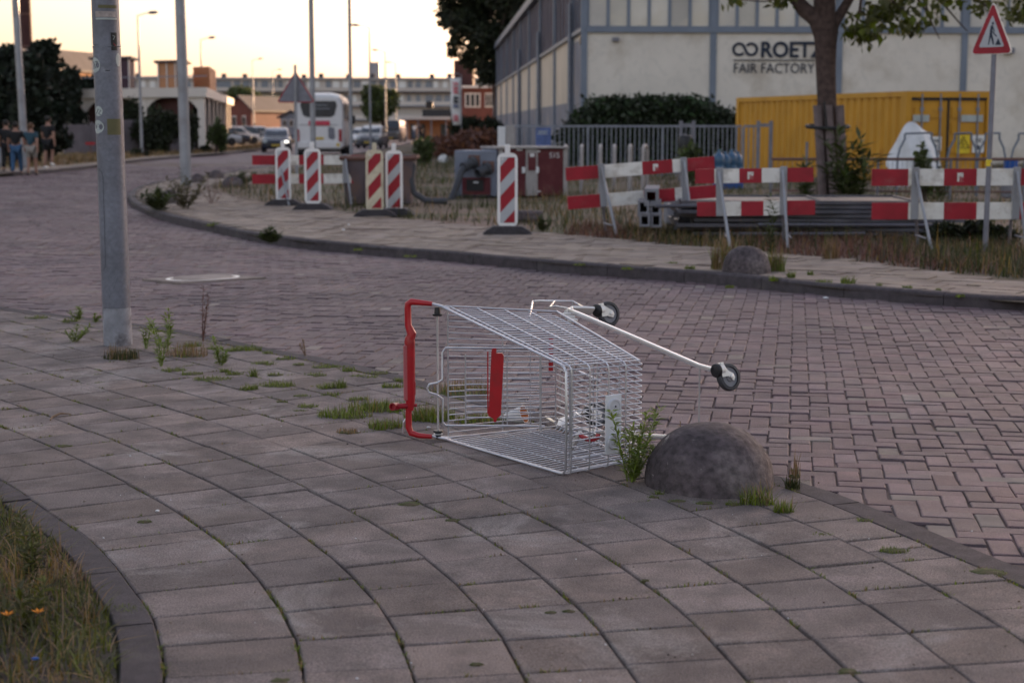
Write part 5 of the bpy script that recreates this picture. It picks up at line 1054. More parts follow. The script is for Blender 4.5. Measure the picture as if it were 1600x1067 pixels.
# ------------------------------------------------------------------ buildings on the far side
def gz(y): return ZF
def gable(label, name, x0, x1, yeave, yridge, Y, depth, wm_, rm, ybase=240, wins=(), turn=0.0, cat='house'):
    a, b = D(x0, yeave, Y), D(x1, yeave, Y); r_ = D((x0 + x1) / 2, yridge, Y); o = (a + b) / 2 * A(1, 1, 0); w_ = (b - a)[0]; t = thing(name, label, cat, o, turn); ez, rz_ = a[2], r_[2]
    mb = MB(); P = [(-w_ / 2, 0, -.3), (w_ / 2, 0, -.3), (w_ / 2, 0, ez), (0, 0, rz_), (-w_ / 2, 0, ez)]; mb.prism(P, (0, depth, 0)); mb.build('wall', wm_, t)
    mb = MB(); k = .35
    for s_ in (-1, 1):
        e0, e1 = A(s_ * (w_ / 2 + k), -k, ez - k * (rz_ - ez) / (w_ / 2) + .06), A(0, -k, rz_ + .08); n_ = A(0, depth + 2 * k, 0); mb.add([e0, e1, e1 + n_, e0 + n_, e0 + A(0, 0, .2), e1 + A(0, 0, .2), e1 + n_ + A(0, 0, .2), e0 + n_ + A(0, 0, .2)], [[0, 1, 2, 3], [7, 6, 5, 4], [0, 4, 5, 1], [2, 6, 7, 3], [0, 3, 7, 4], [1, 5, 6, 2]])
    mb.build('roof', rm, t)
    for (fx, fz, fw, fh) in wins:
        mb = MB(); mb.box((fx * w_, -.02, fz * ez), (fw * w_, .06, fh * ez)); f_ = mb.build('window', M['white'], t); mb = MB(); mb.box((fx * w_, -.06, fz * ez), (fw * w_ * .84, .05, fh * ez * .84)); mb.build('pane', M['darkwin'], f_)
    return t
gable('grey gabled house high behind the conifers at the left picture edge', 'gabled_house', -40, 52, 108, 76, 150, 12, M['whitewall'], M['roof'], wins=((.1, .8, .12, .15), (.3, .8, .12, .15)))
gable('warm brick gabled house just right of the tall chimney', 'gabled_house', 40, 82, 105, 80, 158, 14, M['orange'], M['roof'], wins=((.12, .95, .25, .12), (.12, .7, .25, .14)), turn=R(-14))
q = D(47, 198, 165) * A(1, 1, 0); t = thing('chimney_stack', 'tall dark brick factory chimney rising out of the picture at left', 'chimney', q); k = 165 / F
mb = MB(); mb.tube([(0, 0, 0), (0, 0, 5), (-.1, 0, 34)], [9.5 * k, 9.2 * k, 7.2 * k], 20); mb.build('chimney_shaft', M['chim'], t, smooth=True)
for z_ in (9.5, 12.7, 16): mb = MB(); r_ = 9.2 * k - (z_ - 5) * .0045; mb.tube([(-.01, 0, z_), (-.01, 0, z_ + .12)], [r_ + .03, r_ + .03], 20); mb.build('band', M['rust'], t)
# white arcade building with its lit flank
a0 = D(186, 198, 98) * A(1, 1, 0); a1 = D(320, 198, 95) * A(1, 1, 0); ar = thing('arcade_building', 'low white building with arches and a roof terrace beyond the timber fence', 'building', a1); ux = nrm(a0 - a1); Lx = np.linalg.norm(a0 - a1); uy = nrm(A(-6.2, 47, 0)); zt = D(320, 137, 95)[2]
frA = np.c_[-ux, uy, Z3]
def abox(mb, x0, x1, y0, y1, z0, z1):
    V = [ux * x + uy * y + Z3 * z for x in (x0, x1) for y in (y0, y1) for z in (z0, z1)]; mb.add(V, [[0, 1, 3, 2], [4, 6, 7, 5], [0, 4, 5, 1], [2, 3, 7, 6], [0, 2, 6, 4], [1, 5, 7, 3]])
LY = 40
mb = MB(); abox(mb, -.2, 11, -.2, LY, zt - .55, zt); mb.build('roof_slab', M['whitewall'], ar)
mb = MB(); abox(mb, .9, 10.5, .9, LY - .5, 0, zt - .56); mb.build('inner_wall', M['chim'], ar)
for x in (.25, 4.6, 9.2):
    mb = MB(); abox(mb, x - .25, x + .25, 0, .5, 0, zt - .56); mb.build('column', M['whitewall'], ar)
for x0, x1 in ((.5, 4.35), (4.85, 8.95)):
    mb = MB(); P = [ux * x0 + Z3 * (zt - .56)]
    for f_ in np.linspace(0, 1, 11): P.append(ux * (x0 + (x1 - x0) * f_) + Z3 * (zt - .56 - .7 * (abs(2 * f_ - 1)) ** 3.5))
    P.append(ux * x1 + Z3 * (zt - .56)); mb.prism([p + uy * .05 for p in P], uy * .3); mb.build('arch', M['whitewall'], ar)
for i in range(8):
    y = .0 + i * LY / 8.0; mb = MB(); abox(mb, -.02, .5, y + (.55 if i == 0 else 0), y + (.9 if i == 0 else .8), 0, zt - .56); mb.build('pier', M['whitewall'], ar)
    mb = MB(); abox(mb, .3, .45, y + .95, y + LY / 8 - .05, 0, 1.1); mb.build('spandrel', M['whitewall'], ar)
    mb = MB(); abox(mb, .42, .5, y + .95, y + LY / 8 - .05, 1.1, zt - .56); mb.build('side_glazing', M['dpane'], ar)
for x, w_, h_ in ((6.0, 2.9, 1.9), (1.7, 2.0, 1.6)):   # roof pavilions
    mb = MB(); abox(mb, x, x + w_, 3, 6.5, zt + .002, zt + h_); mb.build('pavilion', M['dpane'] if x > 4 else M['orange'], ar)
    mb = MB(); abox(mb, x - .3, x + w_ + .3, 2.7, 6.8, zt + h_ + .002, zt + h_ + .14); mb.build('pavilion_roof', M['roof'], ar)
    for k in range(4): mb = MB(); xx = x + w_ * k / 3; abox(mb, xx - .05, xx + .05, 2.92, 2.998, zt + .003, zt + h_); mb.build('pavilion_post', M['whitewall'], ar)
mb = MB(); abox(mb, -.1, 10.8, 2, 2.06, zt + .7, zt + .76); mb.build('terrace_rail', M['midgrey'], ar)
mb = MB(); abox(mb, .1, 1.4, 8, 16, zt + .01, zt + 1.5); mb.build('stair_house', M['orange'], ar)
# brick garage and gabled houses beyond
gable('low brick house with flat front right of the white arcade', 'brick_house', 352, 395, 172, 153, 185, 20, M['redbrick'], M['roof'], wins=((-.2, .6, .16, .4), (.2, .6, .16, .4)), turn=R(-20))
gable('pale gabled house with a pointed front behind the parked row', 'gabled_house', 385, 409, 172, 155, 196, 14, M['whitewall'], M['roof'], wins=((0, .6, .3, .25),), turn=R(-14))
gable('second pale gabled house between the lamp and the sign triangle', 'gabled_house', 407, 426, 176, 162, 205, 14, M['whitewall'], M['roof'], wins=((0, .6, .3, .25),), turn=R(-14))
gable('third pale gabled house close to the sign triangle', 'gabled_house', 424, 442, 178, 166, 214, 14, M['whitewall'], M['roof'], wins=((0, .6, .3, .25),), turn=R(-14))
gable('dark low house with blue windows left of the white coach', 'low_house', 438, 472, 184, 176, 180, 8, M['cabgrey'], M['roof'], wins=((-.3, .75, .2, .3), (0, .75, .2, .3), (.3, .75, .2, .3)))
# long block of flats
FYd = 330.0; a, b = D(112, 198, FYd) * A(1, 1, 0), D(772, 198, FYd + 6) * A(1, 1, 0); fl = thing('apartment_block', 'very long pale block of flats closing the street in the distance', 'apartment block', a); u = nrm(b - a); Lf2 = np.linalg.norm(b - a); nb = nrm(np.cross(u, Z3)); nb = -nb if nb[1] > 0 else nb; zt = D(300, 122, FYd)[2]; frF = np.c_[u, -nb, Z3]
def fbox(mb, x0, x1, d0, d1, z0, z1): mb.box(u * (x0 + x1) / 2 - nb * (d0 + d1) / 2 + Z3 * (z0 + z1) / 2, (x1 - x0, d1 - d0, z1 - z0), rot=frF)
mb = MB(); fbox(mb, 0, Lf2, .3, 12, 0, zt - .3); mb.build('wall', M['flatwall'], fl)
mb = MB(); fbox(mb, -.4, Lf2 + .4, -.3, 12.4, zt - .295, zt + .15); mb.build('roof', M['cabtrim'], fl)
st_h = zt / 4
for k in (1, 2, 3):
    mb = MB(); fbox(mb, 0, Lf2, -1.0, .298, st_h * k - .1, st_h * k + .18); mb.build('gallery_slab', M['lightgrey'] if k < 3 else M['roof'], fl)
    mb = MB(); fbox(mb, 0, Lf2, -1.0, -.9, st_h * k + .181, st_h * k + .95); mb.build('balustrade', M['whitewall'] if k < 3 else M['flatwall'], fl)
for k in (3, 2):
    for i in range(46):
        x = (i + .3 + .3 * rng.random()) * Lf2 / 46; w_ = .8 + .9 * rng.random(); z0 = st_h * k + (.3 if k == 3 else .9); mb = MB(); fbox(mb, x, min(Lf2, x + w_), .2, .299, z0, st_h * (k + 1) - .5); mb.build('window', M['winblue'] if rng.random() < .6 else M['white'], fl)
for i in range(16):
    x = (i + .2 + .5 * rng.random()) * Lf2 / 16; mb = MB(); fbox(mb, x, x + 1.0, 4, 5, zt + .152, zt + .9 + .3 * rng.random()); mb.build('chimney', M['roof'], fl)
q = D(587, 198, 350) * A(1, 1, 0); t = thing('lift_tower', 'plain grey mauve tower rising above the block of flats', 'tower', q); zt2 = D(587, 99, 350)[2]; mb = MB(); mb.box((0, 0, zt2 / 2), (2.1, 3, zt2)); mb.build('tower_wall', M['lightgrey'], t); mb = MB(); mb.box((0, 0, zt2 + .06), (2.2, 3.1, .12)); mb.build('tower_roof', M['cabtrim'], t)
# brick building, cafe and flag by the big tree
q0 = D(768, 198, 168) * A(1, 1, 0); t = thing('brick_building', 'red brick building with white windows between the big tree and the street', 'building', q0); k = 168 / F; ztb = D(740, 138, 168)[2]; ztt = D(720, 92, 168)[2]
mb = MB(); mb.box((-.2, 5, ztb / 2), (62 * k * 1.6, 10, ztb)); mb.build('wall', M['redbrick'], t); mb = MB(); mb.box((-45 * k, 8, ztt / 2), (30 * k, 8, ztt)); mb.build('tall_wing', M['chim'], t)
mb = MB(); mb.box((-.2, 4.8, ztb + .12), (62 * k * 1.65, 10.6, .24)); mb.build('roof', M['white'], t)
for x, w_ in ((-29, 24), (-3, 14)):
    c = D(768 + x, 157, 168); mb = MB(); mb.box((x * k, -.02, c[2]), (w_ * k, .08, 22 * k)); f_ = mb.build('window', M['white'], t)
    for j in range(3): mb = MB(); mb.box((x * k + (j - 1) * w_ * k * .31, -.08, c[2]), (w_ * k * .22, .05, 18 * k)); mb.build('pane', M['darkwin'], f_)
q0 = D(690, 198, 190) * A(1, 1, 0); t = thing('cafe_building', 'low shop building with a black awning at the far right of the street', 'shop', q0); k = 190 / F; z_ = lambda y: D(690, y, 190)[2]
mb = MB(); mb.box((-10 * k, 4, z_(187) / 2), (92 * k, 7, z_(187))); mb.build('wall', M['orange'], t); mb = MB(); mb.box((-10 * k, 2.5, z_(185)), (96 * k, 9, .35)); mb.build('canopy', M['whitewall'], t)
mb = MB(); mb.box((-2 * k, -.8, (z_(172) + z_(183)) / 2), (54 * k, .5, z_(172) - z_(183)), rot=rx(-.15)); mb.build('awning', M['black'], t)
mb = MB(); mb.box((-20 * k, 2, z_(164)), (11 * k, 1, 12 * k), ch=.2); mb.build('roof_duct', M['black'], t)
for x in (-45, -30, 2, 20): mb = MB(); mb.box((x * k, -.0 + .48, .9), (8 * k, .08, 1.8)); mb.build('window', M['darkwin'], t)
for x in (-52, -35, -15, 8, 26): mb = MB(); mb.cyl((x * k, -1.6, 0), (x * k, -1.6, z_(186)), .08); mb.build('post', M['lightgrey'], t)
q0 = D(712, 198, 108) * A(1, 1, 0); t = thing('banner_flag', 'white upright banner flag with red and blue writing by the brick building', 'flag', q0); k = 108 / F; z_ = lambda y: D(712, y, 108)[2]
mb = MB(); mb.tube([(9 * k, 0, 0), (9 * k, 0, z_(118)), (4 * k, 0, z_(115)), (-9 * k, 0, z_(119))], .035, 6); mb.build('flag_pole', M['steel'], t)
mb = MB(); V = []
for j in range(9):
    y = 122 + j * 9.2; V += [(-9 * k + .06 * math.sin(j) + j * .02, .05 * math.sin(j * 1.3), z_(y)), (0 + .03 * j * .5, .12 * math.sin(j * 1.1 + 1), z_(y)), (8.4 * k, 0, z_(y))]
mb.add(V, [[3 * j + i, 3 * j + i + 3, 3 * j + i + 4, 3 * j + i + 1] for j in range(8) for i in (0, 1)]); o = mb.build('cloth', M['white'], t, smooth=True); o.modifiers.new('s', 'SOLIDIFY').thickness = .01
for j, (y, m_) in enumerate(((131, 'pink'), (138, 'pink'), (144, 'pink'), (153, 'navy'), (159, 'navy'), (166, 'bluesign'), (182, 'pink'), (187, 'pink'))):
    mb = MB(); c = A(-.0 + .02, -.16, z_(y)); w_ = 3.2 * k; hh = 2.4 * k; mb.tube([c + A(-w_, 0, hh), c + A(-w_, 0, -hh), c + A(w_, 0, hh * .3), c + A(-w_ * .2, 0, hh), c + A(w_, 0, -hh)], .05, 4); mb.build('flag_lettering', M[m_], t)
# timber fence before the arcade
a, b = D(100, 196, 84) * A(1, 1, 0), D(304, 198, 92) * A(1, 1, 0); t = thing('timber_fence', 'weathered grey timber fence along the dry verge on the left', 'fence', a); u2 = nrm(b - a); L2 = np.linalg.norm(b - a); n_ = int(L2 / 1.9)
for i in range(n_):
    mb = MB(); p0 = u2 * L2 * i / n_; h_ = 1.62 + .05 * rng.normal() + (.25 if 1 < i < 3 else 0); w_ = L2 / n_
    for j in range(10): mb.box(p0 + u2 * w_ * (j + .5) / 10 + Z3 * (h_ / 2 + rng.normal() * .01), (w_ / 10 - .012, .03, h_), rot=np.c_[u2, np.cross(Z3, u2), Z3])
    mb.box(p0 + u2 * w_ / 2 + Z3 * 1.2 + np.cross(Z3, u2) * .035, (w_, .04, .1), rot=np.c_[u2, np.cross(Z3, u2), Z3])
    mb.build('board_panel', M['woodfence'], t); mb = MB(); mb.box(p0 + Z3 * .85, (.1, .1, 1.75), rot=np.c_[u2, np.cross(Z3, u2), Z3]); mb.build('post', M['woodfence'], t)
q = D(140, 198, 78) * A(1, 1, 0) + A(0, 0, ZF); t = thing('red_sign', 'small dark red board on a low post before the timber fence', 'sign', q); mb = MB(); mb.box((0, 0, .62), (.46, .04, .14)); mb.build('sign_board', M['redd'], t); mb = MB(); mb.cyl((0, .03, 0), (0, .03, .6), .03); mb.build('post', M['rust'], t)

# ------------------------------------------------------------------ far trees
def conifer(label, x, ytop, Y, wpx, n=11000, seed=0):
    b = D(x, 198, Y) * A(1, 1, 0); h = D(x, ytop, Y)[2]; w_ = wpx / F * Y / 2; t = thing('conifer', label, 'conifer', b + A(0, 0, ZF), 0, 'dark conifers on the left verge')
    mb = MB(); mb.tube([(0, 0, -.2), (0, 0, h * .9)], [.16, .04], 8)
    tips = []
    for i in range(46):
        f_ = rng.random() ** .8; z = h * (.06 + .9 * f_); r_ = w_ * (1.05 - f_) ** .75 * (.7 + .45 * rng.random()); a = rng.random() * 6.28; e = A(math.cos(a) * r_, math.sin(a) * r_, z + .12 * r_ + .25 * rng.random()); tips.append((A(0, 0, z), e)); mb.tube([A(0, 0, z), e], [.03, .008], 4)
    mb.build('trunk', M['bark'], t); P = []; per = n // len(tips)
    for a, e in tips:
        f_ = rng.random(per) ** .7; P.append(a + (e - a) * f_[:, None] + rng.normal(size=(per, 3)) * A(.22, .22, .16) * (1.1 - .5 * f_)[:, None])
    P.append(np.c_[rng.normal(size=(300, 2)) * .12, h * (1 - .25 * rng.random(300))]); V, Q = leaf_arrays(np.concatenate(P), .30, .3, up=-.5); mb = MB(); mb.addq(V, Q); mb.build('crown', M['conifer'], t); return t
conifer('dark conifer at the left picture edge behind the walkers', -14, 92, 63, 62); conifer('dark conifer with a pointed top left of the tall grey pole', 24, 88, 66, 58); conifer('tallest pointed dark conifer right of the tall chimney', 74, 78, 64, 66, 13000)
conifer('rounded dark conifer just left of the thick stickered pole', 112, 112, 98, 62); conifer('low dark conifer behind the thick stickered pole', 142, 128, 102, 56); conifer('dark conifer in front of the gabled house at the left', 50, 104, 61, 50)
def bush(name, label, x, ytop, Y, wpx, lm, n=2200, size=.22, cat='bush', ybase=None, group=None):
    b = D(x, 198, Y) * A(1, 1, 0) + A(0, 0, ZF); h = D(x, ytop, Y)[2] - ZF; w_ = wpx / F * Y / 2; bl = []
    for _ in range(7): bl.append((rng.normal() * w_ * .4, rng.normal() * w_ * .25, h * (.25 + .5 * rng.random()), w_ * (.45 + .2 * rng.random()), w_ * .45, h * .27))
    t = thing(name, label, cat, b, 0, group); V, Q = leaf_arrays(blob_points(bl, n, .3), size, .3); mb = MB(); mb.addq(V, Q); mb.build('foliage', lm, t)
    mb = MB()
    for q_ in bl[:4]: mb.tube([(0, 0, 0), (q_[0] * .5, q_[1] * .5, q_[2] * .6), q_[:3]], [.05, .03, .015], 5)
    mb.build('stems', M['bark'], t); return t
bush('hedge_bush', 'dark green bush under the first arch of the white arcade', 205, 152, 90, 34, M['leafd']); bush('hedge_bush', 'dark green bush in front of the white arcade, left of the slim pole', 250, 166, 88, 60, M['leafd'], 3500); bush('hedge_bush', 'dark green bush right behind the slim pole', 292, 172, 86, 30, M['leafd'])
bush('pale_bush', 'pale grey green bush below the lit flank of the arcade', 336, 186, 88, 26, M['leafm'], 1500); bush('low_bush', 'low dark shrub at the foot of the nearest verge lamp', 214, 234, 79, 22, M['leafd'], 700, .15); bush('low_bush', 'low dark shrub at the foot of the lamp by the lit corner', 319, 229, 92, 20, M['leafd'], 700, .15)
def round_tree(label, x, ytop, ybot, wpx, Y, lm, n=6000, size=.34):
    b = D(x, 198, Y) * A(1, 1, 0) + A(0, 0, ZF); z1, z0 = D(x, ytop, Y)[2], D(x, ybot, Y)[2]; w_ = wpx / F * Y / 2; bl = []
    for _ in range(16):
        a = rng.random() * 6.28; r_ = w_ * .62 * rng.random() ** .5; f_ = rng.random(); bl.append((math.cos(a) * r_, math.sin(a) * r_, z0 + (z1 - z0) * (.22 + .6 * f_), w_ * .42, w_ * .42, (z1 - z0) * .2))
    return tree('round_tree', label, b, (.22, z0 + (z1 - z0) * .7), bl, n, size, lm)
round_tree('round mid green tree right of the white coach', 597, 131, 196, 72, 155, M['leafm'], 7000); round_tree('yellowish green tree top in front of the flats, left of the sign triangle', 388, 132, 170, 80, 240, M['leafm'], 5000, .5); round_tree('small yellow green tree above the dark low house left of the coach', 428, 150, 178, 34, 235, M['leafm'], 2000, .4)
b = D(775, 198, 150) * A(1, 1, 0); bl = []; k = 150 / F
for x, y, r_ in ((700, 18, 20), (722, 40, 24), (745, 20, 30), (752, 62, 26), (735, 92, 18), (770, 96, 28), (790, 50, 36), (820, 20, 40), (800, -10, 40), (760, -20, 36), (728, -14, 28), (760, 122, 14), (806, 100, 30), (830, 70, 34), (845, 30, 36), (700, -10, 18), (712, 66, 12), (694, 36, 9), (708, 84, 8)):
    p = D(x, y, 150) - b; bl.append((p[0], rng.normal() * 1.5, p[2], r_ * k, r_ * k * 1.2, r_ * k * .9))
tree('big_tree', 'big dark leafy tree overhanging the roof of the warehouse side', b, (.45, 9), bl, 26000, .42, M['leafd'], shell=.25)
bush('dark_bush', 'dark green bush beneath the banner flag and brick building', 728, 180, 112, 60, M['leafd'], 3000); bush('dark_bush', 'dark green bush at the far foot of the warehouse side', 765, 182, 104, 44, M['leafd'], 2400)
bush('weed_clump', 'reddish brown thicket of dried weeds left of the warehouse side', 730, 203, 66, 86, M['redweed'], 4200, .2, 'weeds'); bush('weed_clump', 'low reddish weeds left of the white banner flag', 690, 212, 72, 50, M['redweed'], 1600, .18, 'weeds'); bush('green_clump', 'low green shrub in the waste ground right of the far cars', 660, 212, 60, 34, M['leafm'], 1000, .15, 'weeds')
bush('tall_weed', 'leafy green weed between the white tarp and the warning notice', 1448, 222, 31, 30, M['leafm'], 420, .13, 'weeds'); bush('tall_weed', 'green weeds under the black bin at the bar fence', 1085, 225, 38, 44, M['leafm'], 900, .14, 'weeds')
bush('tall_weed', 'dark leafy weeds at the foot of the roadworks sign', 1545, 345, 19.8, 70, M['leafd'], 1500, .10, 'weeds'); bush('tall_weed', 'dark green weeds at the base of the right barrier, left of the sign', 1480, 352, 20.2, 60, M['leafd'], 1300, .10, 'weeds')

# ------------------------------------------------------------------ vehicles
def wheels(t, xs, hw, r_, wd_=.2):
    for x in xs:
        for s_ in (-1, 1):
            mb = MB(); mb.lathe((s_ * (hw - wd_), x, r_), (s_, 0, 0), [(r_ * .6, 0), (r_ * .97, .0), (r_, .03), (r_, wd_ - .03), (r_ * .95, wd_), (r_ * .62, wd_)], 20); w_ = mb.build('wheel', M['rubber'], t, smooth=40); mb = MB(); mb.lathe((s_ * (hw - .02), x, r_), (s_, 0, 0), [(r_ * .62, 0), (r_ * .55, .012), (r_ * .15, .02)], 14); mb.build('rim', M['steel'], w_)
def loft(mb, st, m=0):                    # stations along y: (y, [(x, z) half profile from floor to centre line])
    V = []; n_ = len(st[0][1])
    for y, pr in st: V += [(x, y, z) for x, z in pr] + [(-x, y, z) for x, z in pr[::-1]]
    k = 2 * n_; fs = [[i * k + j, i * k + (j + 1) % k, (i + 1) * k + (j + 1) % k, (i + 1) * k + j] for i in range(len(st) - 1) for j in range(k)]
    fs += [list(range(k)), list(range((len(st) - 1) * k, len(st) * k))[::-1]]; mb.add(V, fs, m)
def car(label, pos, rot, paint, kind='hatch', roofm=None, lamps_on=False, group=None, L=4.0, W_=1.74, H_=1.46, cat='car'):
    t = thing('car', label, cat, pos, rot, group); hw = W_ / 2; bz_ = H_ * .60; van = kind == 'van'
    def pr(w_, z0, z1): return [(w_ * .86, z0), (w_ * .98, z0 + .12), (w_, (z0 + z1) / 2), (w_ * .96, z1 - .06), (w_ * .86, z1)]
    mb = MB(); loft(mb, [(-L / 2, pr(hw * .80, .34, bz_ * .74)), (-L / 2 + .10, pr(hw * .92, .22, bz_ * .82)), (-L / 2 + .55, pr(hw, .18, bz_ * .92)), (-L * .2, pr(hw, .18, bz_)), (L * .32, pr(hw, .18, bz_ * 1.03)), (L / 2 - .12, pr(hw * .95, .24, bz_)), (L / 2, pr(hw * .84, .34, bz_ * .9))]); mb.build('body', paint, t, smooth=35)
    f0, f1, r1, r0 = (-L * .42, -L * .34, L * .44, L * .48) if van else (-L * .24, -L * .06, L * .30, L * .46)
    mb = MB(); cp = lambda w_, z: [(w_, bz_ - .05), (w_ * .97, bz_ + (z - bz_) * .5), (w_ * .86, z - .05), (w_ * .72, z), (0.01, z + .015)]
    loft(mb, [(f0, cp(hw * .90, bz_ + .02)), (f1, cp(hw * .88, H_ - .04)), ((f1 + r1) / 2, cp(hw * .88, H_)), (r1, cp(hw * .87, H_ - .05)), (r0, cp(hw * .88, bz_ + .04))]); mb.build('cabin', roofm or paint, t, smooth=30)
    g = .012
    for (y0, y1, nm) in ((f0, f1, 'windscreen'), (r0, r1, 'rear_window')):
        d_ = 1 if nm == 'windscreen' else -1; q = [(hw * .82, y0, bz_ + .07), (hw * .72, y1, H_ - .11)]; n_ = nrm(A(0, -d_ * (H_ - bz_), abs(y1 - y0))); mb = MB(); a = A(0, y0, bz_ + .07) + n_ * .03; c = A(0, y1, H_ - .10) + n_ * .03; a = a * .9 + c * .1; mb.add([a + A(-hw * .80, 0, 0), a + A(hw * .80, 0, 0), c + A(hw * .68, 0, 0), c + A(-hw * .68, 0, 0)], [[0, 1, 2, 3]]); mb.build(nm, M['glass'], t)
    for s_ in (-1, 1):
        mb = MB(); P = [(s_ * (hw * .905 + .012), f0 + .30 * (f1 - f0) + .12, bz_ + .06), (s_ * (hw * .905 + .012), r0 - .22, bz_ + .06), (s_ * (hw * .80 + .02), r1 - .02, H_ - .13), (s_ * (hw * .80 + .02), f1 + .08, H_ - .13)]; mb.add(P, [[0, 1, 2, 3]]); mb.build('side_window', M['glass'], t)
        mb = MB(); mb.ell((s_ * hw * .70, -L / 2 + .06, bz_ * .70), (.17, .09, .085), 10, 6); mb.build('headlight', M['headlamp'] if lamps_on and s_ > 0 else M['sticker'], t, smooth=True)
        mb = MB(); mb.box((s_ * hw * .82, L / 2 - .06, bz_ * .86), (.20, .1, .24), ch=.03); mb.build('rear_light', M['redlamp'], t)
        mb = MB(); mb.ell((s_ * (hw + .07), f0 + .30, bz_ + .09), (.09, .05, .065), 8, 6); mb.build('mirror', paint, t)
    for y, m_ in ((-L / 2 - .004, 'plateyel'), (L / 2 + .004, 'plateyel')): mb = MB(); mb.box((0, y, .42 if y < 0 else .6), (.5, .02, .11)); mb.build('number_plate', M[m_], t)
    mb = MB(); mb.box((0, -L / 2 + .02, .40), (W_ * .6, .06, .16), ch=.02); mb.build('grille', M['black'], t); wheels(t, (-L * .31, L * .31), hw, .31); return t
p = G(432, 235, ZR); lv = lambda x, y, z=ZR: G(x, y, z) * A(1, 1, 0) + A(0, 0, z)
car('dark blue oncoming car with one headlight shining, left of the coach', lv(433, 237.5), R(6), M['carblue'], roofm=M['carlight'], lamps_on=True)
car('white hatchback seen from behind right of the coach', lv(582, 231.5), R(-4), M['cargrey'], roofm=M['white'], L=4.3, H_=1.6, W_=1.8); car('white car half hidden behind the hatchback beside the coach', lv(567, 228.5), R(-4), M['white'])
car('dark van parked far down the street right of the hatchback', lv(616, 222), R(-4), M['cargrey'], kind='van', L=5, H_=2.2, W_=1.9, cat='van')
car('dark car cut off at the left picture edge by the walkers', lv(-95, 273), R(-66), M['carlight'], H_=1.4)
for i, (x, y, m_, lb) in enumerate(((336, 228, 'carlight', 'silver parked car at the left end of the far parked row'), (352, 226.5, 'carblue', 'dark blue parked car second in the far parked row'), (372, 225, 'white', 'white parked car in the middle of the far parked row'), (391, 223.5, 'cargrey', 'grey parked car under the lamp in the far parked row'), (408, 222, 'white', 'white parked car at the right end of the far parked row'))):
    car(lb, G(x, y, ZF), R(100 + i * 4), M[m_], group='cars parked in the far row')
# coach, seen from behind
bp = lv(499, 246.0); k = bp[1] / F; co = thing('coach', 'white coach seen from behind with a red sign panel and tinted rear window', 'coach', bp, R(4.0)); BW, BH, BL = 2.5, CH + (198 - 146) * k - ZR, 11.5; hw = BW / 2
mb = MB(); pr = lambda w_, z1: [(w_ * .90, .42), (w_ * .99, .55), (w_, 1.2), (w_ * .985, 2.2), (w_ * .94, z1 - .35), (w_ * .84, z1 - .1), (w_ * .5, z1)]
loft(mb, [(0, pr(hw * .93, BH - .22)), (.12, pr(hw * .985, BH - .08)), (.6, pr(hw, BH)), (BL - .6, pr(hw, BH)), (BL, pr(hw * .94, BH - .2))]); mb.build('body', M['buswhite'], co, smooth=28)
mb = MB(); P = [(-.84, BH - .42), (.84, BH - .42), (.92, BH - .62), (.78, BH - 1.12), (.60, BH - 1.22), (-.60, BH - 1.22), (-.78, BH - 1.12), (-.92, BH - .62)]; mb.prism([(x, -.02, z) for x, z in P], (0, .1, 0)); mb.build('rear_window', M['glass'], co)
for z_, w_ in ((BH - .62, .7), (BH - .8, .9)): mb = MB(); mb.box((.1, -.026, z_), (w_, .01, .05)); mb.build('window_reflection_strip', M['winblue'], co)
mb = MB(); mb.box((.02, -.02, BH - 1.52), (1.05, .06, .24), ch=.02); s_ = mb.build('sign_panel', M['bannerred'], co)
for i in range(7): mb = MB(); mb.box((-.16 + i * .082, -.055, BH - 1.52), (.05, .01, .09)); mb.build('sign_lettering', M['pink'], s_)
mb = MB(); mb.box((0, -.012, 1.62), (1.9, .03, .02)); mb.build('panel_seam', M['midgrey'], co); mb = MB(); mb.box((0, -.02, .62), (2.2, .10, .32), ch=.04); mb.build('bumper', M['buswhite'], co)
mb = MB(); P = [(.46, 1.52), (.76, 1.46), (.80, .98), (.72, .86), (.52, .92), (.46, 1.0)]; mb.prism([(x, -.02, z) for x, z in P], (0, .1, 0)); mb.build('vent_grille', M['midgrey'], co)
for s_ in (-1, 1):
    mb = MB(); mb.box((s_ * 1.06, -.01, 1.08), (.16, .08, .62), ch=.03); mb.build('rear_light', M['redlamp'], co); mb = MB(); mb.ell((s_ * 1.06, -.05, .92), (.05, .02, .05), 8, 6); mb.build('reflector', M['pink'], co)
mb = MB(); mb.box((.0, -.03, .94), (.46, .02, .12)); mb.build('number_plate', M['plateyel'], co); mb = MB(); mb.box((.95, -.08, .62), (.16, .012, .16)); mb.build('yellow_disc', M['plateyel'], co)
mb = MB(); mb.box((0, .35, .36), (2.1, .5, .2)); mb.build('underbody', M['black'], co)
for s_ in (-1, 1):
    mb = MB(); mb.box((s_ * (hw + .0), BL / 2, BH - .95), (.03, BL - 1.2, .85)); mb.build('side_window', M['glass'], co); mb = MB(); mb.box((s_ * (hw + .02), BL - .3, BH - 1.3), (.5, .2, .5), ch=.06); mb.build('mirror', M['black'], co)
wheels(co, (2.9, 9.0), hw, .5, .28)

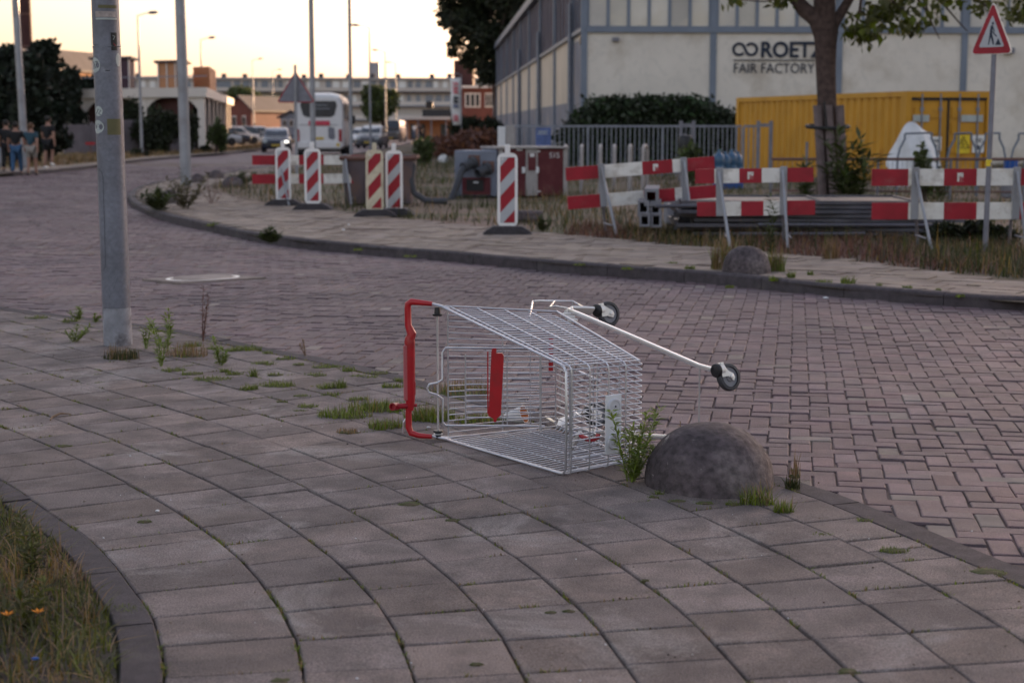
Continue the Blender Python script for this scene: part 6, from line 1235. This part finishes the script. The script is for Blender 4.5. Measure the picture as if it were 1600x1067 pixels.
# ------------------------------------------------------------------ people
def skin_mesh(name, verts, edges, rad, m, parent, sub=1):
    me = bpy.data.meshes.new(name); me.from_pydata([tuple(map(float, v)) for v in verts], edges, []); me.materials.append(m); o = bpy.data.objects.new(name, me); COL.objects.link(o); o.parent = parent
    mo = o.modifiers.new('skin', 'SKIN'); mo.use_smooth_shade = True
    for i, r_ in enumerate(rad): me.skin_vertices[0].data[i].radius = (r_, r_) if np.isscalar(r_) else r_
    me.skin_vertices[0].data[0].use_root = True
    s_ = o.modifiers.new('sub', 'SUBSURF'); s_.levels = s_.render_levels = sub; return o
def person(label, pos, rot, h, shirt, legs, hair, short=True, stride=.25, armsw=.12, lift=0.0, shoes='black', sleeves=True, stout=1.0):
    t = thing('person', label, 'person', pos, rot); k = h / 1.75; S = lambda *v: A(*v) * k; w_ = stout
    J = dict(pel=S(0, 0, .94), sp=S(0, .0, 1.16), ch=S(0, .0, 1.36), nk=S(0, .01, 1.48), hb=S(0, .02, 1.57), ht=S(0, .02, 1.66))
    for s_, n_ in ((-1, 'l'), (1, 'r')):
        f_ = stride * s_; J['hip' + n_] = S(s_ * .095, 0, .90); J['kn' + n_] = S(s_ * .10, f_ * .5 + .03, .50 + (lift * .25 if s_ > 0 else 0)); J['an' + n_] = S(s_ * .10, f_ * .9 - (.12 * (lift > 0) if s_ > 0 else 0), .09 + (lift * .5 if s_ > 0 else 0)); J['toe' + n_] = J['an' + n_] + S(0, .15, -.055 if not (lift and s_ > 0) else -.12)
        J['sh' + n_] = S(s_ * .185 * w_, 0, 1.40); J['el' + n_] = S(s_ * .25 * w_, -armsw * s_ * .6, 1.13); J['wr' + n_] = S(s_ * .265 * w_, -armsw * s_ * 1.0 + .06, .89); J['pa' + n_] = S(s_ * .262 * w_, -armsw * s_ + .075, .82)
        for i in range(4): J[f'f{i}' + n_] = J['pa' + n_] + S(s_ * .006, -.03 + .022 * i + .0, -.03); J[f'g{i}' + n_] = J[f'f{i}' + n_] + S(-s_ * .012, .008, -.055 + .012 * abs(i - 1.4))
        J['th' + n_] = J['pa' + n_] + S(-s_ * .02, .05, .01); J['tj' + n_] = J['th' + n_] + S(-s_ * .012, .012, -.035)
    rd = dict(pel=.135, sp=.125 * w_, ch=.15 * w_, nk=.058, hb=.075, ht=.092)
    for n_ in 'lr':
        rd.update({'hip' + n_: .09, 'kn' + n_: .062, 'an' + n_: .040, 'toe' + n_: .036, 'sh' + n_: .066, 'el' + n_: .045, 'wr' + n_: .031, 'pa' + n_: .034, 'th' + n_: .012, 'tj' + n_: .009})
        for i in range(4): rd[f'f{i}' + n_] = .0095; rd[f'g{i}' + n_] = .0075
    E = [('pel', 'sp'), ('sp', 'ch'), ('ch', 'nk'), ('nk', 'hb'), ('hb', 'ht')]
    for n_ in 'lr':
        E += [('pel', 'hip' + n_), ('hip' + n_, 'kn' + n_), ('kn' + n_, 'an' + n_), ('an' + n_, 'toe' + n_), ('ch', 'sh' + n_), ('sh' + n_, 'el' + n_), ('el' + n_, 'wr' + n_), ('wr' + n_, 'pa' + n_), ('pa' + n_, 'th' + n_), ('th' + n_, 'tj' + n_)]
        for i in range(4): E += [('pa' + n_, f'f{i}' + n_), (f'f{i}' + n_, f'g{i}' + n_)]
    def mk(name, keys, m, grow, over={}):
        ks = list(keys); ix = {q: i for i, q in enumerate(ks)}; pts = [over.get(q, J.get(q)) for q in ks]; ed = [(ix[a], ix[b]) for a, b in E if a in ix and b in ix]; return skin_mesh(name, pts, ed, [(rd[q] + grow) * k for q in ks], m, t)
    mk('body', list(rd.keys()), M['skin'], 0)
    kk = ['pel', 'sp', 'ch'] + [q + n_ for n_ in 'lr' for q in ('sh', 'el')]; ov = {'el' + n_: J['sh' + n_] * .35 + J['el' + n_] * .65 for n_ in 'lr'} if sleeves else {}
    mk('shirt', kk, shirt, .024, ov)
    kk = ['pel'] + [q + n_ for n_ in 'lr' for q in (('hip', 'kn') if short else ('hip', 'kn', 'an'))]; ov = {}
    if short: ov = {'kn' + n_: J['hip' + n_] * .15 + J['kn' + n_] * .85 for n_ in 'lr'}
    else: ov = {'an' + n_: J['an' + n_] + S(0, 0, .03) for n_ in 'lr'}
    mk('shorts' if short else 'trousers', kk, legs, .022, ov)
    for n_ in 'lr': mb = MB(); c = (J['an' + n_] + J['toe' + n_]) / 2 + S(0, -.01, -.01); d_ = J['toe' + n_] - J['an' + n_]; mb.ell(c, (.052 * k, .15 * k, .055 * k), 10, 6, rot=rx(math.atan2(d_[2], d_[1]) + .35 if lift else 0)); mb.build('shoe', M[shoes], t, smooth=True)
    mb = MB(); mb.ell(J['ht'] + S(0, -.022, .018), (.098 * k, .108 * k, .108 * k), 14, 8); mb.build('hair', hair, t, smooth=True)
    for s_ in (-1, 1): mb = MB(); mb.ell(J['ht'] + S(s_ * .094, .02, -.03), (.016 * k, .03 * k, .034 * k), 8, 6); mb.build('ear', M['skin'], t, smooth=True)
    mb = MB(); mb.ell(J['ht'] + S(0, .105, -.05), (.018 * k, .024 * k, .03 * k), 8, 6); mb.build('nose', M['skin'], t, smooth=True)
    for s_ in (-1, 1): mb = MB(); mb.ell(J['ht'] + S(s_ * .034, .088, -.012), (.014 * k, .01 * k, .009 * k), 8, 6); mb.build('eye', M['hairk'], t)
    mb = MB(); mb.ell(J['ht'] + S(0, .085, -.088), (.026 * k, .01 * k, .007 * k), 8, 6); mb.build('mouth', M['redd'], t); return t
person('person in a black t-shirt and blue jeans walking away along the left kerb', G(27, 274.5, ZR), R(6), 1.66, M['blk'], M['jean'], M['hairk'], short=False, stride=.22, stout=1.05)
person('person in a teal t-shirt and grey shorts walking away, brown hair', G(50.5, 274.5, ZR), R(-4), 1.63, M['navyc'], M['khaki'], M['hairb'], stride=.12, armsw=.2)
person('tall person all in black shorts and shirt stepping onto the left pavement', G(77, 264, ZF), R(-14), 1.76, M['blk'], M['blk'], M['hairk'], stride=.12, lift=.25, shoes='white')
person('dark dressed person half hidden behind the black shirt walker at far left', G(12, 268, ZF), R(8), 1.62, M['blk'], M['blk'], M['hairk'], short=False, stride=.2)
person('far person in a white shirt standing by the far cars on the right', G(648, 219, ZF), R(150), 1.75, M['white'], M['jean'], M['hairk'], short=False, stride=.1)
person('far person in dark clothes beside the one in the white shirt', G(657, 218, ZF), R(170), 1.72, M['blk'], M['blk'], M['hairk'], short=False, stride=.1)
for x, y, sh, lb in ((346, 222.5, 'pink', 'far person in a red shirt by the parked cars below the arcade'), (362, 221.5, 'blk', 'far person in black between the parked cars'), (380, 220.5, 'white', 'far person in a white shirt behind the white parked car'), (399, 219.5, 'bannerred', 'far person in a deep red shirt at the parked cars near the lamp')):
    person(lb, G(x, y, ZF), R(30), 1.72, M[sh], M['jean'], M['hairk'], short=False, stride=.08)

# ------------------------------------------------------------------ manhole
mc = MHc.mean(0); mh = thing('manhole', 'proud concrete manhole frame with a round iron lid in the brick road', 'manhole', (mc[0], mc[1], ZR))
mb = MB(); P = np.c_[MHc - mc, np.zeros(4)]; mb.prism([p + A(0, 0, -.05) for p in P[::-1]][::-1], (0, 0, .078)); mb.build('frame', mat('manhole_concrete', (.21, .172, .155), .85, var=.25, scale=8, bump=.5), mh)
e1, e2 = (P[1] - P[0]), (P[3] - P[0])
el = lambda r_, z: [e1 * .5 * r_ * math.cos(t) + e2 * .5 * r_ * math.sin(t) + A(0, 0, z) for t in np.arange(36) * math.pi / 18]
mb = MB(); a, b = el(.84, .0305), el(.74, .0305); mb.add(a + b, [[i, (i + 1) % 36, 36 + (i + 1) % 36, 36 + i] for i in range(36)]); mb.build('lid_ring', M['flat'], mh)
mb = MB(); mb.prism(el(.72, .025), (0, 0, .009)); ld_ = mb.build('lid', M['iron'], mh)
mb = MB()
for i in range(-4, 5): f_ = i / 5.5; w_ = math.sqrt(max(0, 1 - f_ * f_)) * .66; c = e1 * .5 * f_ * .72; mb.tube([c - e2 * .5 * w_ + A(0, 0, .036), c + e2 * .5 * w_ + A(0, 0, .036)], .006, 4)
mb.build('ribs', M['iron'], ld_)

# ------------------------------------------------------------------ weeds, grass, moss
def clump(name, label, px, py, hpx, wpx, n, m, z=0.0, cat='grass tuft', group=None, straw=0, wd=.005, lean=.9, depth=None):
    b = G(px, py, z) if np.ndim(px) == 0 and depth is None else np.r_[D(px, 198, depth)[:2], z]; s_ = b[1] / F; h, r_ = hpx * s_, wpx * s_ / 2
    dsk = lambda n: np.c_[(lambda a, q: np.c_[np.cos(a) * q, np.sin(a) * q * .7])(rng.random(n) * 6.283, r_ * .92 * rng.random(n) ** .62), np.full(n, -.012)]
    P = dsk(n); mb = MB(); V, Q = blades(P, h * .62, wd, lean); mb.addq(V, Q, 0)
    if straw: P = dsk(straw); V, Q = blades(P, h * .8, wd * .8, lean * .6); mb.addq(V, Q, 1)
    if z == 0.0: mb.ell((0, 0, -.005), (r_ * .9, r_ * .62, .011), 12, 4, m=2, jit=.10)
    o = mb.build(name, [m, M['straw'], M['moss']]); o.location = tuple(b); return tag(o, label, cat, group)
TG = 'small grass tufts in the pavement joints'; TL = 'small green grass tuft growing from a joint of the slab pavement'
for px, py, h, w_, n in ((385, 547, 12, 46, 150), (418, 553, 9, 16, 50), (466, 570, 7, 18, 50), (527, 573, 7, 28, 70), (560, 588, 7, 30, 70), (590, 583, 7, 34, 60), (623, 595, 9, 18, 50), (271, 579, 9, 44, 110), (332, 593, 9, 64, 150), (352, 581, 11, 18, 50), (411, 569, 10, 40, 70), (389, 609, 14, 30, 90), (433, 603, 12, 56, 170), (396, 589, 20, 14, 40), (472, 619, 7, 30, 70), (481, 636, 10, 36, 100), (440, 628, 7, 18, 50), (494, 586, 8, 36, 80), (508, 607, 14, 26, 60), (531, 606, 20, 24, 70), (1285, 836, 9, 34, 120), (1030, 772, 12, 18, 50), (1350, 813, 9, 24, 60), (1540, 893, 8, 60, 120), (1022, 777, 9, 20, 40), (1058, 783, 8, 30, 60), (1100, 786, 8, 34, 60), (1145, 787, 10, 26, 50), (300, 541, 12, 30, 70), (335, 545, 9, 30, 60), (362, 549, 10, 26, 60), (446, 561, 9, 34, 70), (505, 574, 9, 36, 80), (580, 590, 8, 30, 60), (545, 580, 12, 24, 60), (612, 605, 12, 36, 80), (470, 642, 7, 30, 50), (516, 617, 9, 30, 60), (560, 624, 10, 36, 80), (430, 586, 8, 26, 50), (366, 585, 10, 26, 60), (300, 584, 8, 36, 70), (60, 497, 8, 40, 70), (110, 503, 10, 30, 60), (205, 953, 14, 60, 120), (640, 787, 6, 40, 90), (706, 813, 7, 26, 60), (890, 955, 8, 26, 60), (1325, 1048, 8, 40, 80), (860, 957, 7, 24, 50), (1008, 907, 8, 16, 50), (440, 1064, 9, 50, 80), (745, 1038, 9, 26, 50), (100, 697, 7, 30, 60), (225, 815, 8, 26, 50)):
    clump('grass_tuft', TL, px, py, h * 1.35, w_ * 1.15, int(n * 1.8), M['blade'], group=TG, wd=.0048, lean=1.1)
clump('grass_tuft', 'broad low grass tuft left of the red trolley handle', 538, 650, 24, 96, 420, M['blade'], straw=30); clump('grass_tuft', 'long grass patch along the joint just left of the trolley handle', 590, 640, 26, 100, 520, M['blade'], straw=40)
clump('grass_tuft', 'grass tuft in front of the coin lock of the trolley handle', 604, 668, 26, 62, 300, M['blade'], straw=20); clump('grass_tuft', 'large grass patch behind the trolley handle', 672, 655, 34, 90, 560, M['blade'], straw=50); clump('grass_tuft', 'grass patch inside the trolley basket wires', 750, 660, 26, 90, 300, M['blade'], straw=60); clump('grass_tuft', 'dry grass along the kerb behind the trolley basket', 720, 612, 26, 110, 120, M['blade'], straw=180)
clump('grass_tuft', 'dry straw tuft on the slabs in front of the handle', 544, 675, 12, 44, 10, M['blade'], straw=110); clump('grass_tuft', 'grass tuft at the foot of the thick stickered pole', 190, 560, 26, 62, 300, M['bladed'], straw=90)
clump('grass_tuft', 'dry grass clump right of the thick stickered pole', 290, 556, 26, 80, 30, M['blade'], straw=200); clump('grass_tuft', 'tall grass tuft at the front foot of the big stone bollard', 1183, 786, 46, 60, 170, M['blade'], straw=24); clump('grass_tuft', 'bright grass tuft at the right foot of the big stone bollard', 1224, 800, 34, 36, 130, M['blade'], straw=6)
clump('grass_tuft', 'dark green tuft with straw tops just right of the big stone bollard', 1238, 762, 34, 26, 120, M['bladed'], straw=10); clump('grass_tuft', 'tall straw seed heads right of the big stone bollard', 1242, 742, 44, 20, 6, M['blade'], straw=30, lean=.4); clump('grass_tuft', 'round moss cushion alone on the slabs at lower right', 1396, 860, 14, 52, 420, M['blade'], wd=.0035, lean=1.2)
def weed(label, px, py, hpx, stems, spread, m, z=0.0, lsize=.05, ldens=26, name='weed', sm=None, group=None, lean=.26, depth=None):
    b = G(px, py, z) if depth is None else np.r_[D(px, 198, depth)[:2], z]; s_ = b[1] / F; h = hpx * s_; t = thing(name, label, 'weed', b, 0, group); mb = MB(); P = []; DD = []
    for i in range(stems):
        hh = h * (1 if i == 0 else .4 + .55 * rng.random()); a = rng.random() * 6.28; e = A(math.cos(a), math.sin(a), 0) * spread * s_ * (.1 if i == 0 else .3 + .7 * rng.random()) + A(lean * hh * rng.normal(), 0, hh); o = e * A(.15, .15, 0)
        pts = [o, o + (e - o) * A(.35, .35, .4), o + (e - o) * A(.7, .7, .75), e]; mb.tube(pts, [.0035, .003, .0022, .001], 5)
        for f_ in np.linspace(.08, 1, int(1.15 * ldens * hh / h) + 2): p = o + (e - o) * f_; P += [p, p]
    mb.build('stem', sm or m, t); P = np.array(P); n = len(P); d_ = np.c_[rng.normal(size=(n, 2)), .35 + .5 * rng.random(n)]; d_ /= np.linalg.norm(d_, axis=1)[:, None]; u = np.cross(d_, A(0, 0, 1)); u /= np.linalg.norm(u, axis=1)[:, None]; L = (lsize * (.6 + .7 * rng.random(n)))[:, None]; up = A(0, 0, 1)
    V = np.stack([P, P + d_ * L * .45 + u * L * .13, P + d_ * L - up * L * .15, P + d_ * L * .45 - u * L * .13], 1).reshape(-1, 3); mb = MB(); mb.addq(V, np.arange(4 * n).reshape(-1, 4)); mb.build('leaves', m, t); return t
weed('tall bushy green weed between the trolley front and the big stone bollard', 985, 752, 118, 9, 30, M['weedleaf'], lsize=.045, ldens=44)
weed('upright green weed on the pavement right of the thick pole', 346, 571, 42, 5, 14, M['weedleaf'], lsize=.045); weed('thin branching weed beside the dry grass near the thick pole', 252, 572, 70, 4, 16, M['weedleaf'], lsize=.05, ldens=16); weed('green arching weed behind the dry clump near the thick pole', 262, 548, 62, 4, 24, M['weedleaf'], lsize=.06, ldens=14); weed('small weed close to the right foot of the thick pole', 228, 545, 46, 3, 14, M['weedleaf'], lsize=.05, ldens=14)
weed('tall thin dried stalk standing at the kerb before the manhole', 316, 533, 86, 3, 16, M['redweed'], lsize=.032, ldens=34, lean=.12); weed('low spreading weed left of the thick pole', 116, 534, 26, 6, 28, M['weedleaf'], lsize=.035); weed('small green weed at the kerb left of the thick pole', 124, 501, 20, 4, 14, M['weedleaf'], lsize=.04); weed('tiny green weed at the kerb just left of the thick pole', 148, 504, 14, 3, 8, M['weedleaf'], lsize=.03); weed('pale dry weed at the kerb left of the trolley handle', 478, 556, 24, 2, 8, M['straw'], lsize=.02); weed('dry seedling in the brick road right of the trolley plate', 1062, 722, 60, 2, 12, M['straw'], lsize=.02, ldens=12)
weed('brownish bushy weed at the foot of the slim grey pole', 288, 326, 60, 16, 46, M['weedbrown'], z=ZF, lsize=.12, ldens=22); weed('green low weed on the kerb tip left of the slim pole', 250, 330, 32, 9, 34, M['leafm'], z=ZF, lsize=.16); weed('dry branching weed right of the slim pole foot', 330, 318, 44, 6, 44, M['redweed'], z=ZF, lsize=.08, ldens=10); weed('green weed growing from the far kerb right of the slim pole', 423, 380, 22, 8, 22, M['leafm'], z=ZF, lsize=.11); weed('small weed on the island pavement by the distant bollards', 380, 290, 20, 6, 24, M['leafm'], z=ZF, lsize=.16)
FG = 'small weeds along the far kerb'; FL = 'small green weed in the paving near the far kerb at right'
for px, py, h, w_ in ((1078, 420, 12, 20), (1140, 448, 8, 18), (1210, 437, 14, 22), (1236, 434, 20, 16), (1266, 430, 14, 12), (1288, 442, 12, 30), (1325, 443, 22, 26), (1374, 449, 14, 14), (1418, 450, 10, 20), (1465, 455, 10, 12), (1050, 412, 8, 20), (905, 413, 6, 20), (330, 352, 9, 20), (560, 390, 7, 18), (640, 400, 6, 24), (980, 419, 6, 22), (1500, 462, 8, 16)): clump('weed_tuft', FL, px, py, h, w_, 60, M['blade'], z=ZF, cat='weed', group=FG, wd=.012, lean=1.0)
clump('straw_tuft', 'tall straw coloured grass left of the far domed bollard', 1133, 420, 58, 50, 120, M['blade'], z=ZF, straw=170, wd=.010, lean=.5); clump('straw_tuft', 'green and straw grass right of the far domed bollard', 1212, 424, 48, 30, 110, M['blade'], z=ZF, straw=60, wd=.010, lean=.5); clump('straw_tuft', 'pale straw clump in front of the steel stack', 1297, 405, 40, 26, 10, M['blade'], z=ZF, straw=120, wd=.010, lean=.5)
weed('tall slim weed in front of the middle barrier', 1206, 402, 92, 3, 8, M['leafm'], z=ZF, lsize=.10, ldens=30, lean=.03); weed('pale weed tuft on the dirt right of the nearest beacon', 848, 362, 22, 6, 16, M['leafm'], z=ZF, lsize=.08)
weed('tall leafy green weed growing right of the staked tree', 1336, 275, 110, 12, 52, M['leafm'], z=ZF, lsize=.30, ldens=26, depth=29.5); weed('small green weed just left of the staked tree', 1268, 275, 66, 5, 16, M['leafm'], z=ZF, lsize=.22, ldens=18, depth=29); weed('feathery weed by the cross rail below the warning notice', 1470, 275, 70, 5, 26, M['leafm'], z=ZF, lsize=.2, ldens=18, depth=30.5)
# ground cover of the waste ground, one mass
def cover(name, poly, n, h, m2, patch=.35, thr=.48, wd=.012, kind='stuff', lean=.9, label=None, ylim=(0, 999), bias=0.0):
    poly = np.asarray(poly); lo, hi = poly.min(0), poly.max(0); P = []
    tot = 0
    while tot < n:
        q = np.c_[lo[0] + (hi[0] - lo[0]) * rng.random(n), lo[1] + (hi[1] - lo[1]) * rng.random(n) ** (1 + bias)]; q = q[pip(q, poly)]
        q = q[(np.abs(q[:, 0]) < .37 * q[:, 1] + 1.2) & (q[:, 1] > ylim[0]) & (q[:, 1] < ylim[1])]
        f_ = .5 + .25 * np.sin(q[:, 0] * 1.7 * patch * 3 + 1.3 * np.sin(q[:, 1] * patch * 2)) + .25 * np.sin(q[:, 1] * 2.3 * patch * 2 + 2 * np.sin(q[:, 0] * patch * 2.2)) + .18 * rng.normal(size=len(q)); q = q[f_ > thr]; P.append(q); tot += len(q)
        if len(P) > 60: break
    P = np.concatenate(P)[:n]; return P
isl2 = np.array([p for p in pin] + [D(700, 198, 130)[:2], D(1700, 198, 60)[:2], D(1700, 198, 18)[:2]])
mb = MB(); P = cover('', isl2, 30000, .2, None, ylim=(14, 95), thr=.36, bias=.8); P3 = np.c_[P, np.full(len(P), ZF - .04)]; mi = (rng.random(len(P)) < .24 + .22 * np.sin(P[:, 0] * .8) + .1 * np.sin(P[:, 1])).astype(int); V, Q = blades(P3, .15, .014, 1.1, 2); mb.addq(V, Q, np.repeat(mi, 2))
P = cover('', isl2, 6000, .2, None, ylim=(15, 60), thr=.62, bias=1.2); V, Q = blades(np.c_[P, np.full(len(P), ZF - .04)], .30, .016, .7, 2); mb.addq(V, Q, np.repeat(np.where(rng.random(len(P)) < .82, 0, 1), 2))
fr_ = np.array([G(x, y, ZF)[:2] for x, y in ((880, 368), (1100, 386), (1280, 399), (1450, 419), (1700, 440), (1700, 392), (1450, 372), (1280, 366), (1100, 362), (900, 350))])
P = cover('', fr_, 9000, .2, None, ylim=(10, 40), thr=.2, patch=.9); V, Q = blades(np.c_[P, np.full(len(P), ZF - .03)], .15, .010, 1.2, 2); mi = np.where(np.sin(P[:, 0] * 2.1) + .6 * rng.normal(size=len(P)) > .0, 2, np.where(rng.random(len(P)) < .3, 1, 0)); mb.addq(V, Q, np.repeat(mi, 2))
o = mb.build('wild_grass', [M['bladed'], M['straw'], M['redweed']]); o['kind'] = 'stuff'
dv = np.r_[lpi[:8], [D(500, 198, 210)[:2], D(330, 198, 98)[:2], D(200, 198, 90)[:2], D(100, 198, 83)[:2], D(-60, 198, 70)[:2], D(-60, 198, 56)[:2]]]
P = cover('', dv, 9000, .2, None, ylim=(40, 200), thr=.1); mb = MB(); V, Q = blades(np.c_[P, np.full(len(P), ZF - .02)], .22, .03, 1.0, 2); mb.addq(V, Q, np.repeat((rng.random(len(P)) < .75).astype(int), 2)); o = mb.build('dry_grass', [M['bladed'], M['straw']]); o['kind'] = 'stuff'
# verge at the lower left
vg = np.r_[VL - (normals(VL) * (1 if normals(VL)[len(VL) // 2][0] > 0 else -1)) * .125, [(-6, 1.5), (-8, 12)]]
vs_ = sheet('verge_soil', vg, -.006, M['soil']); mb = MB()
vb = vg[(vg[:, 1] > 2.4) & (vg[:, 1] < 8.5)]; vb = np.r_[vb, [(-3.6, 2.4), (-3.6, 8.5)]]; vb = vb[np.r_[np.argsort(-vb[:-2, 1]), len(vb) - 2, len(vb) - 1]]
P = cover('', vb, 34000, .2, None, thr=.05); P = P[P[:, 0] > -.40 * P[:, 1] - .3]; V, Q = blades(np.c_[P, np.full(len(P), -.02)],   .072, .0058, 1.6); mi = np.where(rng.random(len(P)) < .5 + .3 * np.sin(P[:, 0] * 5 + 2 * np.sin(P[:, 1] * 3)), 0, 1); mb.addq(V, Q, np.repeat(mi, 3))
P = P[:1500]; V, Q = blades(np.c_[P, np.full(len(P), -.02)], .12, .0036, 1.8); mb.addq(V, Q, np.repeat(np.where(rng.random(len(P)) < .5, 0, 1), 3)); o = mb.build('verge_grass', [M['vergeb'], M['straw']]); o['kind'] = 'stuff'
weed('green leafy weed rising from the verge at the lower left', 52, 905, 105, 4, 26, M['vergeb'], lsize=.05, ldens=20); weed('leafy stem with an orange flower in the lower left verge', 40, 985, 80, 4, 40, M['vergeb'], lsize=.05, ldens=16)
for x, y, lb in ((60, 958, 'open orange flower in the lower left verge grass'), (12, 962, 'small orange flower at the left edge of the verge')):
    b = G(x, y, .10); t = thing('flower', lb, 'flower', b); mb = MB()
    for i in range(6): a = i * 1.05; mb.add([(0, 0, 0), (.012 * math.cos(a - .4), .012 * math.sin(a - .4), .008), (.022 * math.cos(a), .022 * math.sin(a), .012), (.012 * math.cos(a + .4), .012 * math.sin(a + .4), .008)], [[0, 1, 2, 3]])
    mb.build('petals', M['petal'], t); mb = MB(); mb.tube([(0, 0, 0), (.01, .005, -.05), (.0, .0, -.11)], .0015, 5); mb.build('stem', M['bladed'], t)
# moss and grass in the joints
J = np.array([(a, b) for a, b in JOINTS] + [(VL[i], VL[i + 2]) for i in range(0, len(VL) - 2) if 3 < VL[i][1] < 8] + [(Kl[i] - .005, Kl[i + 2] - .005) for i in range(0, len(Kl) - 2) if 4 < Kl[i][1] < 13 for _ in (0, 1)]); cx = J.mean(1); den = .5 + .5 * np.sin(cx[:, 0] * 2.2 + 1.4 * np.sin(cx[:, 1] * 1.7)) * np.sin(cx[:, 1] * 2.9 + cx[:, 0]); den = den + .25 * (cx[:, 1] > 8) + .35 * np.clip(1 - np.min(np.linalg.norm(cx[:, None] - VL[None, ::3], axis=2), axis=1), 0, 1)
mb = MB(); P = []
for (a, b), d_ in zip(J, den):
    if rng.random() > .25 + .6 * d_: continue
    n = int(60 * rng.random() * (.4 + d_)) + 8; f0 = rng.random() * .7; f1 = min(1, f0 + .15 + .6 * rng.random()); q = a + (b - a) * (f0 + (f1 - f0) * rng.random((n, 1))) + rng.normal(size=(n, 2)) * .0045; P.append(q)
P = np.concatenate(P); V, Q = blades(np.c_[P, np.full(len(P), -.014)], .019, .0065, 1.5, 2); mb.addq(V, Q, np.repeat((rng.random(len(P)) < .35).astype(int), 2)); o = mb.build('joint_moss', [M['blade'], M['straw']]); o['kind'] = 'stuff'
# small litter
b = G(92, 655, 0); t = thing('dry_stalk', 'curled dry stalk lying on the slabs at the left', 'dry stalk', b); mb = MB(); mb.tube([(-.03, -.05, .006), (-.035, .0, .012), (-.01, .06, .02), (.03, .10, .012)], [.004, .006, .006, .002], 6); mb.build('stalk', M['straw'], t)
for px, py, z, lb in ((670, 668, 0, 'tiny white paper scrap on the slabs before the trolley handle'), (545, 352, ZF, 'white scrap on the far pavement behind the manhole'), (537, 360, ZF, 'white scrap nearest the kerb on the far pavement'), (1290, 467, ZR, 'white scrap lying at the far kerb on the right'), (693, 253, ZF, 'white crumpled bag in the grass left of the pump cabinet'), (246, 799, 0, 'thin white sliver on the slabs at the lower left'), (55, 1030, .03, 'small blue scrap in the lower left verge')):
    b = G(px, py, z); big_ = 'bag' in lb; t = thing('litter_scrap', lb, 'litter', b, rng.random() * 3); mb = MB(); r_ = .28 if big_ else .03 if b[1] > 9 else .012; mb.ell((0, 0, r_ * .3), (r_, r_ * .7, r_ * (.8 if big_ else .3)), 9, 6, jit=.16); mb.build('scrap_body', M['bluep'] if 'blue' in lb else M['tarp'], t)

# grit and crumbs lying about
mb = MB(); n = 1500; Y = 4.2 + 12 * rng.random(n) ** 1.5; X = (rng.random(n) - .5) * .68 * Y; P = np.c_[X, Y]; inn = pip(P, near_poly); dk = np.min(np.linalg.norm(P[:, None] - Kl[None, ::2], axis=2), axis=1); keep = (inn & (rng.random(n) < .4)) | (dk < .35)
inner = pip(P, np.r_[VL, [(-6, 1.5), (-8, 12)]]) ; keep &= ~inner
for (x, y), i_, d_ in zip(P[keep], inn[keep], dk[keep]):
    r_ = .002 + .004 * rng.random() ** 3; mb.ell((x, y, (0 if i_ else ZR + und(x, y)) + r_ * .5), (r_, r_ * (.6 + .6 * rng.random()), r_ * .6), 5, 3, m=int(rng.random() * 2.3))
o = mb.build('grit_gravel', [M['joint'], M['tile2'], M['plate']]); o['kind'] = 'stuff'
